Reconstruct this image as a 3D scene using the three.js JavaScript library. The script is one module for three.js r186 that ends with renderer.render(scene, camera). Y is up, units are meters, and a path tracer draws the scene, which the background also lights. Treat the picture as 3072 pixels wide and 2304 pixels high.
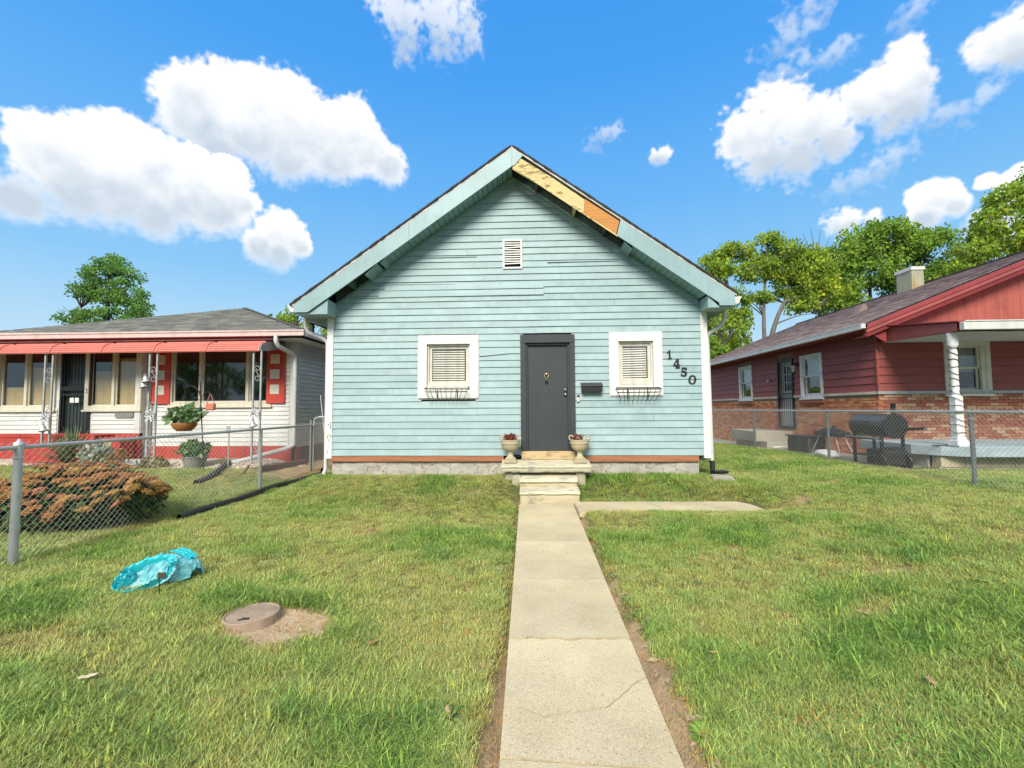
import * as THREE from 'three';
import { mergeGeometries, mergeVertices, toCreasedNormals } from 'three/addons/utils/BufferGeometryUtils.js';
import { ImprovedNoise } from 'three/addons/math/ImprovedNoise.js';
import { RoundedBoxGeometry } from 'three/addons/geometries/RoundedBoxGeometry.js';
import { FontLoader } from 'three/addons/loaders/FontLoader.js';
import { TextGeometry } from 'three/addons/geometries/TextGeometry.js';

const R = Math.PI / 180;
const scene = new THREE.Scene();
// ---------------------------------------------------------------- camera, sky, sun, exposure
const camera = new THREE.PerspectiveCamera(80.95, 1024 / 768, 0.05, 1200);
camera.position.set(0, 1.576, 0);
camera.rotation.order = 'YXZ';
camera.rotation.set(3.18 * R, 2.3 * R, -0.35 * R);
scene.add(camera);
const renderer = new THREE.WebGLRenderer({ antialias: true });
renderer.setSize(1024, 768);
renderer.toneMapping = THREE.LinearToneMapping;
renderer.toneMappingExposure = 2.35;
renderer.shadowMap.enabled = true;
const sun = new THREE.DirectionalLight(new THREE.Color(1, 0.93, 0.8), 2.15);
sun.position.set(-4.5, 19, 15);
sun.target.position.set(0, 1, -8);
sun.castShadow = true; sun.shadow.radius = 46; sun.shadow.mapSize.set(4096, 4096);
Object.assign(sun.shadow.camera, { left: -25, right: 25, top: 25, bottom: -25, near: 1, far: 90 });
scene.add(sun, sun.target);

function rng(seed) { let a = seed >>> 0; return () => { a = (a + 0x6d2b79f5) | 0; let t = Math.imul(a ^ (a >>> 15), 1 | a); t = (t + Math.imul(t ^ (t >>> 7), 61 | t)) ^ t; return ((t ^ (t >>> 14)) >>> 0) / 4294967296; }; }
const perlin = new ImprovedNoise();
const noise = (x, y, z = 0) => perlin.noise(x + 37.3, y + 11.7, z + 5.1);
const fbm = (x, y, z, o) => { let s = 0, a = 1, f = 1, n = 0; for (let i = 0; i < o; i++) { s += a * noise(x * f, y * f, z * f); n += a; a *= 0.52; f *= 2.03; } return s / n; };
const clamp = THREE.MathUtils.clamp, lerp = THREE.MathUtils.lerp, sstep = (a, b, x) => { const t = clamp((x - a) / (b - a), 0, 1); return t * t * (3 - 2 * t); };

function makeSky() {
  const W = 4096, H = 2048, data = new Float32Array(W * H * 4);
  const rnd = rng(71);
  // cumulus clouds: puffs as [azimuth, elevation, radius] in degrees (azimuth 0 is straight ahead)
  const seen = {
    A: [[-51, 18.1, 1.8], [-49, 22.2, 2.7], [-46, 23.8, 2.8], [-44, 24.7, 2.4], [-41, 23.1, 2.8], [-47, 19.6, 3.1], [-44, 20.3, 3.3], [-39, 21.2, 3.4], [-36, 20.6, 3.0], [-50, 17.7, 1.6], [-41, 19.0, 2.3], [-34, 21.8, 1.7], [-37.5, 23.6, 2.7], [-35.5, 24.2, 2.2]],
    B: [[-39, 30.4, 2.1], [-37, 31.7, 2.2], [-38, 28.6, 3.2], [-33, 31.8, 2.6], [-30, 32.0, 3.0], [-33, 28.5, 3.4], [-28, 29.7, 3.9], [-23, 31.0, 3.1], [-21, 29.6, 2.8], [-18, 27.9, 2.0], [-29, 26.8, 2.4], [-24, 27.7, 2.5], [-36, 26.1, 2.4]],
    C: [[-30, 19.7, 2.3], [-32, 17.6, 1.7], [-28, 18.5, 1.3], [-30, 17.1, 1.6]],
    D: [[-17, 42.1, 2.7], [-12, 42.8, 2.9], [-8, 42.1, 1.6], [-16, 40.1, 1.8], [-11, 40.3, 2.3], [-8, 40.0, 1.3], [-16, 38.5, 1.2]],
    E: [[27, 28.5, 3.1], [30, 30.0, 2.3], [32, 28.2, 2.9], [34, 25.9, 2.1], [28, 26.2, 2.5], [31, 25.4, 2.4], [25, 28.2, 1.7]],
    F: [[40, 31.0, 1.4], [39, 28.9, 2.3], [41, 28.6, 1.4], [37, 28.4, 2.2], [40, 26.6, 2.0], [39, 25.9, 1.4]],
    G: [[46, 29.2, 1.6], [47, 29.1, 1.9], [47, 27.7, 1.1]],
    H: [[41, 19.0, 1.2], [42, 18.9, 1.4], [43, 17.8, 1.0], [41, 17.2, 1.3]],
    I: [[34, 18.3, 1.3], [35, 18.3, 1.3], [37, 17.9, 0.8]],
    J: [[16, 28.6, 0.9], [17, 28.7, 0.9]],
    K: [[47.5, 16.8, 2.3], [45.3, 15.6, 1.7], [45, 19.3, 0.7], [47.6, 18.6, 1.4]],
  };
  const wisps = [[31, 35.7, 1.5], [31, 33.1, 1.4], [33, 37.1, 1.7], [35, 33.2, 1.0], [44, 25.4, 1.4], [43, 25.4, 1.2], [30, 33.5, 1.0], [10, 31.5, 1.2], [39, 22.9, 1.3], [36, 22.3, 1.4], [41, 33.9, 1.0]];
  const clouds = [];
  const dirOf = (az, el) => [Math.sin(az * R) * Math.cos(el * R), Math.sin(el * R), -Math.cos(az * R) * Math.cos(el * R)];
  function addCloud(puffs, soft, thin) {
    let c = [0, 0, 0]; const ps = puffs.map(([a, e, r]) => ({ d: dirOf(a, e), r: r * R }));
    ps.forEach((p) => { for (let k = 0; k < 3; k++) c[k] += p.d[k]; });
    const n = Math.hypot(...c); c = c.map((x) => x / n);
    let rad = 0; ps.forEach((p) => { rad = Math.max(rad, Math.acos(Math.min(1, p.d[0] * c[0] + p.d[1] * c[1] + p.d[2] * c[2])) + p.r * 2.0); });
    const els = puffs.map((p) => p[1] - p[2]), top = Math.max(...puffs.map((p) => p[1] + p[2]));
    clouds.push({ c, cos: Math.cos(rad), ps, lo: Math.min(...els) * R, hi: top * R, soft, thin });
  }
  for (const k in seen) addCloud(seen[k], k === 'D' ? 0.95 : k === 'E' || k === 'F' || k === 'G' ? 0.42 : k === 'J' || k === 'I' ? 0.6 : 0.16, k === 'D' ? 0.8 : 1);
  for (const w of wisps) addCloud([[w[0] - w[2], w[1] - w[2] * 0.5, w[2]], w, [w[0] + w[2] * 0.9, w[1] + w[2] * 0.4, w[2] * 0.8]], 1.5, 0.42);
  // the same kind of cumulus over the rest of the sky
  for (let i = 0; i < 150; i++) {
    const el = 14 + 68 * Math.pow(rnd(), 1.1), az = rnd() * 360 - 180;
    if (Math.abs(az) < 78 && el < 60) continue;
    const size = 2.5 + rnd() * 4.0, puffs = [];
    for (let j = 0; j < 7; j++) { const a = (rnd() - 0.5) * 4 * size / Math.max(0.35, Math.cos(el * R)), e = (rnd() - 0.4) * 1.8 * size; puffs.push([az + a, clamp(el + e, 9, 88), size * (0.5 + rnd() * 0.7)]); }
    addCloud(puffs, 0.35 + rnd() * 0.4, 1);
  }
  const grad = [[0, 0.64, 0.83, 0.95], [0.13, 0.5, 0.755, 0.95], [0.26, 0.28, 0.6, 0.95], [0.42, 0.155, 0.48, 0.94], [0.6, 0.075, 0.37, 0.91], [0.75, 0.055, 0.32, 0.87], [1.0, 0.045, 0.28, 0.82]];
  const EXP = 1 / 2.35;
  for (let y = 0; y < H; y++) {
    const el = ((y + 0.5) / H - 0.5) * Math.PI, sy = Math.sin(el), cy = Math.cos(el);
    let b = grad[0];
    if (sy > 0) { let i = 0; while (i < grad.length - 2 && sy > grad[i + 1][0]) i++; const t = clamp((sy - grad[i][0]) / (grad[i + 1][0] - grad[i][0]), 0, 1), u = t; b = [0, 1, 2, 3].map((k) => lerp(grad[i][k], grad[i + 1][k], u)); }
    for (let x = 0; x < W; x++) {
      const o = (y * W + x) * 4, ph = ((x + 0.5) / W - 0.5) * 2 * Math.PI;
      let r = b[1], g = b[2], bl = b[3];
      if (sy > 0.02) {
        const dx = Math.cos(ph) * cy, dz = Math.sin(ph) * cy, dy = sy;
        let near = false;
        for (const c of clouds) if (dx * c.c[0] + dy * c.c[1] + dz * c.c[2] > c.cos) { near = true; break; }
        if (near) {
          const w1 = fbm(dx * 9, dy * 9, dz * 9, 3), w2 = fbm(dx * 9 + 20, dy * 9, dz * 9 + 9, 3), f1 = fbm(dx * 24, dy * 24, dz * 24, 3), f2 = fbm(dx * 85, dy * 85, dz * 85, 5);
          const qx = dx + w1 * 0.012 + f1 * 0.004, qy = dy + w2 * 0.011, qz = dz + w2 * 0.012 - f1 * 0.004;
          const n = 1 / Math.hypot(qx, qy, qz), ex = qx * n, ey = qy * n, ez = qz * n;
          let alpha = 0, shade = 1;
          for (const c of clouds) {
            if (dx * c.c[0] + dy * c.c[1] + dz * c.c[2] <= c.cos) continue;
            let f = -1;
            for (const p of c.ps) {
              const dd = Math.sqrt(Math.max(0, 2 - 2 * (ex * p.d[0] + ey * p.d[1] + ez * p.d[2]))) / (p.r * 1.24);
              const v = 1 - dd; f = f > v ? f + 0.07 * Math.exp((v - f) * 5) : v + 0.07 * Math.exp((f - v) * 5);
            }
            const det = f1 * (0.2 + c.soft * 0.6) + f2 * (0.15 + c.soft * 0.75);
            const h = clamp((el - c.lo) / Math.max(0.02, c.hi - c.lo), 0, 1);
            const edge = lerp(0.65, 0.13, sstep(0.05, 0.6, h)) + c.soft * 0.55;
            const a = sstep(-0.02, edge, f - 0.05 + det) * c.thin;
            if (a > alpha) { alpha = a; const deep = sstep(0.15, 0.75, f + det * 0.6); shade = 1 - deep * 0.26 * sstep(0.85, 0.2, h + f1 * 0.3); }
          }
          if (alpha > 0) { const sh = shade; r = lerp(r, 1.1 * sh * sh, alpha); g = lerp(g, 1.1 * sh * Math.sqrt(sh), alpha); bl = lerp(bl, 1.1 * sh, alpha); }
        }
      }
      data[o] = r * EXP; data[o + 1] = g * EXP; data[o + 2] = bl * EXP; data[o + 3] = 1;
    }
  }
  const t = new THREE.DataTexture(data, W, H, THREE.RGBAFormat, THREE.FloatType);
  t.mapping = THREE.EquirectangularReflectionMapping; t.magFilter = THREE.LinearFilter; t.minFilter = THREE.LinearFilter; t.needsUpdate = true;
  return t;
}
const skyTexture = makeSky();
scene.background = skyTexture; scene.environment = skyTexture;

// ---------------------------------------------------------------- helpers: names, groups, geometry
const used = {};
const numbered = (n) => { const k = (used[n] = (used[n] ?? -1) + 1); return k ? n + '_' + String(k).padStart(3, '0') : n; };
function tag(o, label, category, group, kind) {
  if (label) o.userData.label = label;
  if (category) o.userData.category = category;
  if (group) o.userData.group = group;
  if (kind) o.userData.kind = kind;
  return o;
}
// a thing: a Group at its base; parts are given in world coordinates and shifted by part()
function thing(name, label, category, base = [0, 0, 0], group) {
  const g = new THREE.Group(); g.name = numbered(name); g.position.set(...base); scene.add(g);
  return tag(g, label, category, group);
}
function mesh(name, geo, mat, parent, label) {
  const m = new THREE.Mesh(Array.isArray(geo) ? join(geo) : geo, mat);
  m.castShadow = m.receiveShadow = true;
  if (!parent) { m.name = numbered(name); scene.add(m); } else { m.name = name; parent.add(m); if (parent.isGroup && parent.parent === scene) m.position.copy(parent.position).negate(); }
  if (label) m.userData.label = label;
  return m;
}
function single(name, geo, mat, label, category, group) { return tag(mesh(name, geo, mat), label, category, group); }
function join(gs) {
  const hasColor = gs.some((g) => g.attributes.color);
  return gs.length === 1 ? gs[0] : mergeGeometries(gs.map((g) => {
    let q = g.index ? g.toNonIndexed() : g;
    const c = new THREE.BufferGeometry();
    for (const k of ['position', 'normal', 'uv']) c.setAttribute(k, q.attributes[k]);
    if (hasColor) c.setAttribute('color', q.attributes.color ?? new THREE.BufferAttribute(new Float32Array(q.attributes.position.count * 3).fill(1), 3));
    return c;
  }));
}
// uv in metres by the dominant axis of each face (non-indexed geometry)
function metric(geo, swap) {
  const g = geo.index ? geo.toNonIndexed() : geo; if (!g.attributes.normal) g.computeVertexNormals();
  const p = g.attributes.position, uv = new Float32Array(p.count * 2), a = new THREE.Vector3(), b = new THREE.Vector3(), c = new THREE.Vector3();
  for (let i = 0; i < p.count; i += 3) {
    a.fromBufferAttribute(p, i); b.fromBufferAttribute(p, i + 1); c.fromBufferAttribute(p, i + 2);
    const n = b.clone().sub(a).cross(c.clone().sub(a)), x = Math.abs(n.x), y = Math.abs(n.y), z = Math.abs(n.z);
    for (let k = 0; k < 3; k++) {
      const q = [a, b, c][k]; let u, v;
      if (x >= y && x >= z) { u = q.z; v = q.y; } else if (y >= z) { u = q.x; v = q.z; } else { u = q.x; v = q.y; }
      uv[(i + k) * 2] = swap ? v : u; uv[(i + k) * 2 + 1] = swap ? u : v;
    }
  }
  g.setAttribute('uv', new THREE.BufferAttribute(uv, 2)); return g;
}
function box(w, h, d, x = 0, y = 0, z = 0) { const g = metric(new THREE.BoxGeometry(w, h, d)); return g.translate(x, y, z); }
const span = (x0, x1, y0, y1, z0, z1) => box(Math.abs(x1 - x0), Math.abs(y1 - y0), Math.abs(z1 - z0), (x0 + x1) / 2, (y0 + y1) / 2, (z0 + z1) / 2);
function rbox(w, h, d, r, x = 0, y = 0, z = 0) { return metric(new RoundedBoxGeometry(w, h, d, 2, r)).translate(x, y, z); }
const V = (x, y, z) => new THREE.Vector3(x, y, z);
function rod(a, b, r, r2 = r, seg = 8) {
  const A = V(...a), B = V(...b), d = B.clone().sub(A), g = new THREE.CylinderGeometry(r2, r, d.length(), seg, 1);
  g.applyQuaternion(new THREE.Quaternion().setFromUnitVectors(V(0, 1, 0), d.clone().normalize())).translate((A.x + B.x) / 2, (A.y + B.y) / 2, (A.z + B.z) / 2);
  return metric(g);
}
function tube(pts, r, seg = 40, rad = 7, tension = 0.5) { const c = new THREE.CatmullRomCurve3(pts.map((p) => V(...p)), false, 'catmullrom', tension); return metric(new THREE.TubeGeometry(c, seg, r, rad, false)); }
function poly(points, depth, bevel = 0) { // polygon in x,y extruded along +z from 0
  const s = new THREE.Shape(points.map((p) => new THREE.Vector2(p[0], p[1])));
  return metric(new THREE.ExtrudeGeometry(s, { depth, bevelEnabled: bevel > 0, bevelSize: bevel, bevelThickness: bevel, bevelOffset: -bevel, bevelSegments: 2, curveSegments: 10 }));
}
function lathe(pts, seg = 28) { return metric(new THREE.LatheGeometry(pts.map((p) => new THREE.Vector2(p[0], p[1])), seg)); }
function tris(pos, idx, smooth) {
  const g = new THREE.BufferGeometry(); g.setAttribute('position', new THREE.BufferAttribute(new Float32Array(pos), 3)); g.setIndex(idx);
  if (smooth) { g.computeVertexNormals(); return metric2(g); } const q = g.toNonIndexed(); q.computeVertexNormals(); return metric(q);
}
function metric2(g) { const q = g.toNonIndexed(); return metric(q); }
const basis = (o, u, n) => { const U = V(...u), N = V(...n), m = new THREE.Matrix4().makeBasis(U, V(0, 1, 0), N); m.setPosition(...o); return m; };
function color(geo, c) { const n = geo.attributes.position.count, a = new Float32Array(n * 3); for (let i = 0; i < n; i++) a.set(c, i * 3); geo.setAttribute('color', new THREE.BufferAttribute(a, 3)); return geo; }

// ---------------------------------------------------------------- procedural textures (linear multipliers, tileable)
const lattice = new Float32Array(65536); { const r = rng(5); for (let i = 0; i < 65536; i++) lattice[i] = r(); }
const cell = (x, y, s) => lattice[((x * 73 + y * 3571 + s * 977) & 65535)];
function vnoise(u, v, px, py, s) { const x = u * px, y = v * py, xi = Math.floor(x), yi = Math.floor(y), fx = x - xi, fy = y - yi, a = fx * fx * (3 - 2 * fx), b = fy * fy * (3 - 2 * fy), m = (k, p) => ((k % p) + p) % p; const x0 = m(xi, px), x1 = m(xi + 1, px), y0 = m(yi, py), y1 = m(yi + 1, py); return lerp(lerp(cell(x0, y0, s), cell(x1, y0, s), a), lerp(cell(x0, y1, s), cell(x1, y1, s), a), b); }
function vf(u, v, px, py, o, s) { let t = 0, a = 1, n = 0; for (let i = 0; i < o; i++) { t += a * vnoise(u, v, px << i, py << i, s + i); n += a; a *= 0.55; } return t / n; }
function tex(size, metres, fn) {
  const d = new Uint8Array(size * size * 4);
  for (let y = 0; y < size; y++) for (let x = 0; x < size; x++) { const c = fn((x + 0.5) / size, (y + 0.5) / size), o = (y * size + x) * 4, q = typeof c === 'number' ? [c, c, c] : c; for (let k = 0; k < 3; k++) d[o + k] = clamp(q[k], 0, 1) * 255; d[o + 3] = 255; }
  const t = new THREE.DataTexture(d, size, size); t.wrapS = t.wrapT = THREE.RepeatWrapping; t.magFilter = THREE.LinearFilter; t.minFilter = THREE.LinearMipmapLinearFilter; t.repeat.set(1 / metres, 1 / metres); t.needsUpdate = true; return t;
}
const T = {
  paint: tex(512, 1.7, (u, v) => 0.9 + 0.32 * (vf(u, v, 4, 4, 6, 1) - 0.5) + 0.12 * (vf(u, v, 30, 2, 4, 9) - 0.5) - 0.5 * Math.max(0, vf(u, v, 9, 9, 5, 21) - 0.62) - (vf(u, v, 60, 60, 1, 25) > 0.96 ? 0.1 : 0)),
  mottle: tex(512, 1.3, (u, v) => 0.84 + 0.5 * (vf(u, v, 5, 5, 6, 3) - 0.5)),
  concrete: tex(1024, 1.9, (u, v) => { const s = vf(u, v, 400, 400, 1, 14), b = vf(u, v, 4, 4, 6, 8); const sp = s > 0.82 ? 0.08 : s < 0.13 ? -0.22 : 0; const st = vf(u, v, 3, 3, 4, 48); const k = 0.84 + 0.36 * (b - 0.5) + 0.22 * (s - 0.5) + sp - 0.22 * Math.max(0, st - 0.58); return [k, k * (0.985 + 0.03 * (b - 0.5)), k * (0.95 + 0.1 * (vf(u, v, 7, 7, 3, 30) - 0.5))]; }),
  oldconc: tex(1024, 1.5, (u, v) => { const b = vf(u, v, 5, 5, 6, 18), c = vf(u, v, 11, 26, 5, 40), s = vf(u, v, 190, 190, 2, 44); let k = 0.9 + 0.25 * (b - 0.5) + 0.12 * (s - 0.5); const d = sstep(0.45, 0.85, c + 0.25 * (s - 0.5)); k *= 1 - 0.42 * d; return [k, k * (0.985 + 0.02 * d), k * (0.9 + 0.11 * d + 0.1 * (b - 0.5))]; }),
  parge: tex(1024, 2.1, (u, v) => { const b = vf(u, v, 6, 8, 6, 52), c = vf(u, v, 16, 12, 5, 60), w = Math.abs(vf(u, v, 8, 10, 4, 66) - 0.5); let k = 0.82 + 0.5 * (b - 0.5) + 0.25 * (c - 0.5); const crack = 1 - sstep(0, 0.018, w); k *= 1 - 0.35 * crack; const br = sstep(0.6, 0.75, c); return [k * (1 - 0.25 * br), k * (0.98 - 0.3 * br), k * (0.95 - 0.36 * br)]; }),
  wood: tex(512, 0.9, (u, v) => { const w = vf(u, v, 2, 2, 3, 33), g = vf(u, v + 0.05 * w, 3, 60, 4, 70), l = Math.pow(Math.sin((v * 14 + w * 2.4) * Math.PI), 2); return 0.72 + 0.4 * (g - 0.3) + 0.04 * l - 0.2 * Math.max(0, 0.42 - g) * 2; }),
  peel: tex(512, 0.8, (u, v) => { const g = vf(u, v, 3, 46, 4, 74), c = vf(u, v, 7, 16, 5, 81), q = vf(u, v, 22, 40, 3, 88); if (c > 0.63 || q > 0.78) return [0.5 * (0.7 + 0.4 * g), 0.36 * (0.7 + 0.4 * g), 0.17 * (0.7 + 0.4 * g)]; const k = 0.86 + 0.28 * (g - 0.5); return [k, k * 0.83, k * 0.46]; }),
  soil: tex(1024, 1.6, (u, v) => { const s = vf(u, v, 160, 160, 3, 91), b = vf(u, v, 6, 6, 6, 95); return 0.72 + 0.6 * (s - 0.5) + 0.45 * (b - 0.5); }),
  streak: tex(512, 1.6, (u, v) => { const g = vf(u, v, 40, 2, 4, 101), b = vf(u, v, 5, 5, 5, 105); return 0.8 + 0.35 * (g - 0.5) + 0.22 * (b - 0.5) - 0.7 * Math.max(0, vf(u, v, 14, 4, 4, 109) - 0.66); }),
  metal: tex(256, 0.6, (u, v) => 0.82 + 0.35 * (vf(u, v, 8, 8, 5, 113) - 0.5)),
  grit: tex(512, 0.5, (u, v) => 0.82 + 0.6 * (vf(u, v, 90, 90, 3, 117) - 0.5)),
  bark: tex(256, 0.8, (u, v) => 0.62 + 0.8 * (vf(u, v, 20, 3, 4, 121) - 0.45)),
  sedum: tex(256, 0.16, (u, v) => { const g = vf(u, v, 26, 26, 2, 131), b = vf(u, v, 4, 4, 3, 135); return [0.8 + 0.75 * (g - 0.5) + 0.2 * (b - 0.5), 0.55 + 0.8 * (g - 0.5), 0.5 + 0.8 * (g - 0.5)]; }),
};
const at = (t, mx, my = mx) => { const c = t.clone(); c.repeat.set(1 / mx, 1 / my); c.needsUpdate = true; return c; };
function M(r, g, b, rough = 0.8, map, extra = {}) {
  const { bump, bumpMap, ...rest } = extra;
  const m = new THREE.MeshPhysicalMaterial({ color: new THREE.Color().setRGB(r, g, b), roughness: rough, ...rest });
  if (map) m.map = map;
  if (bump) { m.bumpMap = bumpMap ?? map; m.bumpScale = bump; }
  return m;
}
const mat = {
  teal: M(0.325, 0.455, 0.478, 0.55, T.paint, { bump: 0.002 }), tealB: M(0.345, 0.47, 0.49, 0.55, T.paint, { bump: 0.002 }), tealC: M(0.308, 0.437, 0.455, 0.55, T.paint, { bump: 0.002 }),
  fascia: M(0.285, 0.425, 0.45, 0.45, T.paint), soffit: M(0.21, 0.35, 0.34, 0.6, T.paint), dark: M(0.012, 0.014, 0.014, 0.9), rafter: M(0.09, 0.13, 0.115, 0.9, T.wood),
  white: M(0.82, 0.81, 0.78, 0.5, T.paint), oldwhite: M(0.74, 0.71, 0.63, 0.75, T.streak, { bump: 0.003 }), blind: M(0.86, 0.82, 0.74, 0.6, T.streak), cream: M(0.68, 0.64, 0.52, 0.6, T.paint),
  charcoal: M(0.036, 0.045, 0.051, 0.6, T.paint), black: M(0.011, 0.012, 0.013, 0.45), iron: M(0.02, 0.02, 0.022, 0.5, T.metal), brass: M(0.4, 0.32, 0.18, 0.4, null, { metalness: 1 }),
  peel: M(0.72, 0.7, 0.62, 0.85, T.peel, { bump: 0.006 }), plywood: M(0.62, 0.27, 0.075, 0.8, T.wood, { bump: 0.003 }), beam: M(0.42, 0.17, 0.085, 0.85, at(T.wood, 1.3), { bump: 0.004 }),
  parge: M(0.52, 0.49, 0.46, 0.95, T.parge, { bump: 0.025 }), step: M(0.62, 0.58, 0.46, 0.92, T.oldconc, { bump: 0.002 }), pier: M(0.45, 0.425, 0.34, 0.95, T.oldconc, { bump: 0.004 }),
  walk: M(0.6, 0.525, 0.355, 0.92, T.concrete, { bump: 0.003 }), walkB: M(0.615, 0.535, 0.365, 0.92, at(T.concrete, 2.3), { bump: 0.003 }), grayconc: M(0.4, 0.385, 0.33, 0.95, T.concrete, { bump: 0.004 }),
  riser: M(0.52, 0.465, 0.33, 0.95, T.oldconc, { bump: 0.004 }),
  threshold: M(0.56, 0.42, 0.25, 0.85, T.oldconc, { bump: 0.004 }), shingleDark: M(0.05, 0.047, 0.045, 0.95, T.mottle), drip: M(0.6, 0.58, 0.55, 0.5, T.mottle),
  urn: M(0.52, 0.44, 0.29, 0.85, T.mottle, { bump: 0.004 }), galv: M(0.56, 0.57, 0.57, 0.5, T.metal, { metalness: 0.45 }), galvWire: M(0.55, 0.55, 0.53, 0.5, null, { metalness: 0.3 }), galvDark: M(0.27, 0.3, 0.31, 0.5, T.metal, { metalness: 0.4 }),
  red: M(0.56, 0.06, 0.035, 0.6, T.paint), redBase: M(0.5, 0.055, 0.04, 0.75, T.streak, { bump: 0.003 }), awning: M(0.72, 0.21, 0.165, 0.5, T.paint), pinkwhite: M(0.68, 0.52, 0.49, 0.5, T.paint), maroon: M(0.12, 0.02, 0.03, 0.8),
  sideWhite: M(0.64, 0.655, 0.63, 0.55, T.paint), vinylWhite: M(0.66, 0.66, 0.64, 0.55, T.paint), gray: M(0.42, 0.43, 0.43, 0.5, T.metal), plaque: M(0.25, 0.25, 0.23, 0.7, T.mottle),
  barn: M(0.34, 0.085, 0.076, 0.6, T.paint), barnB: M(0.325, 0.08, 0.071, 0.6, T.paint), gable: M(0.45, 0.115, 0.085, 0.7, T.streak), rake: M(0.3, 0.045, 0.05, 0.6, T.paint), ledge: M(0.66, 0.58, 0.47, 0.8, T.mottle),
  porchBlue: M(0.36, 0.45, 0.49, 0.7, T.mottle), porchCeil: M(0.62, 0.62, 0.55, 0.7, T.paint), creamBlock: M(0.58, 0.5, 0.33, 0.9, T.streak, { bump: 0.004 }), mortar: M(0.45, 0.33, 0.25, 0.95, T.grit),
  pane: M(0.97, 0.975, 0.97, 0.03, null, { transmission: 1, thickness: 0 }), darkPane: M(0.012, 0.016, 0.018, 0.04, null, {}), inner: M(0.05, 0.045, 0.035, 0.95), curtain: M(0.5, 0.37, 0.15, 0.95, T.streak), palecurtain: M(0.36, 0.42, 0.4, 0.9, T.streak),
  corrugated: M(0.02, 0.021, 0.022, 0.55, T.mottle), manhole: M(0.52, 0.38, 0.28, 0.9, at(T.soil, 0.5), { bump: 0.006, metalness: 0.1 }), terracotta: M(0.5, 0.2, 0.06, 0.8, T.mottle), edging: M(0.16, 0.065, 0.035, 0.85, T.mottle),
  pebble: M(0.68, 0.62, 0.56, 0.85, T.mottle), bark: M(0.13, 0.105, 0.08, 0.95, T.bark, { bump: 0.02 }), barkGray: M(0.2, 0.185, 0.16, 0.95, T.bark, { bump: 0.02 }),
};
// ---------------------------------------------------------------- ground
const ZF = -8.47;                                       // face of the blue house
const pathY = (z) => 0.0387 * (clamp(-z, -4, 7.59) - 7.59);
function groundY(x, z) {
  const yp = pathY(z), yl = 0.1, yr = lerp(0.4, 0.25, sstep(-11, -20, z));
  let y;
  if (x < 0.27) y = lerp(yp, yl, sstep(-0.25, -4.6, x)); else y = lerp(yp, yr, sstep(0.8, 6.4, x));
  const hx = sstep(-4.6, -3.9, x) * sstep(4.4, 3.3, x);
  const onWalk = sstep(-0.75, -0.25, x) * sstep(1.3, 0.8, x) * sstep(-8.0, -7.6, z);
  const bank = x < 0.27 ? sstep(-6.7, -8.3, z) : sstep(-7.62, -8.3, z);
  y = lerp(y, 0.335, bank * hx * (1 - onWalk));
  const sp = sstep(0.3, 0.72, x) * sstep(4.1, 3.4, x) * sstep(-7.9, -7.62, z) * sstep(-6.3, -6.85, z);
  y = lerp(y, 0.028, sp);
  if (x < -4.8) y = lerp(y, 0.13 + 0.2 * sstep(-6.5, -9.4, z) + 0.09 * sstep(-9.4, -10.2, z) * sstep(-5.6, -6.6, x) - 0.05 * sstep(-10.3, -11, z), sstep(-4.8, -6.0, x));
  if (z < -9 && x < -3.9 && x > -6) y = lerp(y, 0.22, sstep(-9, -10, z) * 0.7);
  const walkGap = sstep(-0.32, -0.2, x) * sstep(0.86, 0.74, x) * sstep(-7.8, -7.6, z);
  y += 0.02 * fbm(x * 1.3, 0.5, z * 1.3, 3) * (1 - walkGap) - 0.1 * walkGap;
  y += -0.018 * sstep(-0.5, -0.2, x) * sstep(0.95, 0.7, x);
  const far = Math.max(sstep(16, 40, Math.abs(x)), sstep(-24, -40, z), sstep(4, 20, z));
  return lerp(y, 0.2, far);
}
const spots = [[-2.0, -3.36, 0.62, 0.42], [-2.1, -5.8, 0.45, 0.3], [4.9, -4.7, 0.5, 0.35], [4.8, -7.7, 0.7, 0.3], [1.5, -2.62, 0.3, 0.2], [2.66, -3.75, 0.35, 0.22], [2.3, -3.3, 0.25, 0.16], [-3.3, -3.0, 0.5, 0.3], [3.3, -4.3, 0.4, 0.2], [4.3, -3.6, 0.5, 0.22], [-1.1, -4.1, 0.22, 0.12], [1.9, -5.0, 0.35, 0.2], [3.9, -5.6, 0.5, 0.22], [-4.9, -5.4, 0.45, 1.2], [-4.9, -7.4, 0.3, 0.9], [3.9, -6.9, 0.55, 0.3]];
const lushSpots = [[2.1, -2.15, 1.1, 0.7], [-2.1, -2.3, 0.9, 0.6], [-1.55, -3.6, 0.42, 0.5], [3.4, -3.1, 0.5, 0.4], [-4.5, -4.5, 0.5, 0.5], [2.7, -5.4, 0.6, 0.3], [5.2, -7.4, 1.0, 0.5], [4.6, -10.5, 1.0, 1.2], [-0.7, -2.7, 0.2, 0.25], [-3.0, -5.0, 0.8, 0.4], [1.5, -4.3, 0.5, 0.4], [5.6, -5.3, 0.7, 0.5]];
const inSpot = (list, x, z) => { let m = 0; for (const [a, b, rx, rz] of list) m = Math.max(m, 1 - Math.hypot((x - a) / rx, (z - b) / rz)); return m; };
const bedX = [-13.9, -5.55], bedFront = (x) => -9.35 + 0.12 * Math.sin(x * 1.1) - 0.35 * sstep(-8, -12, x) - 1.3 * sstep(-6.2, -5.6, x);
const inBed = (x, z) => x > bedX[0] && x < bedX[1] && z < bedFront(x) && z > -11.1;
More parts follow.
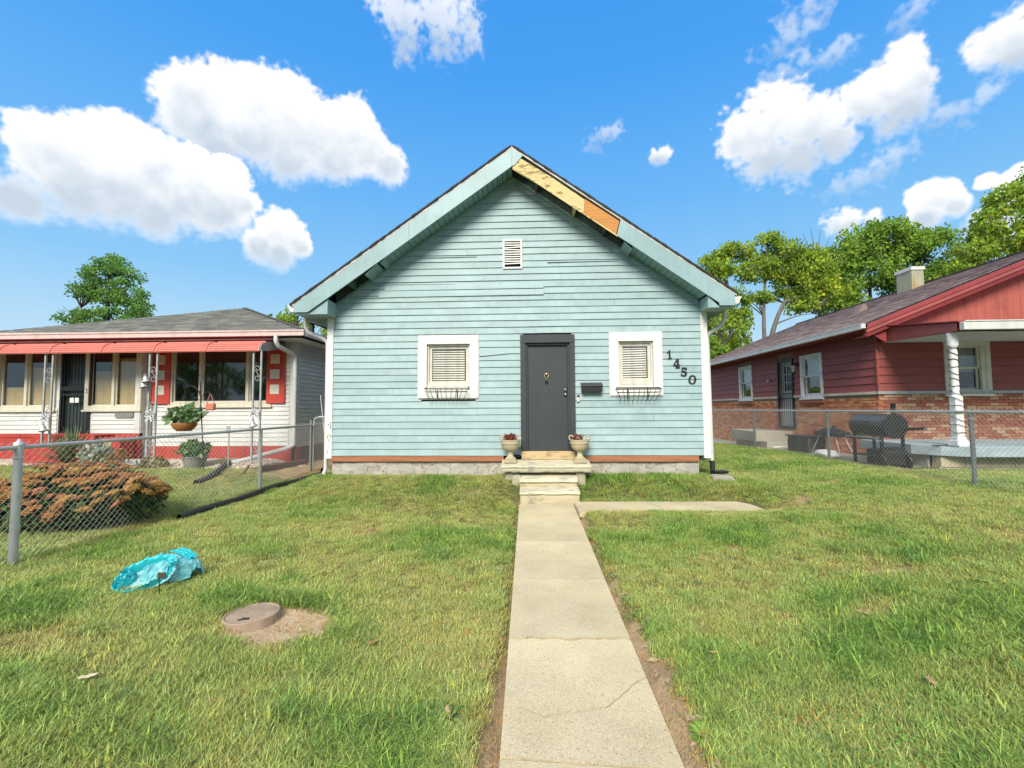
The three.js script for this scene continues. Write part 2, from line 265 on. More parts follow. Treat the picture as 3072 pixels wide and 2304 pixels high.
// 0 = full grass, 1 = bare earth
function bare(x, z) {
  let m = 0;
  const n = fbm(x * 2.2, 3.3, z * 2.2, 4), n2 = fbm(x * 7, 8.1, z * 7, 3);
  if (z > -7.7) {
    const wl = (0.0 + 0.1 * sstep(-3.9, -2.5, z) + 0.1 * n2 + 0.07 * n), wr = (0.015 + 0.13 * sstep(-5.2, -3.0, z) + 0.13 * n2 + 0.12 * n);
    if (x > -0.6 && x < 0.3) m = Math.max(m, sstep(wl + 0.1, wl - 0.02, -0.18 - x));
    if (x > 0.3 && x < 1.5 && z > -6.85) m = Math.max(m, sstep(wr + 0.12, wr - 0.02, x - 0.73));
  }
  const s = inSpot(spots, x, z); m = Math.max(m, sstep(0.1, 0.8, s + n2 * 0.7) * (s > 0.0 ? 0.6 : 0));
  const mh = 1 - Math.hypot((x + 1.97) / 0.5, (z + 3.5) / 0.36); m = Math.max(m, sstep(-0.1, 0.3, mh + n2 * 0.35 + n * 0.5));
  if (Math.abs(x + 4.9) < 0.3 && z < -3.5 && z > -8.4) m = Math.max(m, 0.55 * sstep(0.3, 0.05, Math.abs(x + 4.85)) * sstep(-0.1, 0.3, n + 0.1));
  if (Math.abs(x - 6.6) < 0.35 && z < -3) m = Math.max(m, 0.6 * sstep(0.3, 0.05, Math.abs(x - 6.55)));
  if (x > 6.75 && z > -21 && z < -9.2) m = Math.max(m, 1);
  m = Math.max(m, 0.6 * sstep(0.2, 0.5, n + 0.3 * n2));
  if (inBed(x, z)) m = 1;
  if (x < -3.7 && x > -5.9 && z < -9.2) m = Math.max(m, 0.8);
  return m;
}
function axis(lo, hi, step, far) { const a = []; for (let v = lo; v <= hi + 1e-6; v += step) a.push(v); let s = step; let v = hi; while (v < far) { s *= 1.5; v += s; a.push(Math.min(v, far)); } s = step; v = lo; while (v > -far) { s *= 1.5; v -= s; a.unshift(Math.max(v, -far)); } return a; }
{
  const xs = axis(-15, 12, 0.11, 400), zs = axis(-21, 2, 0.11, 400), pos = [], col = [], uv = [], idx = [];
  zs.forEach((z) => xs.forEach((x) => {
    pos.push(x, groundY(x, z), z); uv.push(x, z);
    const b = bare(x, z), n = fbm(x * 1.1, 2, z * 1.1, 3), dirt = [0.46 + 0.08 * n, 0.33 + 0.05 * n, 0.19], thatch = [0.12 + 0.05 * n, 0.125 + 0.03 * n, 0.04];
    if (Math.hypot(x + 2.0, z + 3.5) < 0.8) { dirt[0] = 0.62 + 0.1 * n; dirt[1] = 0.47 + 0.08 * n; dirt[2] = 0.3; } const gr = x > 6.75 && z < -9.2 ? [0.42, 0.4, 0.34] : dirt, t = sstep(0.15, 0.8, b);
    col.push(lerp(thatch[0], gr[0], t), lerp(thatch[1], gr[1], t), lerp(thatch[2], gr[2], t));
  }));
  const w = xs.length; for (let j = 0; j < zs.length - 1; j++) for (let i = 0; i < w - 1; i++) { const a = j * w + i; idx.push(a, a + w, a + 1, a + 1, a + w, a + w + 1); }
  const g = new THREE.BufferGeometry(); g.setAttribute('position', new THREE.Float32BufferAttribute(pos, 3)); g.setAttribute('uv', new THREE.Float32BufferAttribute(uv, 2)); g.setAttribute('color', new THREE.Float32BufferAttribute(col, 3)); g.setIndex(idx); g.computeVertexNormals();
  tag(mesh('ground', g, M(1, 1, 1, 0.97, T.soil, { vertexColors: true, bump: 0.012 })), 'earth of the front yards under the grass with bare sandy patches', null, null, 'structure');
}

// ---------------------------------------------------------------- walk of concrete slabs
function slab(outline, top, thick, m, parent, name = 'slab') { // outline in x,z; top is y at (x,z)
  const s = new THREE.Shape(outline.map(([x, z]) => new THREE.Vector2(x, -z)));
  const g = new THREE.ExtrudeGeometry(s, { depth: thick, bevelEnabled: false, curveSegments: 4 }).rotateX(-Math.PI / 2);
  g.computeBoundingBox(); const hi = g.boundingBox.max.y, p = g.attributes.position;
  for (let i = 0; i < p.count; i++) p.setY(i, p.getY(i) - hi + top(p.getX(i), p.getZ(i)));
  g.computeVertexNormals(); return mesh(name, metric(g), m, parent);
}
{
  const walk = tag(new THREE.Group(), 'narrow concrete walk of slabs from the street to the blue house steps', null, null, 'structure'); walk.name = 'front_walk'; scene.add(walk);
  const L = (z) => lerp(-0.168, -0.195, clamp((-z - 2) / 5.5, 0, 1)), Rr = (z) => lerp(0.752, 0.7, clamp((-z - 2) / 5.5, 0, 1)), top = (x, z) => pathY(z);
  const jag = (z, amp, seed) => { const r = rng(seed), a = []; for (let i = 0; i <= 22; i++) { const t = i / 22; a.push([lerp(L(z), Rr(z), t), z + amp * (noise(t * 7, seed) * 1.2 + (r() - 0.5) * 0.5) - 0.02 * (t - 0.5)]); } return a; };
  const line = (z, skew = 0) => [[L(z), z - skew], [Rr(z), z + skew]];
  const edges = [line(-7.575), line(-5.73), line(-4.6), jag(-3.52, 0.022, 5), line(-2.37, 0.025), line(-1.2), line(0.1), line(1.4)];
  // a crack runs slantwise over the fifth slab
  const crack = (() => { const r = rng(9), a = [], k = [[0, -2.76], [0.14, -2.75], [0.26, -2.69], [0.4, -2.73], [0.52, -2.75], [0.66, -2.78], [0.8, -2.9], [0.92, -3.02], [1, -3.06]]; for (let i = 0; i < k.length - 1; i++) for (let j = 0; j < 4; j++) { const t = j / 4, u = lerp(k[i][0], k[i + 1][0], t), z = lerp(k[i][1], k[i + 1][1], t) + (i + j ? (r() - 0.5) * 0.012 : 0); a.push([lerp(L(z), Rr(z), u), z]); } a.push([Rr(-3.06), -3.06]); return a; })();
  const cut = (far, near, gf, gn, m) => slab([...far.map(([x, z]) => [x, z + gf]), ...[...near].reverse().map(([x, z]) => [x, z - gn])], top, 0.11, m, walk);
  for (let i = 0; i < edges.length - 1; i++) {
    const m = i % 2 ? mat.walkB : mat.walk;
    if (i === 3) { cut(edges[3], crack, 0.02, 0.006, m); cut(crack, edges[4], 0.005, 0.008, m); } else cut(edges[i], edges[i + 1], i === 4 ? 0.009 : 0.008, i === 2 ? 0.016 : 0.01, m);
  }
  // two old drill holes and a chipped corner show as shallow dark pits
  const side = tag(new THREE.Group(), 'short concrete side path branching right from the steps', null, null, 'structure'); side.name = 'side_path'; scene.add(side);
  const st = () => 0.04;
  slab([[0.712, -7.57], [1.9, -7.6], [2.02, -6.93], [0.719, -6.83]], st, 0.08, mat.walkB, side);
  slab([[1.908, -7.6], [2.75, -7.61], [2.86, -6.93], [2.028, -6.93]], st, 0.08, mat.walk, side);
  slab([[2.758, -7.61], [3.36, -7.62], [3.5, -7.4], [3.56, -6.98], [2.868, -6.93]], st, 0.08, mat.walkB, side);
}

// ---------------------------------------------------------------- grass
function tuft(blades, radius, len, wid, lean, seed, tip = [1, 1, 1]) {
  const r = rng(seed), pos = [], col = [], nor = [], idx = [];
  for (let b = 0; b < blades; b++) {
    const a = r() * 6.283, q = radius * Math.sqrt(r()), bx = Math.cos(a) * q, bz = Math.sin(a) * q, dir = r() * 6.283, L = len * (0.55 + 0.75 * r()), w = wid * (0.7 + 0.6 * r()), ln = lean * (0.3 + 1.1 * r()) * L;
    const sx = Math.cos(dir + 1.5708) * w / 2, sz = Math.sin(dir + 1.5708) * w / 2, o = pos.length / 3, tone = 0.45 + 0.95 * r(), yel = r() < 0.16 ? 1 : 0;
    for (let k = 0; k < 4; k++) {
      const t = k / 3, f = ln * t * t, y = L * t * (1 - 0.25 * lean * t), c = k < 3 ? 2 : 1, ww = k === 0 ? 1 : k === 1 ? 0.9 : 0.6;
      const base = [0.95, 0.8, 0.6], cc = [0, 1, 2].map((i) => lerp(base[i], tip[i], sstep(0, 0.5, t)) * tone * (yel ? [1.75, 1.4, 1.1][i] : 1));
      for (let s = 0; s < c; s++) { const e = c === 2 ? (s ? ww : -ww) : 0; pos.push(bx + Math.cos(dir) * f + sx * e, y, bz + Math.sin(dir) * f + sz * e); col.push(...cc); }
    }
    idx.push(o, o + 1, o + 2, o + 1, o + 3, o + 2, o + 2, o + 3, o + 4, o + 3, o + 5, o + 4, o + 4, o + 5, o + 6);
  }
  const g = new THREE.BufferGeometry(); g.setAttribute('position', new THREE.Float32BufferAttribute(pos, 3)); g.setAttribute('color', new THREE.Float32BufferAttribute(col, 3)); g.setIndex(idx); return g;
}
const grassMat = new THREE.MeshPhysicalMaterial({ color: 0xffffff, roughness: 0.85, vertexColors: true, side: THREE.DoubleSide, specularIntensity: 0.3, transmission: 0.3, thickness: 0 });
function blocked(x, z) {
  if (z > -7.62 && x > -0.19 && x < 0.745) return true;
  if (x > 0.7 && x < 3.56 && z < -6.93 && z > -7.62) return true;
  if (z < -7.5 && z > -8.6 && x > -0.22 && x < 0.84) return true; if (z < -8.05 && z > -8.6 && x > -0.48 && x < 1.0) return true;
  if (z < ZF - 0.01 && x > -3.95 && x < 3.4) return true;
  if (inBed(x, z) || (z < -10.7 && x < -5.7)) return true;
  if (x > 6.9 && z < -8.6) return true;
  if (Math.hypot(x + 2.19, z + 3.53) < 0.21) return true;
  if (Math.hypot(x - 3.45, (z + 8.3) * 1.3) < 0.3) return true;
  return false;
}
{
  const r = rng(2024), kinds = { short: [], long: [], dry: [] };
  const put = (x, z, kind, s, c) => kinds[kind].push([x, z, s, c]);
  const zone = (x0, x1, z0, z1, per, size = 1) => {
    const n = Math.round(Math.abs((x1 - x0) * (z1 - z0)) * per);
    for (let i = 0; i < n; i++) {
      const x = lerp(x0, x1, r()), z = lerp(z0, z1, r());
      if (blocked(x, z)) continue;
      if (Math.abs(x) > -z * 1.3 + 4.5) continue;
      const b = bare(x, z), left = x < -5.1;
      if (r() < b * 1.05) { if (r() < 0.45 * (1 - b * 0.6)) put(x, z, 'dry', 0.6 + 0.4 * r(), [0.42, 0.31, 0.14]); continue; }
      const n1 = fbm(x * 0.8, 1.2, z * 0.8, 4), n2 = fbm(x * 2.6 + 40, 4.2, z * 2.6, 3), n3 = fbm(x * 0.45 + 9, 7, z * 0.45, 2);
      const lush = clamp(sstep(-0.25, 0.75, inSpot(lushSpots, x, z) * 0.55 + 0.8 * n2 + 0.5 * n1) * 0.7 + sstep(0.0, 0.45, n1 + 0.4 * n2) * 0.7, 0, 1) * (left ? 0.4 : 1);
      const dry = clamp(sstep(0.02, 0.4, -n1 + 0.6 * n2 + 0.06) * 0.75 + sstep(-0.5, 0.3, inSpot(spots, x, z)) * 0.55 + b * 0.6, 0, 1) * (1 - lush * 0.8);
      const mid = [0.32, 0.485, 0.12], yl = [0.55, 0.59, 0.22], gr = [0.25, 0.445, 0.095], dk = [0.22, 0.4, 0.1];
      let c = mid.map((v, k) => lerp(v, yl[k], clamp(dry * 0.9 + 0.25 * n3 + (x < 0 ? 0.26 : 0.06) + 0.55 * (r() - 0.4), 0, 1))); c = c.map((v, k) => lerp(v, (n2 + 0.5 * (r() - 0.5) > 0.1 ? dk : gr)[k], clamp(lush + 0.35 * (r() - 0.5), 0, 1)));
      const j = 0.7 + 0.6 * r(); c = c.map((v) => v * j);
      if (r() < dry * 0.3) put(x, z, 'dry', 0.7 + 0.5 * r(), [0.44, 0.33, 0.14]);
      put(x, z, r() < lush * 1.1 - 0.25 ? 'long' : 'short', size * (0.75 + 0.55 * r()) * (1 - 0.3 * dry) * (z < -7.7 && x > 0.7 ? 1.25 : 1), c);
    }
  };
  zone(-3.6, 3.8, -1.25, -2.6, 1600, 1.12); zone(-4.9, 5.2, -2.6, -4.2, 1150, 1.05); zone(-6.9, 7.4, -4.2, -6.2, 620); zone(-8.4, 8.6, -6.2, -8.5, 430);
  zone(-6.5, -3.6, -0.6, -2.6, 420, 1.12); zone(3.8, 6.8, -0.6, -2.6, 420, 1.12); zone(-8.5, -4.9, -2.6, -4.2, 420, 1.05); zone(5.2, 9, -2.6, -4.2, 420, 1.05); zone(7.4, 11.5, -4.2, -6.2, 260); zone(-11, -6.9, -4.2, -6.2, 200); zone(-12, -3.9, -8.5, -10.9, 260); zone(3.3, 7.2, -8.5, -13, 330); zone(3.3, 7.0, -13, -20, 160); zone(-13.5, -8.4, -7, -9.8, 200); zone(8.6, 11.5, -6.2, -8.7, 260);
  const rows = [
    ['short', [tuft(34, 0.075, 0.052, 0.0042, 0.8, 11)], 'short patchy lawn grass of the front yards, green turning yellow', 'grass'],
    ['long', [tuft(28, 0.07, 0.073, 0.005, 0.95, 13)], 'longer lush dark green grass tufts growing in patches of the lawn', 'grass'],
    ['dry', [tuft(16, 0.075, 0.042, 0.0036, 1.3, 15, [1.05, 1, 0.9])], 'dead straw coloured grass on the thin spots of the lawn', 'dry grass'],
  ];
  const m4 = new THREE.Matrix4(), q = new THREE.Quaternion(), e = new THREE.Euler(), cc = new THREE.Color();
  for (const [k, geos, label, cat] of rows) {
    geos.forEach((geo, gi) => {
      const list = kinds[k].filter((_, i) => i % geos.length === gi);
      const im = new THREE.InstancedMesh(geo, grassMat, list.length); im.name = numbered('lawn_grass'); im.castShadow = im.receiveShadow = true;
      list.forEach(([x, z, s, c], i) => { q.setFromEuler(e.set((r() - 0.5) * 0.35, r() * 6.283, (r() - 0.5) * 0.35)); im.setMatrixAt(i, m4.compose(V(x, groundY(x, z) - 0.004, z), q, V(s, s * (0.85 + 0.3 * r()), s))); im.setColorAt(i, cc.setRGB(...c)); });
      scene.add(im); tag(im, label, cat, null, 'stuff');
    });
  }
  console.log('tufts', kinds.short.length, kinds.long.length, kinds.dry.length);
}
// ---------------------------------------------------------------- walls: clapboards, openings, windows
function boards(parent, m4, { y0, y1, exp, lo, hi, lip = 0.02, holes = [], mats, splits = () => [], seed = 1, warp = 0.0015, name = 'clapboard', gap = 0.004 }) {
  const r = rng(seed); let k = 0;
  for (let yb = y0; yb < y1 - 0.02; yb += exp, k++) {
    const yt = Math.min(yb + exp, y1), a0 = lo(yb), a1 = lo(yt), b0 = hi(yb), b1 = hi(yt);
    if (b1 - a1 < 0.03 && b0 - a0 < 0.05) continue;
    let runs = [[a0, a1, b0, b1]];
    for (const [h0, h1, hy0, hy1] of holes) if (yb < hy1 && yt > hy0) runs = runs.flatMap((q) => (q[2] <= h0 || q[0] >= h1 ? [q] : [[q[0], q[1], h0, h0], [h1, h1, q[2], q[3]]].filter((w) => w[2] - w[0] > 0.02)));
    for (const s of splits(k)) runs = runs.flatMap((q) => (s > q[0] + 0.15 && s < q[2] - 0.15 ? [[q[0], q[1], s - 0.0015, s - 0.0015], [s + 0.0015, s + 0.0015, q[2], q[3]]] : [q]));
    runs.forEach(([l0, l1, r0, r1], ri) => {
      const n = Math.max(1, Math.ceil((r0 - l0) / 0.35)), pos = [], idx = [], ph = r() * 90, dl = (r() - 0.5) * 0.003, tilt = (r() - 0.5) * warp * 1.4;
      for (let i = 0; i <= n; i++) {
        const t = i / n, ub = lerp(l0, r0, t), ut = lerp(l1, r1, t), w = noise(ub * 0.7, ph) * warp * 2.2 + tilt * (t - 0.5), z = noise(ub * 1.1 + 30, ph) * warp * 1.5 + dl;
        pos.push(ut, yt + (i % n ? 0 : 0) - 0.001, 0.003, ub, yb + w, lip + z, ub, yb + w + 0.001, 0.0, ut, yt, -0.004);
      }
      for (let i = 0; i < n; i++) { const o = i * 4, p = o + 4; idx.push(o, o + 1, p, p, o + 1, p + 1, o + 1, o + 2, p + 1, p + 1, o + 2, p + 2, o + 3, o, p + 3, p + 3, o, p); }
      idx.push(0, 2, 1, 0, 3, 2); const e = n * 4; idx.push(e, e + 1, e + 2, e, e + 2, e + 3);
      const g = tris(pos, idx); const uv = g.attributes.uv, ou = r() * 3, ov = r() * 3; for (let i = 0; i < uv.count; i++) uv.setXY(i, uv.getX(i) + ou, uv.getY(i) + ov);
      mesh(name, g.applyMatrix4(m4), mats[Math.floor(r() * mats.length)], parent);
    });
  }
}
// rectangular wall cut into plain blocks round its openings
function rectWall(m4, u0, u1, y0, y1, holes, depth = 0.1) {
  const us = [...new Set([u0, u1, ...holes.flatMap((h) => [h[0], h[1]])])].sort((a, b) => a - b), g = [];
  for (let i = 0; i < us.length - 1; i++) { const a = us[i], b = us[i + 1]; let y = y0; for (const h of holes.filter((q) => q[0] <= a + 1e-6 && q[1] >= b - 1e-6).sort((p, q) => p[2] - q[2])) { if (h[2] > y) g.push(span(a, b, y, h[2], -depth - 0.005, -0.005)); y = h[3]; } if (y1 > y) g.push(span(a, b, y, y1, -depth - 0.005, -0.005)); }
  return join(g).applyMatrix4(m4);
}
function wallPanel(m4, outline, holes, depth = 0.1) {
  const s = new THREE.Shape(outline.map((p) => new THREE.Vector2(...p)));
  for (const [a, b, c, d] of holes) s.holes.push(new THREE.Path([[a, c], [a, d], [b, d], [b, c]].map((p) => new THREE.Vector2(...p))));
  return metric(new THREE.ExtrudeGeometry(s, { depth, bevelEnabled: false })).translate(0, 0, -depth - 0.005).applyMatrix4(m4);
}
// mitred casing of four boards round an opening
function casing(parent, m4, u0, u1, y0, y1, w, m, { n0 = 0.0, n1 = 0.04, name = 'casing_board' } = {}) {
  const e = 0.0012, L = [[[u0, y0], [u0 + w, y0 + w], [u0 + w, y1 - w], [u0, y1]], [[u1, y0], [u1, y1], [u1 - w, y1 - w], [u1 - w, y0 + w]], [[u0 + e, y1], [u0 + w + e, y1 - w], [u1 - w - e, y1 - w], [u1 - e, y1]], [[u0 + e, y0], [u1 - e, y0], [u1 - w - e, y0 + w], [u0 + w + e, y0 + w]]];
  for (const p of L) mesh(name, poly(p, n1 - n0 - 0.006, 0.003).translate(0, 0, n0 + 0.003).applyMatrix4(m4), m, parent);
}
const frameGeo = (u0, u1, y0, y1, w, n0, n1, wb = w) => [span(u0, u0 + w, y0, y1, n0, n1), span(u1 - w, u1, y0, y1, n0, n1), span(u0 + w, u1 - w, y1 - w, y1, n0, n1), span(u0 + w, u1 - w, y0, y0 + wb, n0, n1)];
// double-hung window: casing, two sashes, panes, sill
function hungWindow(parent, m4, u0, u1, y0, y1, { w = 0.07, m = mat.white, split = 0.5, behind = mat.palecurtain, wide = 0 } = {}) {
  const fr = mesh('window', [...frameGeo(u0, u1, y0, y1, w, -0.02, 0.045), span(u0 - 0.03, u1 + 0.03, y0 - 0.045, y0 - 0.002, -0.01, 0.075)].map((g) => g.applyMatrix4(m4)), m, parent);
  const a = u0 + w + wide, b = u1 - w - wide, c = y0 + w, d = y1 - w, mid = lerp(c, d, split);
  if (wide) mesh('mullion', [span(u0 + w, a, c, d, -0.03, 0.03), span(b, u1 - w, c, d, -0.03, 0.03)].map((g) => g.applyMatrix4(m4)), m, fr);
  mesh('upper_sash', frameGeo(a + 0.002, b - 0.002, mid - 0.02, d - 0.002, 0.04, -0.05, -0.015).map((g) => g.applyMatrix4(m4)), m, fr);
  mesh('lower_sash', frameGeo(a + 0.002, b - 0.002, c + 0.002, mid + 0.015, 0.045, -0.085, -0.052).map((g) => g.applyMatrix4(m4)), m, fr);
  mesh('pane', span(a + 0.03, b - 0.03, mid, d - 0.03, -0.036, -0.032).applyMatrix4(m4), mat.pane, fr);
  mesh('pane', span(a + 0.03, b - 0.03, c + 0.03, mid, -0.07, -0.066).applyMatrix4(m4), mat.pane, fr);
  mesh('window_shade', span(a, b, lerp(c, d, 0.42), d, -0.15, -0.14).applyMatrix4(m4), behind, fr);
  mesh('room_back', [span(a - 0.05, b + 0.05, c - 0.05, d + 0.05, -0.42, -0.4), span(a - 0.06, a - 0.04, c, d, -0.4, -0.1), span(b + 0.04, b + 0.06, c, d, -0.4, -0.1), span(a - 0.05, b + 0.05, c - 0.06, c - 0.04, -0.4, -0.1), span(a - 0.05, b + 0.05, d + 0.04, d + 0.06, -0.4, -0.1)].map((g) => g.applyMatrix4(m4)), mat.inner, fr);
  return fr;
}

// ---------------------------------------------------------------- the blue house
const font = await new FontLoader().loadAsync('fonts/droid/droid_serif_bold.typeface.json');
const fontThin = await new FontLoader().loadAsync('fonts/droid/droid_serif_regular.typeface.json');
const house = thing('wooden_house', 'small light blue gabled house with dark door in the middle and damaged eave', 'house', [-0.3, 0.3, ZF]);
{
  const m4 = basis([0, 0, ZF], [1, 0, 0], [0, 0, 1]), RX = -0.3, roofY = (x) => 6.43 - 0.708 * Math.abs(x - RX), slopeLo = (y) => (y < 3.6 ? -3.77 : RX - (6.07 - y) / 0.708), slopeHi = (y) => (y < 3.6 ? 3.18 : RX + (6.07 - y) / 0.708);
  const winL = [-2.11, -0.98, 1.79, 2.97], winR = [1.5, 2.45, 1.815, 2.985], cw = 0.155;
  const inner = ([a, b, c, d]) => [a + cw, b - cw, c + cw + 0.1, d - cw];
  const doorHole = [-0.075, 0.725, 0.72, 2.82], ventHole = [-0.47, -0.16, 4.29, 4.79];
  mesh('wall_sheathing', wallPanel(m4, [[-3.77, 0.7], [3.18, 0.7], [3.18, 3.6], [RX, 6.06], [-3.77, 3.6]], [inner(winL), inner(winR), doorHole, ventHole], 0.1), mat.dark, house);
  const pad = ([a, b, c, d], k) => [a + k, b - k, c + k, d - k];
  boards(house, m4, { y0: 0.71, y1: 6.05, exp: 0.1275, lo: slopeLo, hi: slopeHi, lip: 0.021, mats: [mat.teal, mat.teal, mat.tealB, mat.tealC], seed: 4, warp: 0.003,
    holes: [pad(winL, 0.05), pad(winR, 0.05), [-0.13, 0.79, 0.5, 2.9], [-0.48, -0.15, 4.29, 4.785]],
    splits: (k) => ({ 1: [-1.7], 3: [-2.2], 5: [2.3], 7: [1.9], 9: [-2.6], 12: [-2.9], 14: [2.8], 18: [-2.5, 0.12], 19: [-2.5], 22: [1.6], 24: [-2.1], 26: [0.6], 30: [-1.2], 33: [0.9] })[k] ?? [] });
  // two patch boards laid over the old siding, and strips that have come loose
  for (const k of [0, 1]) mesh('patch_board', tris([-2.9 + k * 0.12, 3.855 + k * 0.127, 0.016, 0.27, 3.87 + k * 0.127, 0.016, 0.27, 3.742 + k * 0.127, 0.036, -2.9 + k * 0.12, 3.735 + k * 0.127, 0.026, 0.27, 3.742 + k * 0.127, 0.01, -2.9 + k * 0.12, 3.735 + k * 0.127, 0.004, 0.27, 3.87 + k * 0.127, 0.0], [0, 2, 1, 0, 3, 2, 3, 4, 2, 3, 5, 4, 1, 2, 4, 1, 4, 6]).applyMatrix4(m4), mat.teal, house);
  const flap = (x0, x1, y, dy0, dy1, out) => mesh('loose_strip', tris([x0, y, 0.022, x1, y, 0.022, x1, y - dy1, 0.022 + out * 0.3, x0, y - dy0, 0.022 + out, x0, y - dy0, 0.008, x1, y - dy1, 0.008], [0, 3, 1, 1, 3, 2, 3, 4, 2, 2, 4, 5]).applyMatrix4(m4), mat.tealB, house);
  flap(-0.95, -0.42, 2.625, 0.045, 0.004, 0.014); flap(-3.3, -1.4, 3.99, 0.004, 0.022, 0.014); flap(-3.6, -2.1, 3.74, 0.016, 0.003, 0.012); flap(-2.2, -1.0, 4.5, 0.01, 0.003, 0.01); flap(0.35, 1.7, 4.37, 0.012, 0.004, 0.012);
  mesh('corner_trim', [span(-3.89, -3.77, 0.66, 3.345, ZF - 0.05, ZF + 0.03), span(-3.895, -3.875, 0.66, 3.345, ZF - 0.16, ZF - 0.05)], mat.white, house);
  mesh('corner_trim', [span(3.18, 3.3, 0.66, 3.36, ZF - 0.05, ZF + 0.03), span(3.285, 3.305, 0.66, 3.36, ZF - 0.16, ZF - 0.05)], mat.white, house);
  { const r = rng(6), g = []; for (let i = 0; i < 11; i++) { const y = 0.75 + r() * 0.55, x = -3.86 + r() * 0.06; mesh('peeled_patch', span(x, x + 0.006 + 0.012 * r(), y, y + 0.015 + 0.05 * r(), ZF + 0.029, ZF + 0.0315), mat.rafter, house); } }
  mesh('side_wall', span(-3.87, -3.77, 0.6, 3.6, -18, ZF - 0.16), mat.teal, house); mesh('side_wall', span(3.18, 3.28, 0.6, 3.6, -18, ZF - 0.16), mat.teal, house);
  mesh('back_wall', poly([[-3.77, 0.3], [3.18, 0.3], [3.18, 3.6], [RX, 6.06], [-3.77, 3.6]], 0.1).translate(0, 0, -18), mat.teal, house);
  // sill beam and parged stone foundation
  mesh('sill_beam', [rbox(3.32, 0.105, 0.06, 0.012, -2.16, 0.648, ZF - 0.015), rbox(2.27, 0.115, 0.06, 0.012, 1.96, 0.645, ZF - 0.012)], mat.beam, house);
  {
    const pos = [], idx = [], nx = 170, ny = 22; for (let j = 0; j <= ny; j++) for (let i = 0; i <= nx; i++) { const x = lerp(-3.78, 3.1, i / nx), y = lerp(0.1, 0.598, j / ny); pos.push(x, y, ZF - 0.03 + 0.035 * fbm(x * 2.6, y * 3.4, 2, 5) + 0.018 * Math.abs(fbm(x * 7, y * 9, 6, 3)) - 0.012); }
    for (let j = 0; j < ny; j++) for (let i = 0; i < nx; i++) { const a = j * (nx + 1) + i; idx.push(a, a + 1, a + nx + 1, a + 1, a + nx + 2, a + nx + 1); }
    const back = [span(-3.78, 3.1, 0.1, 0.598, ZF - 0.3, ZF - 0.07), span(3.08, 3.2, 0.1, 0.598, -18, ZF - 0.31), span(-3.8, -3.68, 0.1, 0.598, -18, ZF - 0.3)];
    mesh('foundation_wall', [tris(pos, idx, true), ...back], mat.parge, house);
  }
  // roof: shingles, drip edge, deck, fascia, soffit
  const strip = (x0, x1, t0, t1, z0, z1) => poly([[x0, roofY(x0) - t0], [x0, roofY(x0) - t1], [x1, roofY(x1) - t1], [x1, roofY(x1) - t0]].map((p) => p), z1 - z0).translate(0, 0, z0);
  const roof = mesh('roof', [strip(-4.4, RX, 0, 0.028, -18.3, -8.03), strip(RX, 3.7, 0, 0.028, -18.3, -8.03)], mat.shingleDark, house);
  { const r = rng(8), g = []; for (let i = 0; i < 58; i++) for (const s of [-1, 1]) { const x = RX + s * (0.02 + i * 0.0705), x1 = x + s * 0.069; if (x1 < -4.42 || x1 > 3.72) continue; const a = Math.min(x, x1), b = Math.max(x, x1), dz = r() * 0.02, t = (r() - 0.5) * 0.008; g.push(strip(a, b, -0.012 + t, 0.026, -8.3, -8.012 + dz)); } mesh('edge_shingles', g, mat.shingleDark, roof); }
  mesh('drip_edge', [strip(-4.37, RX, 0.03, 0.062, -8.06, -8.022), strip(RX, 3.67, 0.03, 0.062, -8.06, -8.022)], mat.drip, house);
  mesh('roof_deck', [strip(-4.36, RX, 0.03, 0.085, -18.2, -8.07), strip(RX, 3.66, 0.03, 0.085, -18.2, -8.07)], mat.rafter, house);
  const fz = -8.05, ft = 0.03, F = (pts, m, label, z = fz, t = ft) => mesh('fascia_board', poly(pts, t - 0.004, 0.002).translate(0, 0, z), m, house, label);
  const lo = (x) => roofY(x) - 0.4, up = (x) => roofY(x) - 0.064;
  F([[RX, up(RX)], [-2.2, up(-2.2)], [-2.2, lo(-2.2)], [RX, lo(RX)]], mat.fascia);
  F([[-2.203, up(-2.203)], [-4.34, up(-4.34)], [-4.34, 3.375], [-4.075, 3.375], [-2.203, lo(-2.203)]], mat.fascia);
  F([[RX + 0.002, up(RX)], [RX + 0.002, lo(RX)], [-0.245, lo(-0.245) + 0.06], [-0.1, up(-0.1)]], mat.fascia, null, fz + 0.002);
  F([[-0.26, up(-0.22) - 0.05], [-0.29, lo(-0.22) + 0.005], [0.3, lo(0.3) + 0.0], [1.0, lo(1.0) + 0.012], [1.02, up(1.02) - 0.06], [0.4, up(0.4) - 0.045]], mat.peel, 'bare fascia board with peeling yellow paint', fz - 0.012);
  F([[1.024, up(1.024) - 0.045], [1.004, lo(1.004) + 0.02], [1.575, lo(1.575) + 0.012], [1.64, up(1.64) - 0.035]], mat.plywood, 'raw orange brown fascia board', fz - 0.014);
  F([[1.0, lo(1.0) + 0.01], [-0.26, lo(-0.26)], [-0.26, lo(-0.26) - 0.018], [1.6, lo(1.6) - 0.018], [1.6, lo(1.6) + 0.01]], mat.peel, 'split lower edge of the bare fascia board', fz + 0.014, 0.012);
  F([[1.66, up(1.66)], [1.585, lo(1.585)], [3.36, lo(3.36) + 0.0], [3.37, 3.385], [3.64, 3.385], [3.64, up(3.64)]], mat.fascia);
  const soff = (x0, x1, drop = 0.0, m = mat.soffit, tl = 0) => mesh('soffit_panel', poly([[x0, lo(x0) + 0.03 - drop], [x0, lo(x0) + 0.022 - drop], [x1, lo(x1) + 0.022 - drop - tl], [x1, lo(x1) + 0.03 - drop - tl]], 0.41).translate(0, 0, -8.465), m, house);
  for (let x = RX - 0.01; x > -2.62; x -= 0.092) soff(x - 0.084, x);
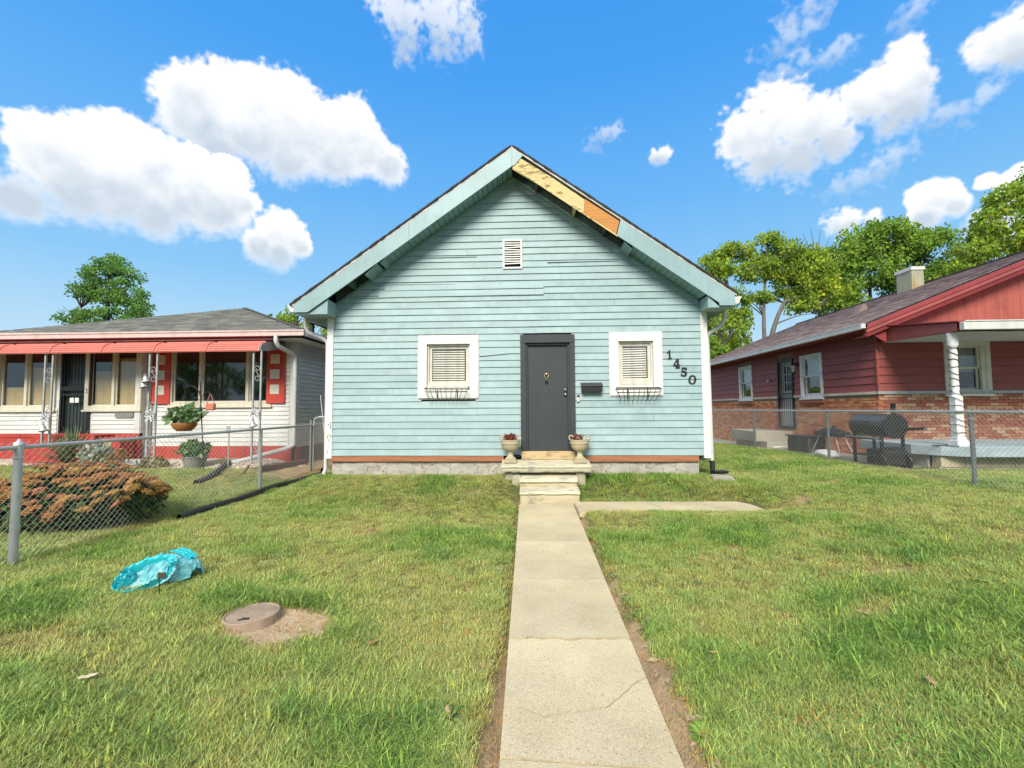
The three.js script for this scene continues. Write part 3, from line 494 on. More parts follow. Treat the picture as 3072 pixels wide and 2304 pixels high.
  for (let x = 1.88; x < 3.14; x += 0.092) soff(x, Math.min(x + 0.084, 3.17));
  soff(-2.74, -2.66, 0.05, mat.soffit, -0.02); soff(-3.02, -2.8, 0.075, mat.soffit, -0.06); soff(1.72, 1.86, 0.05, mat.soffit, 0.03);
  for (const x of [-2.85, -3.35, 0.15, 0.85, 1.4]) mesh('lookout', span(x - 0.02, x + 0.02, lo(x) + 0.02, lo(x) + 0.3, -8.46, -8.07), Math.abs(x - 0.85) < 0.1 ? mat.peel : mat.rafter, house);
  mesh('rake_trim', [[-3.75, RX], [RX, 3.16]].flatMap(([a, b]) => [poly([[a, lo(a) + 0.012], [a, lo(a) - 0.03], [b, lo(b) - 0.03], [b, lo(b) + 0.012]], 0.03).translate(0, 0, ZF + 0.004)]), mat.soffit, house);
  mesh('rake_backing', [[-3.75, RX], [RX, 3.16]].flatMap(([a, b]) => [poly([[a, lo(a) + 0.33], [a, lo(a) + 0.012], [b, lo(b) + 0.012], [b, lo(b) + 0.33]], 0.02).translate(0, 0, ZF - 0.03)]), mat.rafter, house);
  mesh('eave_return', poly([[-3.72, 3.345], [-3.72, lo(-3.72) + 0.012], [-4.06, 3.378], [-4.31, 3.378], [-4.31, 3.345]], 0.4).translate(0, 0, -8.462), mat.fascia, house);
  mesh('eave_return', poly([[3.18, 3.36], [3.18, lo(3.18) + 0.012], [3.36, 3.39], [3.61, 3.39], [3.61, 3.36]], 0.4).translate(0, 0, -8.462), mat.fascia, house);
  mesh('side_soffit', [span(-4.33, -3.87, 3.345, 3.362, -18, -8.47)], mat.soffit, house); mesh('side_soffit', [span(3.28, 3.63, 3.36, 3.377, -18, -8.47)], mat.soffit, house);
  const gut = (x, s, y) => { const P = [[0, 0], [0.06, 0], [0.085, 0.03], [0.09, 0.07], [0.125, 0.115], [0.125, 0.13], [0.112, 0.13], [0.112, 0.118], [0.078, 0.075], [0.072, 0.035], [0.052, 0.012], [0.012, 0.012], [0.012, 0.13], [0, 0.13]]; return metric(new THREE.ExtrudeGeometry(new THREE.Shape((s < 0 ? [...P].reverse() : P).map(([a, b]) => new THREE.Vector2(x + s * a, y + b))), { depth: 10, bevelEnabled: false })).translate(0, 0, -18.06); };
  const cap = (x, s, y) => poly([[0, 0], [0.06, 0], [0.085, 0.03], [0.09, 0.07], [0.125, 0.115], [0.125, 0.13], [0, 0.13]].map(([a, b]) => [x + s * a, y + b]), 0.006).translate(0, 0, -8.058);
  mesh('gutter', [gut(-4.345, -1, 3.39), cap(-4.345, -1, 3.39)], mat.vinylWhite, house); mesh('gutter', [gut(3.645, 1, 3.42), cap(3.645, 1, 3.42)], mat.vinylWhite, house);
  mesh('downspout', [tube([[-4.4, 3.4, -8.6], [-4.4, 3.22, -8.6], [-4.33, 3.1, -8.6], [-4.05, 2.98, -8.6], [-3.96, 2.9, -8.6], [-3.95, 2.7, -8.6], [-3.95, 0.62, -8.6], [-3.95, 0.45, -8.6], [-3.98, 0.34, -8.58]], 0.038, 90, 10, 0.2)], mat.vinylWhite, house);
  mesh('downspout', [tube([[3.7, 3.44, -8.62], [3.7, 3.28, -8.62], [3.62, 3.12, -8.62], [3.42, 3.0, -8.62], [3.36, 2.93, -8.62], [3.36, 2.7, -8.6], [3.36, 0.62, -8.56]], 0.038, 80, 10, 0.2), rod([3.36, 0.64, -8.56], [3.36, 0.4, -8.55], 0.037)], mat.vinylWhite, house);
  mesh('downspout_boot', rod([3.36, 0.6, -8.56], [3.365, 0.34, -8.54], 0.046, 0.044, 12), mat.iron, house);
  // gable vent: frame, slats, two of them broken
  const vent = mesh('gable_vent', [...frameGeo(-0.5, -0.13, 4.25, 4.82, 0.032, -0.03, 0.035)].map((g) => g.applyMatrix4(m4)), mat.white, house);
  { const r = rng(3); for (let i = 0; i < 11; i++) { const y = 4.31 + i * 0.0445, skew = i === 8 ? 0.05 : i === 7 ? -0.04 : i === 1 ? 0.035 : (r() - 0.5) * 0.012; if (i === 0) continue; mesh('vent_slat', box(0.302, 0.027, 0.005).rotateX(-0.5).rotateZ(skew).translate(-0.315, y, ZF + 0.012), mat.white, vent); } mesh('vent_dark', span(-0.47, -0.16, 4.28, 4.79, ZF - 0.1, ZF - 0.08), mat.dark, vent); }
  // windows with blinds
  const blindWindow = (W, seed, tilt, bottomSill) => {
    const [a, b, c, d] = inner(W), w = mesh('window', frameGeo(a, b, c - 0.1, d, 0.035, -0.1, -0.002, 0.14).map((g) => g.applyMatrix4(m4)), mat.oldwhite, house);
    casing(w, m4, ...W, cw, mat.white, { n0: 0.006, n1: 0.05 });
    mesh('casing_flange', frameGeo(W[0] - 0.02, W[1] + 0.02, W[2] - 0.022, W[3] + 0.02, 0.03, 0.002, 0.026).map((g) => g.applyMatrix4(m4)), mat.vinylWhite, w);
    mesh('sash', frameGeo(a + 0.036, b - 0.036, c + 0.02, d - 0.036, 0.05, -0.075, -0.035).map((g) => g.applyMatrix4(m4)), mat.oldwhite, w);
    const r = rng(seed), s0 = a + 0.094, s1 = b - 0.094 , y0 = c + 0.08, y1 = d - 0.1, n = 13, A = s0 - 0.012, B = s1 - (tilt > 0 ? 0.0 : 0.012);
    for (let i = 0; i < n; i++) { const y = lerp(y0, y1, (i + 0.5) / n), k = tilt + (r() - 0.5) * 0.01; mesh('blind_slat', box(B - A - 0.012, 0.03, 0.003).rotateX(-0.3).rotateZ(k).translate((A + B) / 2, y, ZF - 0.078), mat.blind, w); }
    mesh('blind_headrail', span(A, B, y1 + 0.008, y1 + 0.05, ZF - 0.105, ZF - 0.07), mat.blind, w);
    mesh('pane', span(a + 0.086, b - 0.086, c + 0.07, d - 0.086, -0.054, -0.05).applyMatrix4(m4), mat.pane, w);
    mesh('window_dark', span(a - 0.02, b + 0.02, c - 0.02, d + 0.02, -0.15, -0.13).applyMatrix4(m4), mat.dark, w);
    mesh('sill', bottomSill.map((g) => g.applyMatrix4(m4)), mat.oldwhite, w);
  };
  blindWindow(winL, 31, -0.006, [rbox(0.79, 0.085, 0.1, 0.012, -1.55, 1.985, 0.015)]);
  blindWindow(winR, 32, 0.02, [rbox(0.63, 0.06, 0.06, 0.012, 1.975, 1.99, -0.01), rbox(0.5, 0.03, 0.03, 0.01, 1.95, 2.035, 0.0)]);
  // door
  const fr = mesh('door_frame', [rbox(0.1, 2.12, 0.06, 0.006, -0.128, 1.76, ZF + 0.026), rbox(0.1, 2.12, 0.06, 0.006, 0.79, 1.76, ZF + 0.026), rbox(1.02, 0.155, 0.066, 0.006, 0.33, 2.893, ZF + 0.03), span(-0.08, -0.045, 0.72, 2.8, ZF - 0.09, ZF + 0.02), span(0.705, 0.74, 0.72, 2.8, ZF - 0.09, ZF + 0.02), span(-0.08, 0.74, 2.78, 2.815, ZF - 0.09, ZF + 0.02)], mat.charcoal, house);
  mesh('threshold', [rbox(1.0, 0.15, 0.16, 0.012, 0.33, 0.715, ZF + 0.02)], mat.threshold, house);
  const door = mesh('door', [rbox(0.748, 1.985, 0.045, 0.004, 0.33, 1.788, ZF - 0.05)], mat.charcoal, house, 'charcoal painted front door');
  mesh('kick_plate', rbox(0.73, 0.185, 0.006, 0.002, 0.33, 0.892, ZF - 0.0245), mat.charcoal, door);
  mesh('door_knocker', [lathe([[0, 0.03], [0.022, 0.026], [0.034, 0.01], [0.036, 0]], 18).rotateX(Math.PI / 2).translate(0.31, 2.225, ZF - 0.028), tube([[0.276, 2.23, ZF - 0.02], [0.27, 2.2, ZF - 0.006], [0.292, 2.15, ZF + 0.002], [0.298, 2.11, ZF + 0.004]], 0.006, 14), tube([[0.344, 2.23, ZF - 0.02], [0.35, 2.2, ZF - 0.006], [0.328, 2.15, ZF + 0.002], [0.322, 2.11, ZF + 0.004]], 0.006, 14)], mat.brass, door);
  mesh('knocker_ring', [new THREE.TorusGeometry(0.022, 0.009, 8, 16).translate(0.31, 2.085, ZF - 0.002), rod([0.31, 2.07, ZF - 0.03], [0.31, 2.06, ZF + 0.004], 0.014)].map((g) => metric(g)), mat.iron, door);
  const knob = (y) => [lathe([[0, 0.05], [0.02, 0.047], [0.026, 0.034], [0.02, 0.02], [0.012, 0.014], [0.024, 0.006], [0.026, 0]], 18).rotateX(Math.PI / 2).translate(0.66, y, ZF - 0.028)];
  mesh('deadbolt', knob(1.93), mat.brass, door); mesh('door_knob', knob(1.84), mat.brass, door);
  mesh('hose_bib', [rod([-0.34, 0.7, ZF + 0.03], [-0.2, 0.69, ZF + 0.05], 0.016), rbox(0.05, 0.05, 0.05, 0.01, -0.24, 0.695, ZF + 0.05), rod([-0.42, 0.715, ZF + 0.03], [-0.2, 0.72, ZF + 0.035], 0.008)], mat.iron, house);
  // house number
  const digit = (ch, x, y, h, f, tilt, wid = 1) => { const g = new TextGeometry(ch, { font: f, size: h, depth: 0.012, curveSegments: 8, bevelEnabled: true, bevelThickness: 0.002, bevelSize: 0.002, bevelSegments: 1 }); g.computeBoundingBox(); const b = g.boundingBox; g.translate(-(b.min.x + b.max.x) / 2, -(b.min.y + b.max.y) / 2, 0); g.scale(wid * h / (b.max.x - b.min.x), h / (b.max.y - b.min.y), 1); mesh('number_digit', metric(g.rotateZ(tilt).translate(x, y, ZF + 0.024)), mat.iron, house); };
  digit('1', 2.595, 2.572, 0.16, font, 0.03, 0.5); digit('4', 2.725, 2.405, 0.175, font, -0.02, 0.72); digit('5', 2.855, 2.245, 0.165, font, -0.1, 0.68); digit('0', 3.003, 2.1, 0.165, fontThin, -0.16, 0.84);
}

// ---------------------------------------------------------------- stoop, urns, mailbox, doorbell, baskets
{
  const st = thing('front_stoop', 'worn pale concrete steps and landing slab before the dark front door', 'steps', [0.3, 0, -7.9]);
  const rough = (w, h, d, x, y, z, seed, amp = 0.006, slope = 0) => { let g = new THREE.BoxGeometry(w, h, d, Math.ceil(w / 0.05), Math.ceil(h / 0.04), Math.ceil(d / 0.05)); const p = g.attributes.position; for (let i = 0; i < p.count; i++) { const a = p.getX(i), b = p.getY(i), c = p.getZ(i), ed = (Math.abs(a) > w / 2 - 0.01) + (Math.abs(b) > h / 2 - 0.01) + (Math.abs(c) > d / 2 - 0.01), k = amp * fbm(a * 9 + seed, b * 9, c * 9, 3), pull = ed > 1 ? 0.008 + 0.01 * Math.max(0, noise(a * 11, b * 7 + seed, c * 11)) : 0; p.setXYZ(i, a + k - Math.sign(a) * (Math.abs(a) > w / 2 - 0.01 ? pull : 0), b + k * 0.5 - (b > 0 ? slope * (c - d / 2) : 0) - Math.sign(b) * (Math.abs(b) > h / 2 - 0.01 ? pull : 0), c + k - Math.sign(c) * (Math.abs(c) > d / 2 - 0.01 ? pull : 0)); } g.deleteAttribute('normal'); g.deleteAttribute('uv'); g = mergeVertices(g); return metric(toCreasedNormals(g.translate(x, y, z), 0.7)); };
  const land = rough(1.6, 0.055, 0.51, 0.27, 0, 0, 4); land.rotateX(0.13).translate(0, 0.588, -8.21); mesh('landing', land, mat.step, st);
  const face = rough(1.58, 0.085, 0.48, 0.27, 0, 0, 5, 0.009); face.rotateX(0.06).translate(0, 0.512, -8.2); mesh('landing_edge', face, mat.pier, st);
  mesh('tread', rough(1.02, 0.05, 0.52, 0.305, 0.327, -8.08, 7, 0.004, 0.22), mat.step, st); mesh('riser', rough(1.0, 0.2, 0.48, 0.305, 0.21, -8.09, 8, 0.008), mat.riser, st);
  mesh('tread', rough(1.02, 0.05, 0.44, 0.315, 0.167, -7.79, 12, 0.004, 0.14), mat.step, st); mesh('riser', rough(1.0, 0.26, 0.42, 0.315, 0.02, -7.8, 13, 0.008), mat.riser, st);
  mesh('pier', [rough(0.26, 0.6, 0.3, -0.33, 0.18, -8.2, 21, 0.02), rough(0.16, 0.55, 0.25, -0.25, 0.14, -8.06, 23, 0.02)], mat.pier, st);
  mesh('pier', [rough(0.18, 0.6, 0.3, 0.88, 0.18, -8.2, 31, 0.02)], mat.pier, st);
  mesh('pier', [rough(0.16, 0.4, 0.16, 1.06, 0.28, -8.38, 41, 0.03)], mat.pier, st);
}
function makeUrn(x, z, y, label, seed) {
  const u = thing('garden_urn', label, 'urn', [x, y, z]);
  mesh('plinth', [rbox(0.225, 0.05, 0.225, 0.01, x, y + 0.025, z), rbox(0.19, 0.03, 0.19, 0.008, x, y + 0.064, z)], mat.urn, u);
  mesh('stem', lathe([[0.09, 0.075], [0.088, 0.085], [0.062, 0.105], [0.048, 0.14], [0.046, 0.17], [0.06, 0.18], [0.06, 0.192], [0.05, 0.2]]).translate(x, y, z), mat.urn, u);
  const pr = [[0.045, 0.195], [0.07, 0.2], [0.105, 0.222], [0.135, 0.255], [0.152, 0.295], [0.158, 0.328], [0.172, 0.338], [0.176, 0.352], [0.168, 0.362], [0.172, 0.385], [0.182, 0.4], [0.176, 0.41], [0.15, 0.405], [0.14, 0.38], [0, 0.375]];
  const g = new THREE.LatheGeometry(pr.map((p) => new THREE.Vector2(...p)), 80), p = g.attributes.position;
  for (let i = 0; i < p.count; i++) { const yy = p.getY(i), a = Math.atan2(p.getZ(i), p.getX(i)), f = yy > 0.205 && yy < 0.325 ? 1 + 0.05 * Math.abs(Math.sin(a * 11)) - 0.02 : 1; p.setX(i, p.getX(i) * f); p.setZ(i, p.getZ(i) * f); }
  g.computeVertexNormals(); mesh('bowl', metric(g).translate(x, y, z), mat.urn, u);
  for (const s of [-1, 1]) mesh('handle', tube([[x + s * 0.15, y + 0.385, z], [x + s * 0.185, y + 0.42, z], [x + s * 0.18, y + 0.47, z], [x + s * 0.145, y + 0.478, z], [x + s * 0.115, y + 0.455, z + 0.02]], 0.013, 20), mat.urn, u);
}
makeUrn(-0.365, -8.2, 0.612, 'carved stone urn on the landing left of the door', 1); makeUrn(0.885, -8.2, 0.612, 'carved stone urn on the landing right of the door', 2);
function leafMass(name, label, category, c, rad, n, size, cols, seed, extra = {}) { // ragged leaves and petals through a flattened ball, one thing with its leaves
  const r = rng(seed), pos = [], col = [], idx = [];
  for (let i = 0; i < n; i++) {
    const a = r() * 6.283, e = Math.asin(2 * r() - 1), q = Math.cbrt(0.25 + 0.75 * r()), x = c[0] + rad[0] * q * Math.cos(a) * Math.cos(e), y = c[1] + rad[1] * q * Math.sin(e), z = c[2] + rad[2] * q * Math.sin(a) * Math.cos(e);
    const d = V(r() - 0.5, r() - 0.35, r() - 0.5).normalize(), s = V(r() - 0.5, r() - 0.5, r() - 0.5).cross(d).normalize(), L = size * (0.6 + 0.8 * r()), w = L * (extra.width ?? 0.4), k = cols[Math.floor(r() * cols.length)], t = 0.75 + 0.5 * r(), o = pos.length / 3, nrm = d.clone().cross(s).multiplyScalar(L * 0.12);
    for (const [f, g, h] of [[0, 0, 0], [0.45, 0.5, 0], [0.5, 0, 1], [0.45, -0.5, 0], [1, 0, -0.6]]) { pos.push(x + d.x * L * f + s.x * w * g + nrm.x * h, y + d.y * L * f + s.y * w * g + nrm.y * h, z + d.z * L * f + s.z * w * g + nrm.z * h); col.push(k[0] * t, k[1] * t, k[2] * t); }
    idx.push(o, o + 1, o + 2, o, o + 2, o + 3, o + 1, o + 4, o + 2, o + 2, o + 4, o + 3);
  }
  const g = new THREE.BufferGeometry(); g.setAttribute('position', new THREE.Float32BufferAttribute(pos, 3)); g.setAttribute('color', new THREE.Float32BufferAttribute(col, 3)); g.setIndex(idx); g.computeVertexNormals(); g.setAttribute('uv', new THREE.Float32BufferAttribute(new Float32Array(pos.length / 3 * 2), 2));
  if (extra.geo) return g;
  return tag(mesh(name, g, leafMat, extra.parent), label, category, extra.group);
}
const leafMat = new THREE.MeshPhysicalMaterial({ color: 0xffffff, roughness: 0.85, vertexColors: true, side: THREE.DoubleSide, specularIntensity: 0.3, transmission: 0.25, thickness: 0 });
leafMass('dried_flowers', 'clump of dried dark red flowers in the urn left of the door', 'flowers', [-0.37, 1.055, -8.2], [0.12, 0.06, 0.11], 260, 0.05, [[0.27, 0.04, 0.045], [0.2, 0.035, 0.03], [0.38, 0.1, 0.09], [0.16, 0.06, 0.03]], 51);
leafMass('dried_flowers', 'sparse dried red flowers in the urn right of the door', 'flowers', [0.85, 1.045, -8.2], [0.1, 0.05, 0.1], 200, 0.045, [[0.26, 0.07, 0.05], [0.33, 0.13, 0.09], [0.13, 0.07, 0.04], [0.3, 0.06, 0.05]], 52);
{
  const b = thing('mailbox', 'black metal wall mailbox between the door and the right window', 'mailbox', [1.14, 1.96, ZF]);
  mesh('body', [metric(new RoundedBoxGeometry(0.375, 0.13, 0.11, 2, 0.008)).translate(1.14, 1.945, ZF + 0.08)], mat.black, b);
  mesh('lid', [poly([[-0.015, 0], [0.105, -0.055], [0.12, -0.075], [0.112, -0.08], [0.098, -0.064], [-0.015, -0.012]], 0.4).rotateY(-Math.PI / 2).translate(1.34, 2.06, ZF + 0.035)], M(0.05, 0.052, 0.055, 0.4, T.metal), b);
  const d = thing('doorbell', 'small white doorbell camera beside the door frame under the mailbox', 'doorbell', [0.895, 1.77, ZF]);
  mesh('body', rbox(0.055, 0.13, 0.03, 0.01, 0.895, 1.77, ZF + 0.037), mat.white, d); mesh('lens', rbox(0.045, 0.045, 0.006, 0.002, 0.895, 1.808, ZF + 0.054), mat.black, d); mesh('button', lathe([[0, 0.004], [0.014, 0.003], [0.016, 0]], 14).rotateX(Math.PI / 2).translate(0.895, 1.752, ZF + 0.052), mat.gray, d);
}
function basket(xc, y, w, h, skew, label) {
  const b = thing('window_basket', label, 'window basket', [xc, y, ZF + 0.1]), z0 = ZF + 0.055, D = 0.15, x0 = xc - w / 2, x1 = xc + w / 2, bw = w * 0.39, r = 0.0055, rim = [], wires = [];
  const loop = (yy, hw, z1) => [[xc - hw, yy, z0], [xc - hw, yy, z1], [xc + hw, yy, z1], [xc + hw, yy, z0]];
  mesh('rim', [...loop(y, w / 2, z0 + D).map((p, i, a) => (i < 3 ? rod(p, a[i + 1], r * 1.25) : rod(a[3], a[0], r))), rod([x0, y + 0.03, z0], [x1, y + 0.03, z0], r * 1.3), rod([x0, y, z0 + D], [x0, y + 0.03, z0], r), rod([x1, y, z0 + D], [x1, y + 0.03, z0], r)], mat.iron, b);
  mesh('hoop', loop(y - h * 0.27, w * 0.465, z0 + D * 0.92).map((p, i, a) => (i < 3 ? rod(p, a[i + 1], r * 0.9) : rod(a[3], a[0], r))), mat.iron, b);
  for (let i = 0; i < 9; i++) { const t = i / 8, u = lerp(x0, x1, t), v = lerp(xc - bw, xc + bw, t) + skew; mesh('wire', tube([[u, y, z0 + D], [lerp(u, v, 0.45), y - h * 0.5, z0 + D * 0.92], [v, y - h, z0 + D * 0.55], [v, y - h * 0.98, z0]], r * 0.9, 14, 6), mat.iron, b); }
  for (const t of [0.27, 0.73]) mesh('bracket', span(lerp(x0, x1, t) - 0.009, lerp(x0, x1, t) + 0.009, y - h * 0.85, y + 0.02, z0 - 0.004, z0 + 0.004), mat.iron, b);
}
basket(-1.555, 1.965, 0.81, 0.215, 0, 'black wire flower basket under the window left of the door, empty');
basket(1.99, 1.93, 0.8, 0.215, -0.02, 'black wire flower basket under the right window near the house number');
// ---------------------------------------------------------------- shingled roofs
// rows of separate tabs laid up a slope; at(v) gives the row's ends, P(u, v, lift) a point on the slope
function shingles(parent, len, ends, P, tab, exp, tones, seed, name = 'shingle') {
  const r = rng(seed), pos = [], col = [], idx = [];
  for (let v = 0, k = 0; v < len - 0.02; v += exp, k++) {
    const [a, b] = ends(v); if (b - a < 0.1) continue;
    for (let u = a - r() * tab; u < b; u += tab) {
      const u0 = Math.max(a, u), u1 = Math.min(b, u + tab - 0.006); if (u1 - u0 < 0.02) continue;
      const t = tones[Math.floor(r() * tones.length)], m = 0.8 + 0.4 * r(), lift = 0.014 + r() * 0.006, dv = (r() - 0.5) * 0.014, o = pos.length / 3, vt = Math.min(len, v + exp + 0.02);
      for (const p of [P(u0, v + dv, lift), P(u1, v + dv, lift), P(u1, vt, 0.004), P(u0, vt, 0.004), P(u0, v + dv, 0), P(u1, v + dv, 0)]) { pos.push(...p); col.push(t[0] * m, t[1] * m, t[2] * m); }
      idx.push(o, o + 1, o + 2, o, o + 2, o + 3, o + 4, o + 5, o + 1, o + 4, o + 1, o);
    }
  }
  const g = new THREE.BufferGeometry(); g.setAttribute('position', new THREE.Float32BufferAttribute(pos, 3)); g.setAttribute('color', new THREE.Float32BufferAttribute(col, 3)); g.setIndex(idx); const q = g.toNonIndexed(); q.computeVertexNormals();
  return tag(mesh(name, metric(q), shingleMat, parent), null, null, null, 'stuff');
}
const shingleMat = M(1, 1, 1, 0.95, T.grit, { vertexColors: true, side: THREE.DoubleSide });

// ---------------------------------------------------------------- left neighbour: white house with red trim
const white = thing('bungalow', 'white clapboard house with red base, coral awning and grey hipped roof', 'house', [-9.6, 0.3, -11]);
{
  const fm = basis([0, 0, -11], [1, 0, 0], [0, 0, 1]), pm = basis([0, 0, -10.75], [1, 0, 0], [0, 0, 1]), sm = basis([-5.83, 0, 0], [0, 0, -1], [1, 0, 0]);
  const WR = [-9.02, -6.55, 1.78, 3.12], WM = [-10.95, -9.68, 1.7, 3.12], WL = [-13.28, -11.9, 1.7, 3.12], DR = [-11.7, -10.9, 1.03, 3.12];
  mesh('wall_sheathing', [rectWall(fm, -9.6, -5.93, 0.2, 3.4, [WR]), rectWall(pm, -14.2, -9.62, 0.2, 3.4, [WM, WL, DR]), span(-9.62, -9.52, 0.2, 3.4, -11.0, -10.86)], mat.sideWhite, white);
  const m = [mat.sideWhite, mat.vinylWhite];
  boards(white, fm, { y0: 0.7, y1: 3.35, exp: 0.108, lo: () => -9.5, hi: () => -6.0, holes: [[WR[0] - 0.03, WR[1] + 0.03, WR[2] - 0.03, WR[3] + 0.3]], mats: m, seed: 61, lip: 0.023 });
  boards(white, pm, { y0: 1.04, y1: 1.66, exp: 0.108, lo: () => -14.1, hi: () => -9.74, holes: [[DR[0] - 0.05, DR[1] + 0.05, 0, 4]], mats: m, seed: 62, lip: 0.023 });
  boards(white, sm, { y0: 0.66, y1: 3.35, exp: 0.108, lo: () => 11.03, hi: () => 20, mats: m, seed: 63, lip: 0.023 });
  mesh('corner_trim', [span(-5.98, -5.82, 0.68, 3.4, -11.02, -10.965), span(-5.86, -5.8, 0.66, 3.4, -11.08, -10.98)], mat.vinylWhite, white);
  mesh('corner_trim', [span(-9.74, -9.6, 0.76, 3.4, -10.76, -10.715), span(-9.63, -9.585, 0.76, 3.4, -10.95, -10.73)], mat.vinylWhite, white);
  mesh('side_wall', span(-5.93, -5.84, 0.2, 3.4, -20, -11.05), mat.sideWhite, white);
  mesh('back_wall', span(-14.2, -5.84, 0.2, 3.4, -20.1, -20), mat.sideWhite, white); mesh('side_wall', span(-14.3, -14.2, 0.2, 3.4, -20, -10.86), mat.sideWhite, white);
  // red base, side foundation and red entry steps
  mesh('base', [span(-9.6, -5.8, 0.1, 0.695, -11.05, -10.955), span(-5.9, -5.785, 0.1, 0.655, -20, -10.955)], mat.redBase, white);
  mesh('base', [span(-14.2, -11.75, 0.1, 1.035, -10.8, -10.70), span(-10.85, -9.58, 0.1, 1.035, -10.8, -10.70), span(-14.2, -9.58, 0.95, 1.036, -10.8, -10.68)], mat.redBase, white);
  mesh('side_foundation', span(-5.84, -5.77, 0.1, 0.64, -19.9, -11.15), M(0.13, 0.05, 0.04, 0.95, T.parge, { bump: 0.01 }), white);
  mesh('red_step', rbox(1.5, 0.34, 0.5, 0.01, -10.95, 0.85, -10.42), mat.redBase, white); mesh('red_step', rbox(1.9, 0.4, 0.36, 0.01, -10.75, 0.55, -10.1), mat.redBase, white);
  mesh('red_block', rbox(0.42, 0.52, 0.4, 0.01, -9.85, 0.7, -10.45), mat.redBase, white);
  // windows
  const win = (b, [u0, u1, y0, y1], cuts, blindMat, half) => {
    const w = mesh('window', [...frameGeo(u0 - 0.09, u1 + 0.09, y0 - 0.08, y1 + 0.1, 0.1, -0.02, 0.04), span(u0 - 0.12, u1 + 0.12, y0 - 0.125, y0 - 0.082, 0, 0.075)].map((g) => g.applyMatrix4(b)), mat.cream, white);
    const xs = [u0, ...cuts, u1];
    cuts.forEach((c) => mesh('mullion', span(c - 0.035, c + 0.035, y0, y1, -0.06, 0.02).applyMatrix4(b), mat.cream, w));
    for (let i = 0; i < xs.length - 1; i++) {
      const a = xs[i] + (i ? 0.036 : 0.012), d = xs[i + 1] - (i < xs.length - 2 ? 0.036 : 0.012);
      mesh('sash', frameGeo(a, d, y0 + 0.012, y1, 0.032, -0.055, -0.02).map((g) => g.applyMatrix4(b)), mat.cream, w);
      mesh('pane', span(a + 0.03, d - 0.03, y0 + 0.04, y1 - 0.03, -0.042, -0.038).applyMatrix4(b), mat.pane, w);
      if (blindMat) mesh('curtain', span(a, d, y0, lerp(y0, y1, half[i]), -0.11, -0.104).applyMatrix4(b), blindMat, w);
    }
    mesh('room_back', [span(u0 - 0.2, u1 + 0.2, y0 - 0.2, y1 + 0.2, -0.7, -0.68), span(u0 - 0.1, u1 + 0.1, y0 - 0.14, y0 - 0.12, -0.68, -0.106), span(u0 - 0.14, u0 - 0.12, y0, y1, -0.68, -0.106), span(u1 + 0.12, u1 + 0.14, y0, y1, -0.68, -0.106), span(u0 - 0.1, u1 + 0.1, y1 + 0.12, y1 + 0.14, -0.68, -0.106)].map((g) => g.applyMatrix4(b)), mat.inner, w);
    return w;
  };
  win(fm, WR, [-8.3, -7.08], null); win(pm, WM, [-10.33], mat.curtain, [0.62, 0.85]); win(pm, WL, [-12.6], mat.curtain, [0.35, 0.7]);
  // barred security door
  const dr = mesh('security_door', [...frameGeo(DR[0], DR[1], DR[2], DR[3], 0.05, -0.02, 0.02), span(DR[0] + 0.05, DR[1] - 0.05, 1.98, 2.02, -0.012, 0.012), span(DR[0] + 0.05, DR[1] - 0.05, 2.1, 2.2, -0.012, 0.012)].map((g) => g.applyMatrix4(pm)), mat.black, white);
  for (let i = 0; i < 8; i++) { const u = lerp(DR[0] + 0.09, DR[1] - 0.09, i / 7); mesh('bar', rod([u, DR[2] + 0.03, -10.75], [u, DR[3], -10.75], 0.008), mat.black, dr); }
  mesh('inner_door', span(DR[0], DR[1], DR[2], DR[3], -0.11, -0.09).applyMatrix4(pm), M(0.04, 0.055, 0.055, 0.3), dr);
  for (const u of [-11.37, -11.24]) mesh('paper_note', span(u - 0.05, u + 0.05, 1.8, 1.92, 0.022, 0.026).applyMatrix4(pm), mat.white, dr);
  mesh('door_handle', [rod([-10.98, 2.13, -10.72], [-10.98, 2.13, -10.68], 0.02), rod([-10.98, 2.06, -10.72], [-10.98, 2.06, -10.69], 0.025)], mat.galv, dr);
  // red shutters with white squares and cut top corners
  for (const u of [-6.33, -9.28]) { const s = mesh('shutter', poly([[u - 0.235, 1.755], [u + 0.235, 1.755], [u + 0.235, 3.06], [u + 0.12, 3.2], [u - 0.12, 3.2], [u - 0.235, 3.06]], 0.03, 0.004).translate(0, 0, -10.965), mat.red, white); for (let i = 0; i < 3; i++) mesh('shutter_square', rbox(0.235, 0.235, 0.014, 0.003, u - 0.02, 2.1 + i * 0.38, -10.93), mat.cream, s); }
  const pq = mesh('plaque', poly([[-0.24, -0.05], [-0.2, -0.09], [0.2, -0.09], [0.24, -0.05], [0.24, 0.05], [0.2, 0.09], [-0.2, 0.09], [-0.24, 0.05]], 0.02, 0.006).translate(-10.0, 1.5, -10.735), mat.plaque, white, 'grey number plaque under the middle window');
  { const g = new TextGeometry('1454', { font: fontThin, size: 0.095, depth: 0.006, curveSegments: 4 }); g.computeBoundingBox(); g.translate(-g.boundingBox.max.x / 2 - 10.0, 1.455, -10.716); mesh('plaque_number', metric(g), M(0.36, 0.36, 0.33, 0.6), pq); }
  // hip roof, eaves, gutter
  const ex0 = -13.75, ex1 = -5.35, ez = -10.35, ey = 3.47, ap = [-9.55, 5.0, -14.55], sl = Math.hypot(4.2, 1.53), cs = 4.2 / sl, sn = 1.53 / sl;
  const bz = -20.6, tones = [[0.23, 0.235, 0.2], [0.19, 0.195, 0.17], [0.27, 0.275, 0.24], [0.215, 0.215, 0.185], [0.16, 0.165, 0.15]];
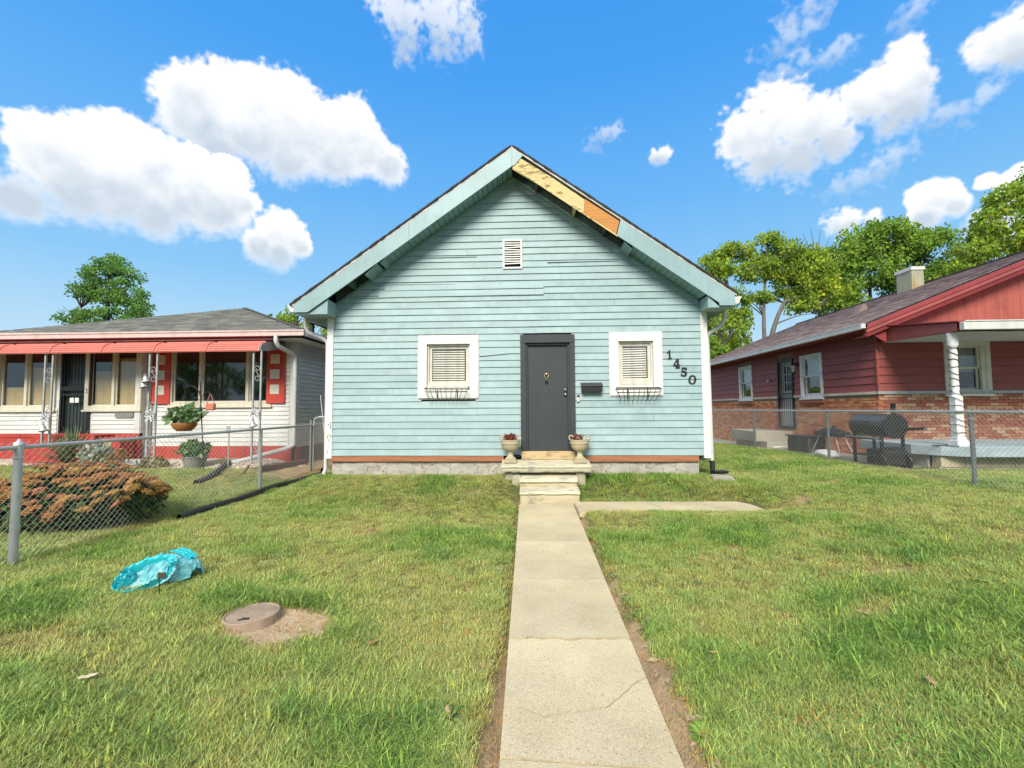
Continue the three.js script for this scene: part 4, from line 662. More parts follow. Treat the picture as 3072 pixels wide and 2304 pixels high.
  mesh('roof', tris([ex0, ey, ez, ex1, ey, ez, ...ap, ex1, ey, bz, -9.55, 5.0, -16.4, ex0, ey, bz], [0, 1, 2, 1, 3, 2, 3, 4, 2, 0, 2, 4, 0, 4, 5, 3, 5, 4]).translate(0, -0.012, 0), M(0.08, 0.085, 0.08, 0.95, T.mottle, { side: THREE.DoubleSide }), white);
  shingles(white, sl, (v) => [ex0 + v * cs, ex1 - v * cs], (u, v, l) => [u, ey + v * sn + l * cs, ez - v * cs + l * sn], 0.3, 0.14, tones, 71);
  shingles(white, sl, (v) => [-ez + v * cs, -bz - v * cs], (u, v, l) => [ex1 - v * cs + l * sn, ey + v * sn + l * cs, -u], 0.3, 0.14, tones, 72);
  { const g = []; for (let i = 0; i < 30; i++) { const t = i / 30, t1 = (i + 1.15) / 30; g.push(tris([lerp(ex1, ap[0], t) - 0.09, lerp(ey, ap[1], t) + 0.018, lerp(ez, ap[2], t), lerp(ex1, ap[0], t) + 0.02, lerp(ey, ap[1], t) + 0.045, lerp(ez, ap[2], t), lerp(ex1, ap[0], t) + 0.02, lerp(ey, ap[1], t) + 0.012, lerp(ez, ap[2], t) - 0.11, lerp(ex1, ap[0], t1) - 0.09, lerp(ey, ap[1], t1) + 0.016, lerp(ez, ap[2], t1), lerp(ex1, ap[0], t1) + 0.02, lerp(ey, ap[1], t1) + 0.03, lerp(ez, ap[2], t1), lerp(ex1, ap[0], t1) + 0.02, lerp(ey, ap[1], t1) + 0.012, lerp(ez, ap[2], t1) - 0.11], [0, 1, 4, 0, 4, 3, 1, 2, 5, 1, 5, 4])); } mesh('hip_cap', g, M(0.13, 0.135, 0.12, 0.95, T.grit, { side: THREE.DoubleSide }), white); }
  mesh('gutter', [span(ex0, ex1 + 0.06, ey - 0.14, ey - 0.02, ez + 0.0, ez + 0.1), span(ex0, ex1 + 0.075, ey - 0.04, ey - 0.005, ez + 0.102, ez + 0.118)], mat.pinkwhite, white);
  mesh('gutter', [span(ex1 - 0.0, ex1 + 0.09, ey - 0.14, ey - 0.02, bz, ez - 0.002), span(ex1 + 0.092, ex1 + 0.108, ey - 0.04, ey - 0.005, bz, ez)], mat.vinylWhite, white);
  mesh('soffit', [span(ex0, ex1 - 0.02, ey - 0.2, ey - 0.185, -10.96, ez - 0.01), span(-5.8, ex1 - 0.02, ey - 0.2, ey - 0.185, bz, -10.97)], mat.vinylWhite, white);
  mesh('fascia_board', [span(ex0, -5.85, ey - 0.19, ey - 0.03, ez - 0.04, ez - 0.006)], mat.maroon, white);
  mesh('eave_board', [span(ex0, -6.0, 3.2, ey - 0.21, -10.72, -10.68)], mat.maroon, white);
  mesh('gutter_patch', tris([-13.7, ey - 0.005, ez + 0.12, -11.4, ey - 0.005, ez + 0.12, -11.2, ey + 0.02, ez + 0.0, -13.7, ey + 0.035, ez - 0.02], [0, 1, 2, 0, 2, 3]), mat.white, white);
  mesh('downspout', [tube([[-5.97, 3.36, -10.3], [-5.97, 3.2, -10.3], [-5.94, 3.08, -10.4], [-5.84, 2.98, -10.75], [-5.82, 2.9, -10.88], [-5.82, 2.75, -10.9], [-5.82, 0.85, -10.9], [-5.83, 0.72, -10.88], [-5.95, 0.64, -10.72], [-6.5, 0.46, -10.1], [-6.72, 0.4, -9.86]], 0.052, 120, 10, 0.25)], mat.vinylWhite, white);
  // chimney vent and a dark lower ridge seen past the hip
  mesh('roof_vent', [rod([-8.05, 4.45, -16.2], [-8.05, 4.93, -16.2], 0.09, 0.09, 12), lathe([[0, 0.1], [0.12, 0.08], [0.17, 0.04], [0.17, 0], [0.1, -0.03]], 16).translate(-8.05, 4.95, -16.2)], mat.iron, white);
  mesh('addition_roof', [box(1.9, 0.1, 2.4).rotateZ(-0.3).translate(-7.35, 4.63, -17.2)], mat.shingleDark, white);
  // coral awning of curved panels on paired scroll posts
  const prof = [[-10.98, 3.27], [-10.5, 3.225], [-10.12, 3.17], [-9.99, 3.12], [-9.91, 3.05], [-9.88, 2.97], [-9.87, 2.93]], inn = prof.map(([z, y]) => [z - 0.004, y - 0.014]);
  for (let i = 0; i < 7; i++) {
    const x1 = -6.12 - i * 1.235, x0 = x1 - 1.225, g = [], loop = [...prof, ...[...inn].reverse()].map(([z, y]) => [-z, y]);
    g.push(metric(new THREE.ExtrudeGeometry(new THREE.Shape(loop.map((p) => new THREE.Vector2(...p))), { depth: x1 - x0, bevelEnabled: false })).rotateY(Math.PI / 2).translate(x0, 0, 0));
    const panel = mesh('awning_panel', g, mat.awning, white);
    for (let k = 0; k < 6; k++) { const q = [[-10.2, 3.188], [-10.04, 3.145], [-9.953, 3.096], [-9.905, 3.045], [-9.886, 2.995], [-9.872, 2.945]][k]; mesh('awning_rib', span(x0 + 0.04, x1 - 0.03, q[1] - 0.008, q[1] + 0.01, q[0] - 0.012, q[0] + 0.012), mat.awning, panel); }
    mesh('awning_seam', tube([...prof.slice(2)].map(([z, y]) => [x0 - 0.005, y + 0.008, z + 0.006]), 0.016, 16, 6), mat.awning, panel);
  }
  mesh('awning_end', poly([[10.98, 3.27], [10.12, 3.165], [9.95, 3.08], [9.88, 2.93], [10.2, 2.96], [10.98, 3.14]], 0.012).rotateY(Math.PI / 2).translate(-6.115, 0, 0), mat.gray, white);
  const scroll = (x, y, z, s) => { const p = []; for (let i = 0; i <= 22; i++) { const t = i / 22, a = t * 7.2, q = 0.075 * (1 - t * 0.8); p.push([x + s * (Math.cos(a) * q - 0.0), y + 0.1 + Math.sin(a) * q * 1.05, z]); } p.reverse(); const l = []; for (let i = 0; i <= 22; i++) { const t = i / 22, a = t * 7.2, q = 0.075 * (1 - t * 0.8); l.push([x - s * Math.cos(a) * q, y - 0.1 - Math.sin(a) * q * 1.05, z]); } return tube([...p, ...l], 0.0075, 90, 5); };
  for (const [xa, y0] of [[-6.18, 0.33], [-8.62, 0.33], [-11.12, 0.33]]) {
    const g = mesh('porch_post', [span(xa - 0.11, xa - 0.075, y0, 2.96, -9.96, -9.925), span(xa + 0.07, xa + 0.105, y0, 2.96, -9.96, -9.925), span(xa - 0.11, xa + 0.105, 2.93, 2.96, -9.965, -9.92)], mat.gray, white);
    for (const y of [2.42, 1.62, 0.72]) mesh('scroll', scroll(xa, y, -9.942, xa < -11 ? 1 : -1), mat.gray, g);
  }
}
// ornaments tied to the posts
const bow = (x, y, z, label) => { const t = thing('ribbon_bow', label, 'bow', [x, y, z]); const m = M(0.62, 0.63, 0.65, 0.35, null, { metalness: 0.2, side: THREE.DoubleSide }); for (let i = 0; i < 6; i++) { const a = i * 1.047 + 0.4; mesh('loop', new THREE.TorusGeometry(0.05, 0.018, 6, 14).scale(1, 0.55, 0.8).rotateZ(a).translate(x + Math.cos(a) * 0.06, y + Math.sin(a) * 0.06, z), m, t); } for (const s of [-1, 1]) mesh('tail', tris([x - 0.01, y, z + 0.01, x + 0.02, y, z + 0.01, x + s * 0.07 + 0.02, y - 0.16, z + 0.03, x + s * 0.07 - 0.02, y - 0.15, z + 0.03], [0, 2, 1, 0, 3, 2]), m, t); };
bow(-8.62, 1.5, -9.88, 'silver ribbon bow tied on the middle porch post beside the red shutter'); bow(-11.1, 1.42, -9.88, 'silver ribbon bow tied on the porch post by the security door'); bow(-6.2, 1.5, -9.88, 'silver ribbon bow tied on the right porch post near the white downspout');
const bell = (x, y, z, s, label) => { const t = thing('hanging_bell', label, 'bell', [x, y, z]); const m = M(0.6, 0.6, 0.6, 0.35, T.metal, { metalness: 0.4 }); mesh('body', lathe([[0.012, 0.12], [0.035, 0.1], [0.042, 0.06], [0.055, 0.02], [0.075, 0], [0.07, -0.004]].map(([a, b]) => [a * s, b * s])).rotateZ(0.25).translate(x, y, z), m, t); mesh('clapper', new THREE.SphereGeometry(0.02 * s, 10, 8).translate(x - 0.01, y - 0.02 * s, z), m, t); mesh('loop', new THREE.TorusGeometry(0.02 * s, 0.005, 6, 12).translate(x - 0.03 * s, y + 0.135 * s, z), m, t); };
bell(-8.72, 2.24, -9.87, 1.2, 'small silver bell hanging high on the middle porch post, upper of two'); bell(-8.76, 2.12, -9.86, 1.2, 'small silver bell hanging on the middle porch post, lower of two'); bell(-6.2, 1.22, -9.87, 1.25, 'small white bell under the ribbon bow of the right porch post'); bell(-11.1, 1.14, -9.87, 1.25, 'small white bell under the bow on the post by the security door');

// ---------------------------------------------------------------- left yard: pebble bed, plants, hose
{
  const r = rng(88), shapes = [];
  const pg = (() => { let g = new THREE.IcosahedronGeometry(0.5, 1); const p = g.attributes.position; for (let i = 0; i < p.count; i++) { const k = 1 + 0.35 * noise(p.getX(i) * 2.1, p.getY(i) * 2.1, p.getZ(i) * 2.1); p.setXYZ(i, p.getX(i) * k, p.getY(i) * k * 0.6, p.getZ(i) * k * 0.8); } g.computeVertexNormals(); return metric(g); })();
  const list = []; for (let i = 0; i < 9000; i++) { const x = lerp(bedX[0], bedX[1], r()), z = lerp(-11, -9.1, r()); if (inBed(x, z) && z < bedFront(x) - 0.03) list.push([x, z, 0.03 + 0.035 * r()]); }
  const im = new THREE.InstancedMesh(pg, mat.pebble, list.length); im.name = numbered('pebbles'); const m4 = new THREE.Matrix4(), q = new THREE.Quaternion(), e = new THREE.Euler(), c = new THREE.Color();
  list.forEach(([x, z, s], i) => { q.setFromEuler(e.set(r() * 0.8, r() * 6.3, r() * 0.8)); im.setMatrixAt(i, m4.compose(V(x, groundY(x, z) + 0.005, z), q, V(s, s, s))); const k = 0.7 + 0.45 * r(); im.setColorAt(i, r() < 0.2 ? c.setRGB(k, k * 0.8, k * 0.68) : c.setRGB(k, k * 0.97, k * 0.93)); });
  im.castShadow = im.receiveShadow = true; scene.add(im); tag(im, 'bed of pale white and pink pebbles along the red base', 'pebbles', null, 'stuff');
  // scalloped edging logs in front of the bed, beside the gate
  const ed = thing('scalloped_edging', 'brown scalloped edging along the pebble bed near the gate', 'edging', [-5.7, 0.2, -10]);
  for (let i = 0; i < 22; i++) { const z = -9.3 - i * 0.085, x = -5.66 - 0.06 * Math.sin(i * 0.2), y = groundY(x, z); mesh('scallop', rod([x, y - 0.05, z], [x, y + 0.13, z], 0.045, 0.04, 8), mat.edging, ed); }
}
function blade(pts, w, c) { return { pts, w, c }; }
function bladePlant(name, label, category, base, n, len, wid, tilt, cols, seed, droop = 0.3, parent) { // strap leaves from one root, each curved
  const r = rng(seed), pos = [], col = [], idx = [];
  for (let i = 0; i < n; i++) {
    const a = r() * 6.283, el = lerp(tilt[0], tilt[1], r()), L = len * (0.6 + 0.5 * r()), w = wid * (0.8 + 0.4 * r()), k = cols[Math.floor(r() * cols.length)], t = 0.75 + 0.5 * r(), o = pos.length / 3, dx = Math.cos(a), dz = Math.sin(a);
    for (let s = 0; s <= 4; s++) { const u = s / 4, R2 = L * u, h = R2 * Math.sin(el) - droop * L * u * u * Math.cos(el), q = R2 * Math.cos(el) + 0.03, ww = w * (1 - u * u) * 0.5 + 0.001; for (const g of [-1, 1]) { pos.push(base[0] + dx * q - dz * ww * g, base[1] + h, base[2] + dz * q + dx * ww * g); col.push(k[0] * t, k[1] * t, k[2] * t); } }
    for (let s = 0; s < 4; s++) { const p = o + s * 2; idx.push(p, p + 1, p + 2, p + 1, p + 3, p + 2); }
  }
  const g = new THREE.BufferGeometry(); g.setAttribute('position', new THREE.Float32BufferAttribute(pos, 3)); g.setAttribute('color', new THREE.Float32BufferAttribute(col, 3)); g.setIndex(idx); g.computeVertexNormals(); g.setAttribute('uv', new THREE.Float32BufferAttribute(new Float32Array(pos.length / 3 * 2), 2));
  return tag(mesh(name, g, leafMat, parent), label, category);
}
{
  const yu = thing('yucca', 'spiky green yucca with dead brown lower leaves before the barred door', 'plant', [-10.55, 0.36, -10.0]);
  bladePlant('leaves', null, null, [-10.55, 0.42, -10.0], 210, 0.82, 0.05, [0.35, 1.5], [[0.16, 0.24, 0.1], [0.21, 0.28, 0.12], [0.1, 0.17, 0.09], [0.3, 0.33, 0.15]], 5, 0.12, yu).position.copy(yu.position).negate();
  bladePlant('dead_leaves', null, null, [-10.75, 0.42, -9.95], 70, 0.95, 0.045, [-0.05, 0.22], [[0.3, 0.19, 0.1], [0.22, 0.13, 0.07], [0.36, 0.25, 0.13]], 6, 0.12, yu).position.copy(yu.position).negate();
  // sedum: dark foliage under many flat domes of rust coloured florets
  const sc = [-6.05, -5.75], sd = thing('sedum', 'wide sedum bush with rust orange flower heads behind the left fence', 'shrub', [sc[0], 0.13, sc[1]]);
  const f = leafMass('foliage', null, null, [sc[0], 0.36, sc[1]], [1.1, 0.37, 0.8], 5600, 0.08, [[0.06, 0.12, 0.035], [0.09, 0.16, 0.045], [0.04, 0.085, 0.03], [0.14, 0.17, 0.05]], 91, { geo: true, width: 0.55 }); mesh('foliage', f, leafMat, sd);
  const dome = (seed) => { const q = rng(seed * 13), g = [], fl = new THREE.IcosahedronGeometry(1, 0); for (let i = 0; i < 95; i++) { const a = i * 2.39996, t = Math.sqrt((i + 0.5) / 95), lob = 1 + 0.28 * Math.sin(a * 3 + seed) * t * 0.6 + 0.25 * (q() - 0.5), x = Math.cos(a) * t * lob, z = Math.sin(a) * t * lob, y = 0.62 * Math.sqrt(Math.max(0, 1 - t * t * 0.95)) + 0.16 * noise(x * 2.6 + seed, z * 2.6), s = 0.1 + 0.07 * q(), tone = 0.6 + 0.75 * q(), pk = q() < 0.15; g.push(color(metric(fl.clone().rotateX(q() * 6).rotateY(q() * 6)).scale(s, s * 0.8, s).translate(x, y, z), [tone * (pk ? 1.2 : 1), tone * (pk ? 1.05 : 1), tone * (pk ? 1.7 : 1)])); } for (let i = 0; i < 8; i++) { const a = i * 0.785 + q(), t = 0.55; g.push(color(rod([0, -0.9, 0], [Math.cos(a) * t, 0.3, Math.sin(a) * t], 0.035, 0.03, 4), [0.5, 0.9, 0.6])); } return join(g); };
  const domes = [1, 2, 3, 4, 5].map(dome), fm = [[0.4, 0.155, 0.04], [0.34, 0.13, 0.04], [0.42, 0.145, 0.07], [0.31, 0.14, 0.035], [0.42, 0.21, 0.06]].map((c) => M(c[0] * 0.8, c[1] * 0.92, c[2] * 0.75, 0.95, null, { vertexColors: true })), r = rng(92);
  const heads = []; for (let t = 0; t < 9000 && heads.length < 200; t++) { const a = r() * 6.283, q = Math.sqrt(r()), x = sc[0] + Math.cos(a) * q * 1.14, z = sc[1] + Math.sin(a) * q * 0.82, s = 0.045 + 0.04 * r(), y = 0.2 + 0.58 * Math.sqrt(Math.max(0, 1 - q * q * 0.86)) + 0.12 * (r() - 0.5) + 0.12 * noise(x * 2, z * 2); if (heads.some((h) => Math.hypot(h[0] - x, (h[1] - y) * 1.3, h[2] - z) < (h[3] + s) * 0.85)) continue; heads.push([x, y, z, s, q, a]); }
  heads.forEach(([x, y, z, s, q, a], i) => { const g = domes[i % 5], m = mesh('flower_head', g, fm[Math.floor(r() * 5)], sd); m.position.set(x - sc[0], y - 0.13, z - sc[1]); m.scale.set(s * 1.15, s * 1.15, s * 1.15); m.rotation.set(Math.sin(a) * q * 0.55, r() * 6, -Math.cos(a) * q * 0.55); });
  // small plants of the bed
  leafMass('small_shrub', 'low rusty green mound of leaves on the pebbles by the middle post', 'shrub', [-8.2, 0.42, -9.55], [0.34, 0.16, 0.2], 500, 0.06, [[0.2, 0.2, 0.05], [0.3, 0.2, 0.07], [0.15, 0.17, 0.06]], 93, { width: 0.5 });
  leafMass('silver_plant', 'grey white dusty leaved plant beside the red block and yucca', 'plant', [-9.55, 0.62, -9.6], [0.35, 0.28, 0.22], 500, 0.11, [[0.42, 0.46, 0.4], [0.52, 0.55, 0.5], [0.3, 0.36, 0.25], [0.36, 0.4, 0.2]], 94, { width: 0.55 });
  leafMass('silver_plant', 'low bluish silver groundcover in front of the middle porch post', 'plant', [-8.75, 0.4, -9.5], [0.36, 0.08, 0.18], 300, 0.09, [[0.5, 0.52, 0.53], [0.4, 0.44, 0.44], [0.6, 0.6, 0.58]], 95, { width: 0.3 });
  leafMass('small_shrub', 'brown orange faded plant between silver leaves and red base', 'shrub', [-9.0, 0.56, -9.55], [0.22, 0.2, 0.18], 300, 0.07, [[0.34, 0.18, 0.06], [0.26, 0.15, 0.05], [0.2, 0.17, 0.06]], 96);
  bladePlant('young_plant', 'single upright young plant in the pebbles before the right window', 'plant', [-6.75, 0.34, -9.75], 12, 0.34, 0.04, [0.7, 1.45], [[0.17, 0.24, 0.06], [0.25, 0.2, 0.08]], 97);
  const po = thing('potted_plant', 'big leafed plant in a grey pot on the pebbles under the hanging basket', 'potted plant', [-7.28, 0.33, -9.55]);
  mesh('pot', lathe([[0.17, 0], [0.235, 0.24], [0.25, 0.25], [0.25, 0.27], [0.21, 0.27], [0.2, 0.22], [0, 0.22]]).translate(-7.28, 0.33, -9.55), M(0.27, 0.26, 0.22, 0.8, T.mottle), po);
  mesh('leaves', leafMass('x', null, null, [-7.3, 0.72, -9.55], [0.27, 0.19, 0.24], 300, 0.12, [[0.12, 0.25, 0.07], [0.2, 0.33, 0.11], [0.07, 0.16, 0.05], [0.26, 0.38, 0.16]], 98, { geo: true, width: 0.7 }), leafMat, po);
  // shepherd's hook with hanging basket and a small pink bag
  const hk = thing('shepherd_hook', 'black garden hook pole standing in the pebbles before the big window', 'garden hook', [-6.85, 0.33, -9.2]);
  mesh('pole', tube([[-6.82, 0.3, -9.2], [-6.86, 1.0, -9.2], [-6.92, 1.7, -9.2], [-6.95, 2.2, -9.2]], 0.011, 20, 7), mat.black, hk);
  mesh('hook', tube([[-6.93, 1.85, -9.2], [-7.0, 2.02, -9.2], [-7.12, 2.1, -9.19], [-7.24, 2.06, -9.18], [-7.25, 1.98, -9.18]], 0.008, 24, 6), mat.black, hk); mesh('hook', tube([[-6.93, 1.8, -9.2], [-6.85, 1.95, -9.2], [-6.77, 1.98, -9.2], [-6.72, 1.93, -9.19]], 0.008, 20, 6), mat.black, hk);
  mesh('finial', [rod([-6.95, 1.95, -9.2], [-6.93, 2.0, -9.16], 0.004), rod([-7.05, 1.86, -9.2], [-6.94, 1.8, -9.2], 0.006), rod([-6.83, 1.86, -9.2], [-6.93, 1.79, -9.2], 0.006)], mat.black, hk);
  const bs = thing('hanging_basket', 'orange woven hanging basket with broad pale edged leaves', 'hanging basket', [-7.25, 1.2, -9.18]);
  { const cz = -9.18, g = []; for (let i = 0; i < 7; i++) { const t = i / 6, rr = 0.13 + 0.09 * Math.sin(t * 1.5708); g.push(metric(new THREE.TorusGeometry(rr, 0.014, 6, 36).rotateX(Math.PI / 2)).translate(-7.25, 1.17 + i * 0.024, cz)); } mesh('woven_bowl', [...g, lathe([[0, 0.0], [0.125, 0.0], [0.2, 0.1], [0.205, 0.14]]).translate(-7.25, 1.17, cz)], mat.terracotta, bs); for (let i = 0; i < 3; i++) { const a = i * 2.09; mesh('hanger', rod([-7.25 + 0.21 * Math.cos(a), 1.32, cz + 0.21 * Math.sin(a)], [-7.25, 1.99, cz], 0.003), mat.black, bs); } const lm = leafMass('x', null, null, [-7.22, 1.46, cz], [0.33, 0.18, 0.26], 260, 0.15, [[0.13, 0.25, 0.09], [0.2, 0.32, 0.14], [0.08, 0.17, 0.06], [0.4, 0.46, 0.3]], 99, { geo: true, width: 0.5 }); mesh('leaves', lm, leafMat, bs); }
  const pb = thing('pink_bag', 'small pink bag hanging from the garden hook beside the basket', 'bag', [-6.7, 1.68, -9.19]);
  mesh('pouch', [metric(new RoundedBoxGeometry(0.19, 0.15, 0.09, 3, 0.03)).translate(-6.7, 1.66, -9.19)], M(0.65, 0.24, 0.27, 0.7, at(T.peel, 0.3)), pb); mesh('strap', tube([[-6.78, 1.73, -9.19], [-6.75, 1.84, -9.19], [-6.71, 1.93, -9.19], [-6.67, 1.84, -9.19], [-6.62, 1.73, -9.19]], 0.008, 24, 6), M(0.35, 0.16, 0.15, 0.7), pb);
  single('garden_stake', [rod([-6.5, 0.33, -9.5], [-6.5, 1.16, -9.5], 0.014), rbox(0.09, 0.1, 0.02, 0.006, -6.52, 1.2, -9.5)], mat.gray, 'thin pale stake with flat head in the pebbles right of the hook', 'stake');
  single('wooden_stick', [rod([-5.83, 0.22, -8.9], [-5.71, 0.48, -9.0], 0.02)], M(0.16, 0.08, 0.05, 0.9, T.bark), 'short brown stick leaning by the end of the white downspout', 'stick');
  // corrugated drain hoses
  const hose = (pts, rad, label, seg = 160) => { const c = new THREE.CatmullRomCurve3(pts.map((p) => V(...p))), g = new THREE.TubeGeometry(c, seg * 3, rad, 12), p = g.attributes.position, n = g.attributes.normal; for (let i = 0; i < p.count; i++) { const k = Math.floor(i / 13) % 3 === 0 ? -0.009 : 0.002; p.setXYZ(i, p.getX(i) + n.getX(i) * k, p.getY(i) + n.getY(i) * k, p.getZ(i) + n.getZ(i) * k); } g.computeVertexNormals(); return single('drain_hose', metric(g), mat.corrugated, label, 'drain hose'); };
  const gy = (x, z) => [x, groundY(x, z) + 0.045, z];
  hose([gy(-4.72, -5.95), gy(-4.76, -6.6), gy(-4.74, -7.4), gy(-4.78, -8.2), gy(-4.72, -8.9), [-4.55, 0.2, -9.4], [-4.3, 0.26, -9.2], [-4.06, 0.34, -8.75], [-3.99, 0.42, -8.58]], 0.05, 'long black corrugated drain hose lying in the grass from the blue house');
  hose([gy(-6.05, -8.0), gy(-6.1, -8.4), gy(-6.3, -8.9), gy(-6.42, -9.15), [-6.6, 0.4, -9.55], [-6.73, 0.42, -9.85]], 0.058, 'short black corrugated hose at the end of the white downspout');
}
// ---------------------------------------------------------------- right neighbour: dark red siding over brick
const redHouse = thing('brick_house', 'red sided house with brick lower walls, porch and mauve brown roof', 'house', [8, 0.3, -10.66]);
{
  const XW = 8.0, ZW = -10.66, fm = basis([0, 0, ZW], [1, 0, 0], [0, 0, 1]), sm = basis([XW, 0, 0], [0, 0, 1], [-1, 0, 0]);
  const FW = [9.46, 10.47, 1.85, 3.06], W2 = [-13.57, -12.58, 1.84, 3.08], W1 = [-17.47, -16.48, 1.86, 3.1], DR = [-14.82, -13.96, 0.93, 3.07];
  const hole = ([a, b, c, d], k = 0.05) => [a + k, b - k, c + k, d - k];
  mesh('wall_core', [wallPanel(fm, [[8.1, 0.1], [17, 0.1], [17, 3.5], [8.1, 3.5]], [hole(FW)], 0.1), wallPanel(sm, [[-20.6, 0.1], [-10.67, 0.1], [-10.67, 3.42], [-20.6, 3.42]], [hole(W2), hole(W1), hole(DR)], 0.1)], mat.mortar, redHouse);
  mesh('back_wall', [span(8.1, 17, 0.1, 3.4, -20.7, -20.6), span(16.9, 17, 0.1, 3.4, -20.6, -10.77)], mat.barn, redHouse);
  // bricks one by one; the nearest are meshes of their own
  const brickGeos = []; { const r = rng(17); for (let i = 0; i < 6; i++) { const g = new THREE.BoxGeometry(0.192, 0.06, 0.03, 1, 1, 1), p = g.attributes.position; for (let k = 0; k < p.count; k++) p.setXYZ(k, p.getX(k) + (r() - 0.5) * 0.003, p.getY(k) + (r() - 0.5) * 0.003, p.getZ(k) * 1); const m = metric(g), uv = m.attributes.uv, o = r() * 4; for (let k = 0; k < uv.count; k++) uv.setXY(k, uv.getX(k) + o, uv.getY(k) + o * 1.7); brickGeos.push(m); } }
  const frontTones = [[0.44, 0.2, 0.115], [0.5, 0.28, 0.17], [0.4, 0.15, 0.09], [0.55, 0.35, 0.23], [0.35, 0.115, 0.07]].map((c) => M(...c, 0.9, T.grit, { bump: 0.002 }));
  const r = rng(18), halves = brickGeos.map((g) => g.clone().scale(0.48, 1, 1));
  let count = 0;
  const front = [];
  for (let k = 0; k < 16; k++) { const y = 0.79 + k * 0.069; if (y > 1.84) break; for (let i = 0; i < 46; i++) { const x = 8.1 + (i + (k % 2 ? 0.5 : 0)) * 0.202; if (x > 16.9) continue; front.push([x, y, k]); } }
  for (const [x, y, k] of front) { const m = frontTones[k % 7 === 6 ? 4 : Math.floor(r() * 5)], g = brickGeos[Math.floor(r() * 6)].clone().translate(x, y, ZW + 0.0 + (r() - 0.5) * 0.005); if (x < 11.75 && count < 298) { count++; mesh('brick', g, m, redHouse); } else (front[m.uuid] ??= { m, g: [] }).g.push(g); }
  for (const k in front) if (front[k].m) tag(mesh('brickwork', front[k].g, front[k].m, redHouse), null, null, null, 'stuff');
  {
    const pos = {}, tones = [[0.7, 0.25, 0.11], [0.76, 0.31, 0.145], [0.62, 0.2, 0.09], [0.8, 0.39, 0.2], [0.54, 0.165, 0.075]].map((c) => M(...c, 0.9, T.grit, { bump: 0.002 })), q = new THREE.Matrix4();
    for (let k = 0; k < 24; k++) for (let i = 0; i < 50; i++) {
      const u = -10.76 - (i + (k % 2 ? 0.5 : 0)) * 0.202, y = 0.17 + k * 0.069; if (y > 1.85 || u < -20.6) continue; if (u > DR[0] - 0.1 && u < DR[1] + 0.1 && y > 0.88) continue;
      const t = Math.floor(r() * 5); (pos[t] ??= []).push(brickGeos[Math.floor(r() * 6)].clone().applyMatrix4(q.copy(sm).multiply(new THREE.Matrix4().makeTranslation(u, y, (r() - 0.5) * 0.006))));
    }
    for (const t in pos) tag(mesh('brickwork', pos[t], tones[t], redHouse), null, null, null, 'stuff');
    // pale repointed mortar patch by the door
    const rp = []; const rr = rng(4); for (let i = 0; i < 26; i++) { const u = -13.8 + rr() * 0.75, y = 0.95 + Math.floor(rr() * 10) * 0.069 + 0.0345; rp.push(span(u, u + 0.1 + rr() * 0.12, y - 0.008, y + 0.008, 0.014, 0.02).applyMatrix4(sm)); if (i % 2) rp.push(span(u, u + 0.012, y, y + 0.069, 0.014, 0.0195).applyMatrix4(sm)); } mesh('mortar_repair', rp, mat.ledge, redHouse);
  }
  mesh('corner_quoin', [span(7.99, 8.1, 0.1, 1.86, ZW - 0.1, ZW - 0.0)], M(0.44, 0.16, 0.085, 0.9, T.grit), redHouse);
  mesh('water_table', [span(7.955, 16.9, 1.865, 1.93, ZW - 0.02, ZW + 0.05)], mat.gray, redHouse);
  for (const [a, b] of [[-20.6, W1[0] - 0.03], [W1[1] + 0.03, DR[0] - 0.02], [DR[1] + 0.02, W2[0] - 0.03], [W2[1] + 0.03, ZW - 0.024]]) mesh('water_table', span(a, b, 1.865, 1.93, -0.02, 0.05).applyMatrix4(sm), mat.ledge, redHouse);
  for (const W of [W1, W2]) mesh('brick_sill', [span(W[0] - 0.04, W[1] + 0.04, W[2] - 0.15, W[2] - 0.05, 0.0, 0.06).applyMatrix4(sm), span(W[0], W[1], W[2] - 0.19, W[2] - 0.175, 0.0, 0.05).applyMatrix4(sm)], frontTones[2], redHouse);
  boards(redHouse, fm, { y0: 1.93, y1: 3.3, exp: 0.188, lo: () => 8.0, hi: () => 16.9, lip: 0.026, holes: [hole(FW, 0.03)], mats: [mat.barn, mat.barnB], seed: 81, warp: 0.001 });
  boards(redHouse, sm, { y0: 1.93, y1: 3.34, exp: 0.188, lo: () => -20.6, hi: () => ZW, lip: 0.026, holes: [hole(W1, 0.03), hole(W2, 0.03), hole(DR, -0.02)], mats: [mat.barn, mat.barnB], seed: 82, warp: 0.001 });
  mesh('corner_board', [span(7.965, 8.0, 1.93, 3.32, ZW - 0.02, ZW + 0.035)], mat.barn, redHouse);
  hungWindow(redHouse, fm, ...FW, { w: 0.1, m: mat.cream, behind: M(0.32, 0.37, 0.3, 0.9, T.streak), wide: 0.1 });
  hungWindow(redHouse, sm, ...W2, { w: 0.085, m: mat.white, behind: mat.palecurtain }); hungWindow(redHouse, sm, ...W1, { w: 0.085, m: mat.white, behind: mat.palecurtain });
  // side security door
  const dr = mesh('security_door', [...frameGeo(DR[0], DR[1], DR[2], DR[3], 0.06, -0.02, 0.045), span(DR[0] + 0.06, DR[1] - 0.06, 1.83, 1.87, 0, 0.03), span(DR[0] + 0.06, DR[1] - 0.06, 1.97, 2.01, 0, 0.03)].map((g) => g.applyMatrix4(sm)), mat.black, redHouse);
  for (let i = 0; i < 7; i++) { const u = lerp(DR[0] + 0.1, DR[1] - 0.1, i / 6); mesh('bar', rod([XW - 0.016, DR[2] + 0.05, u], [XW - 0.016, DR[3] - 0.05, u], 0.009), mat.black, dr); }
  mesh('inner_door', span(DR[0] + 0.02, DR[1] - 0.02, DR[2], DR[3], -0.12, -0.09).applyMatrix4(sm), mat.white, dr);
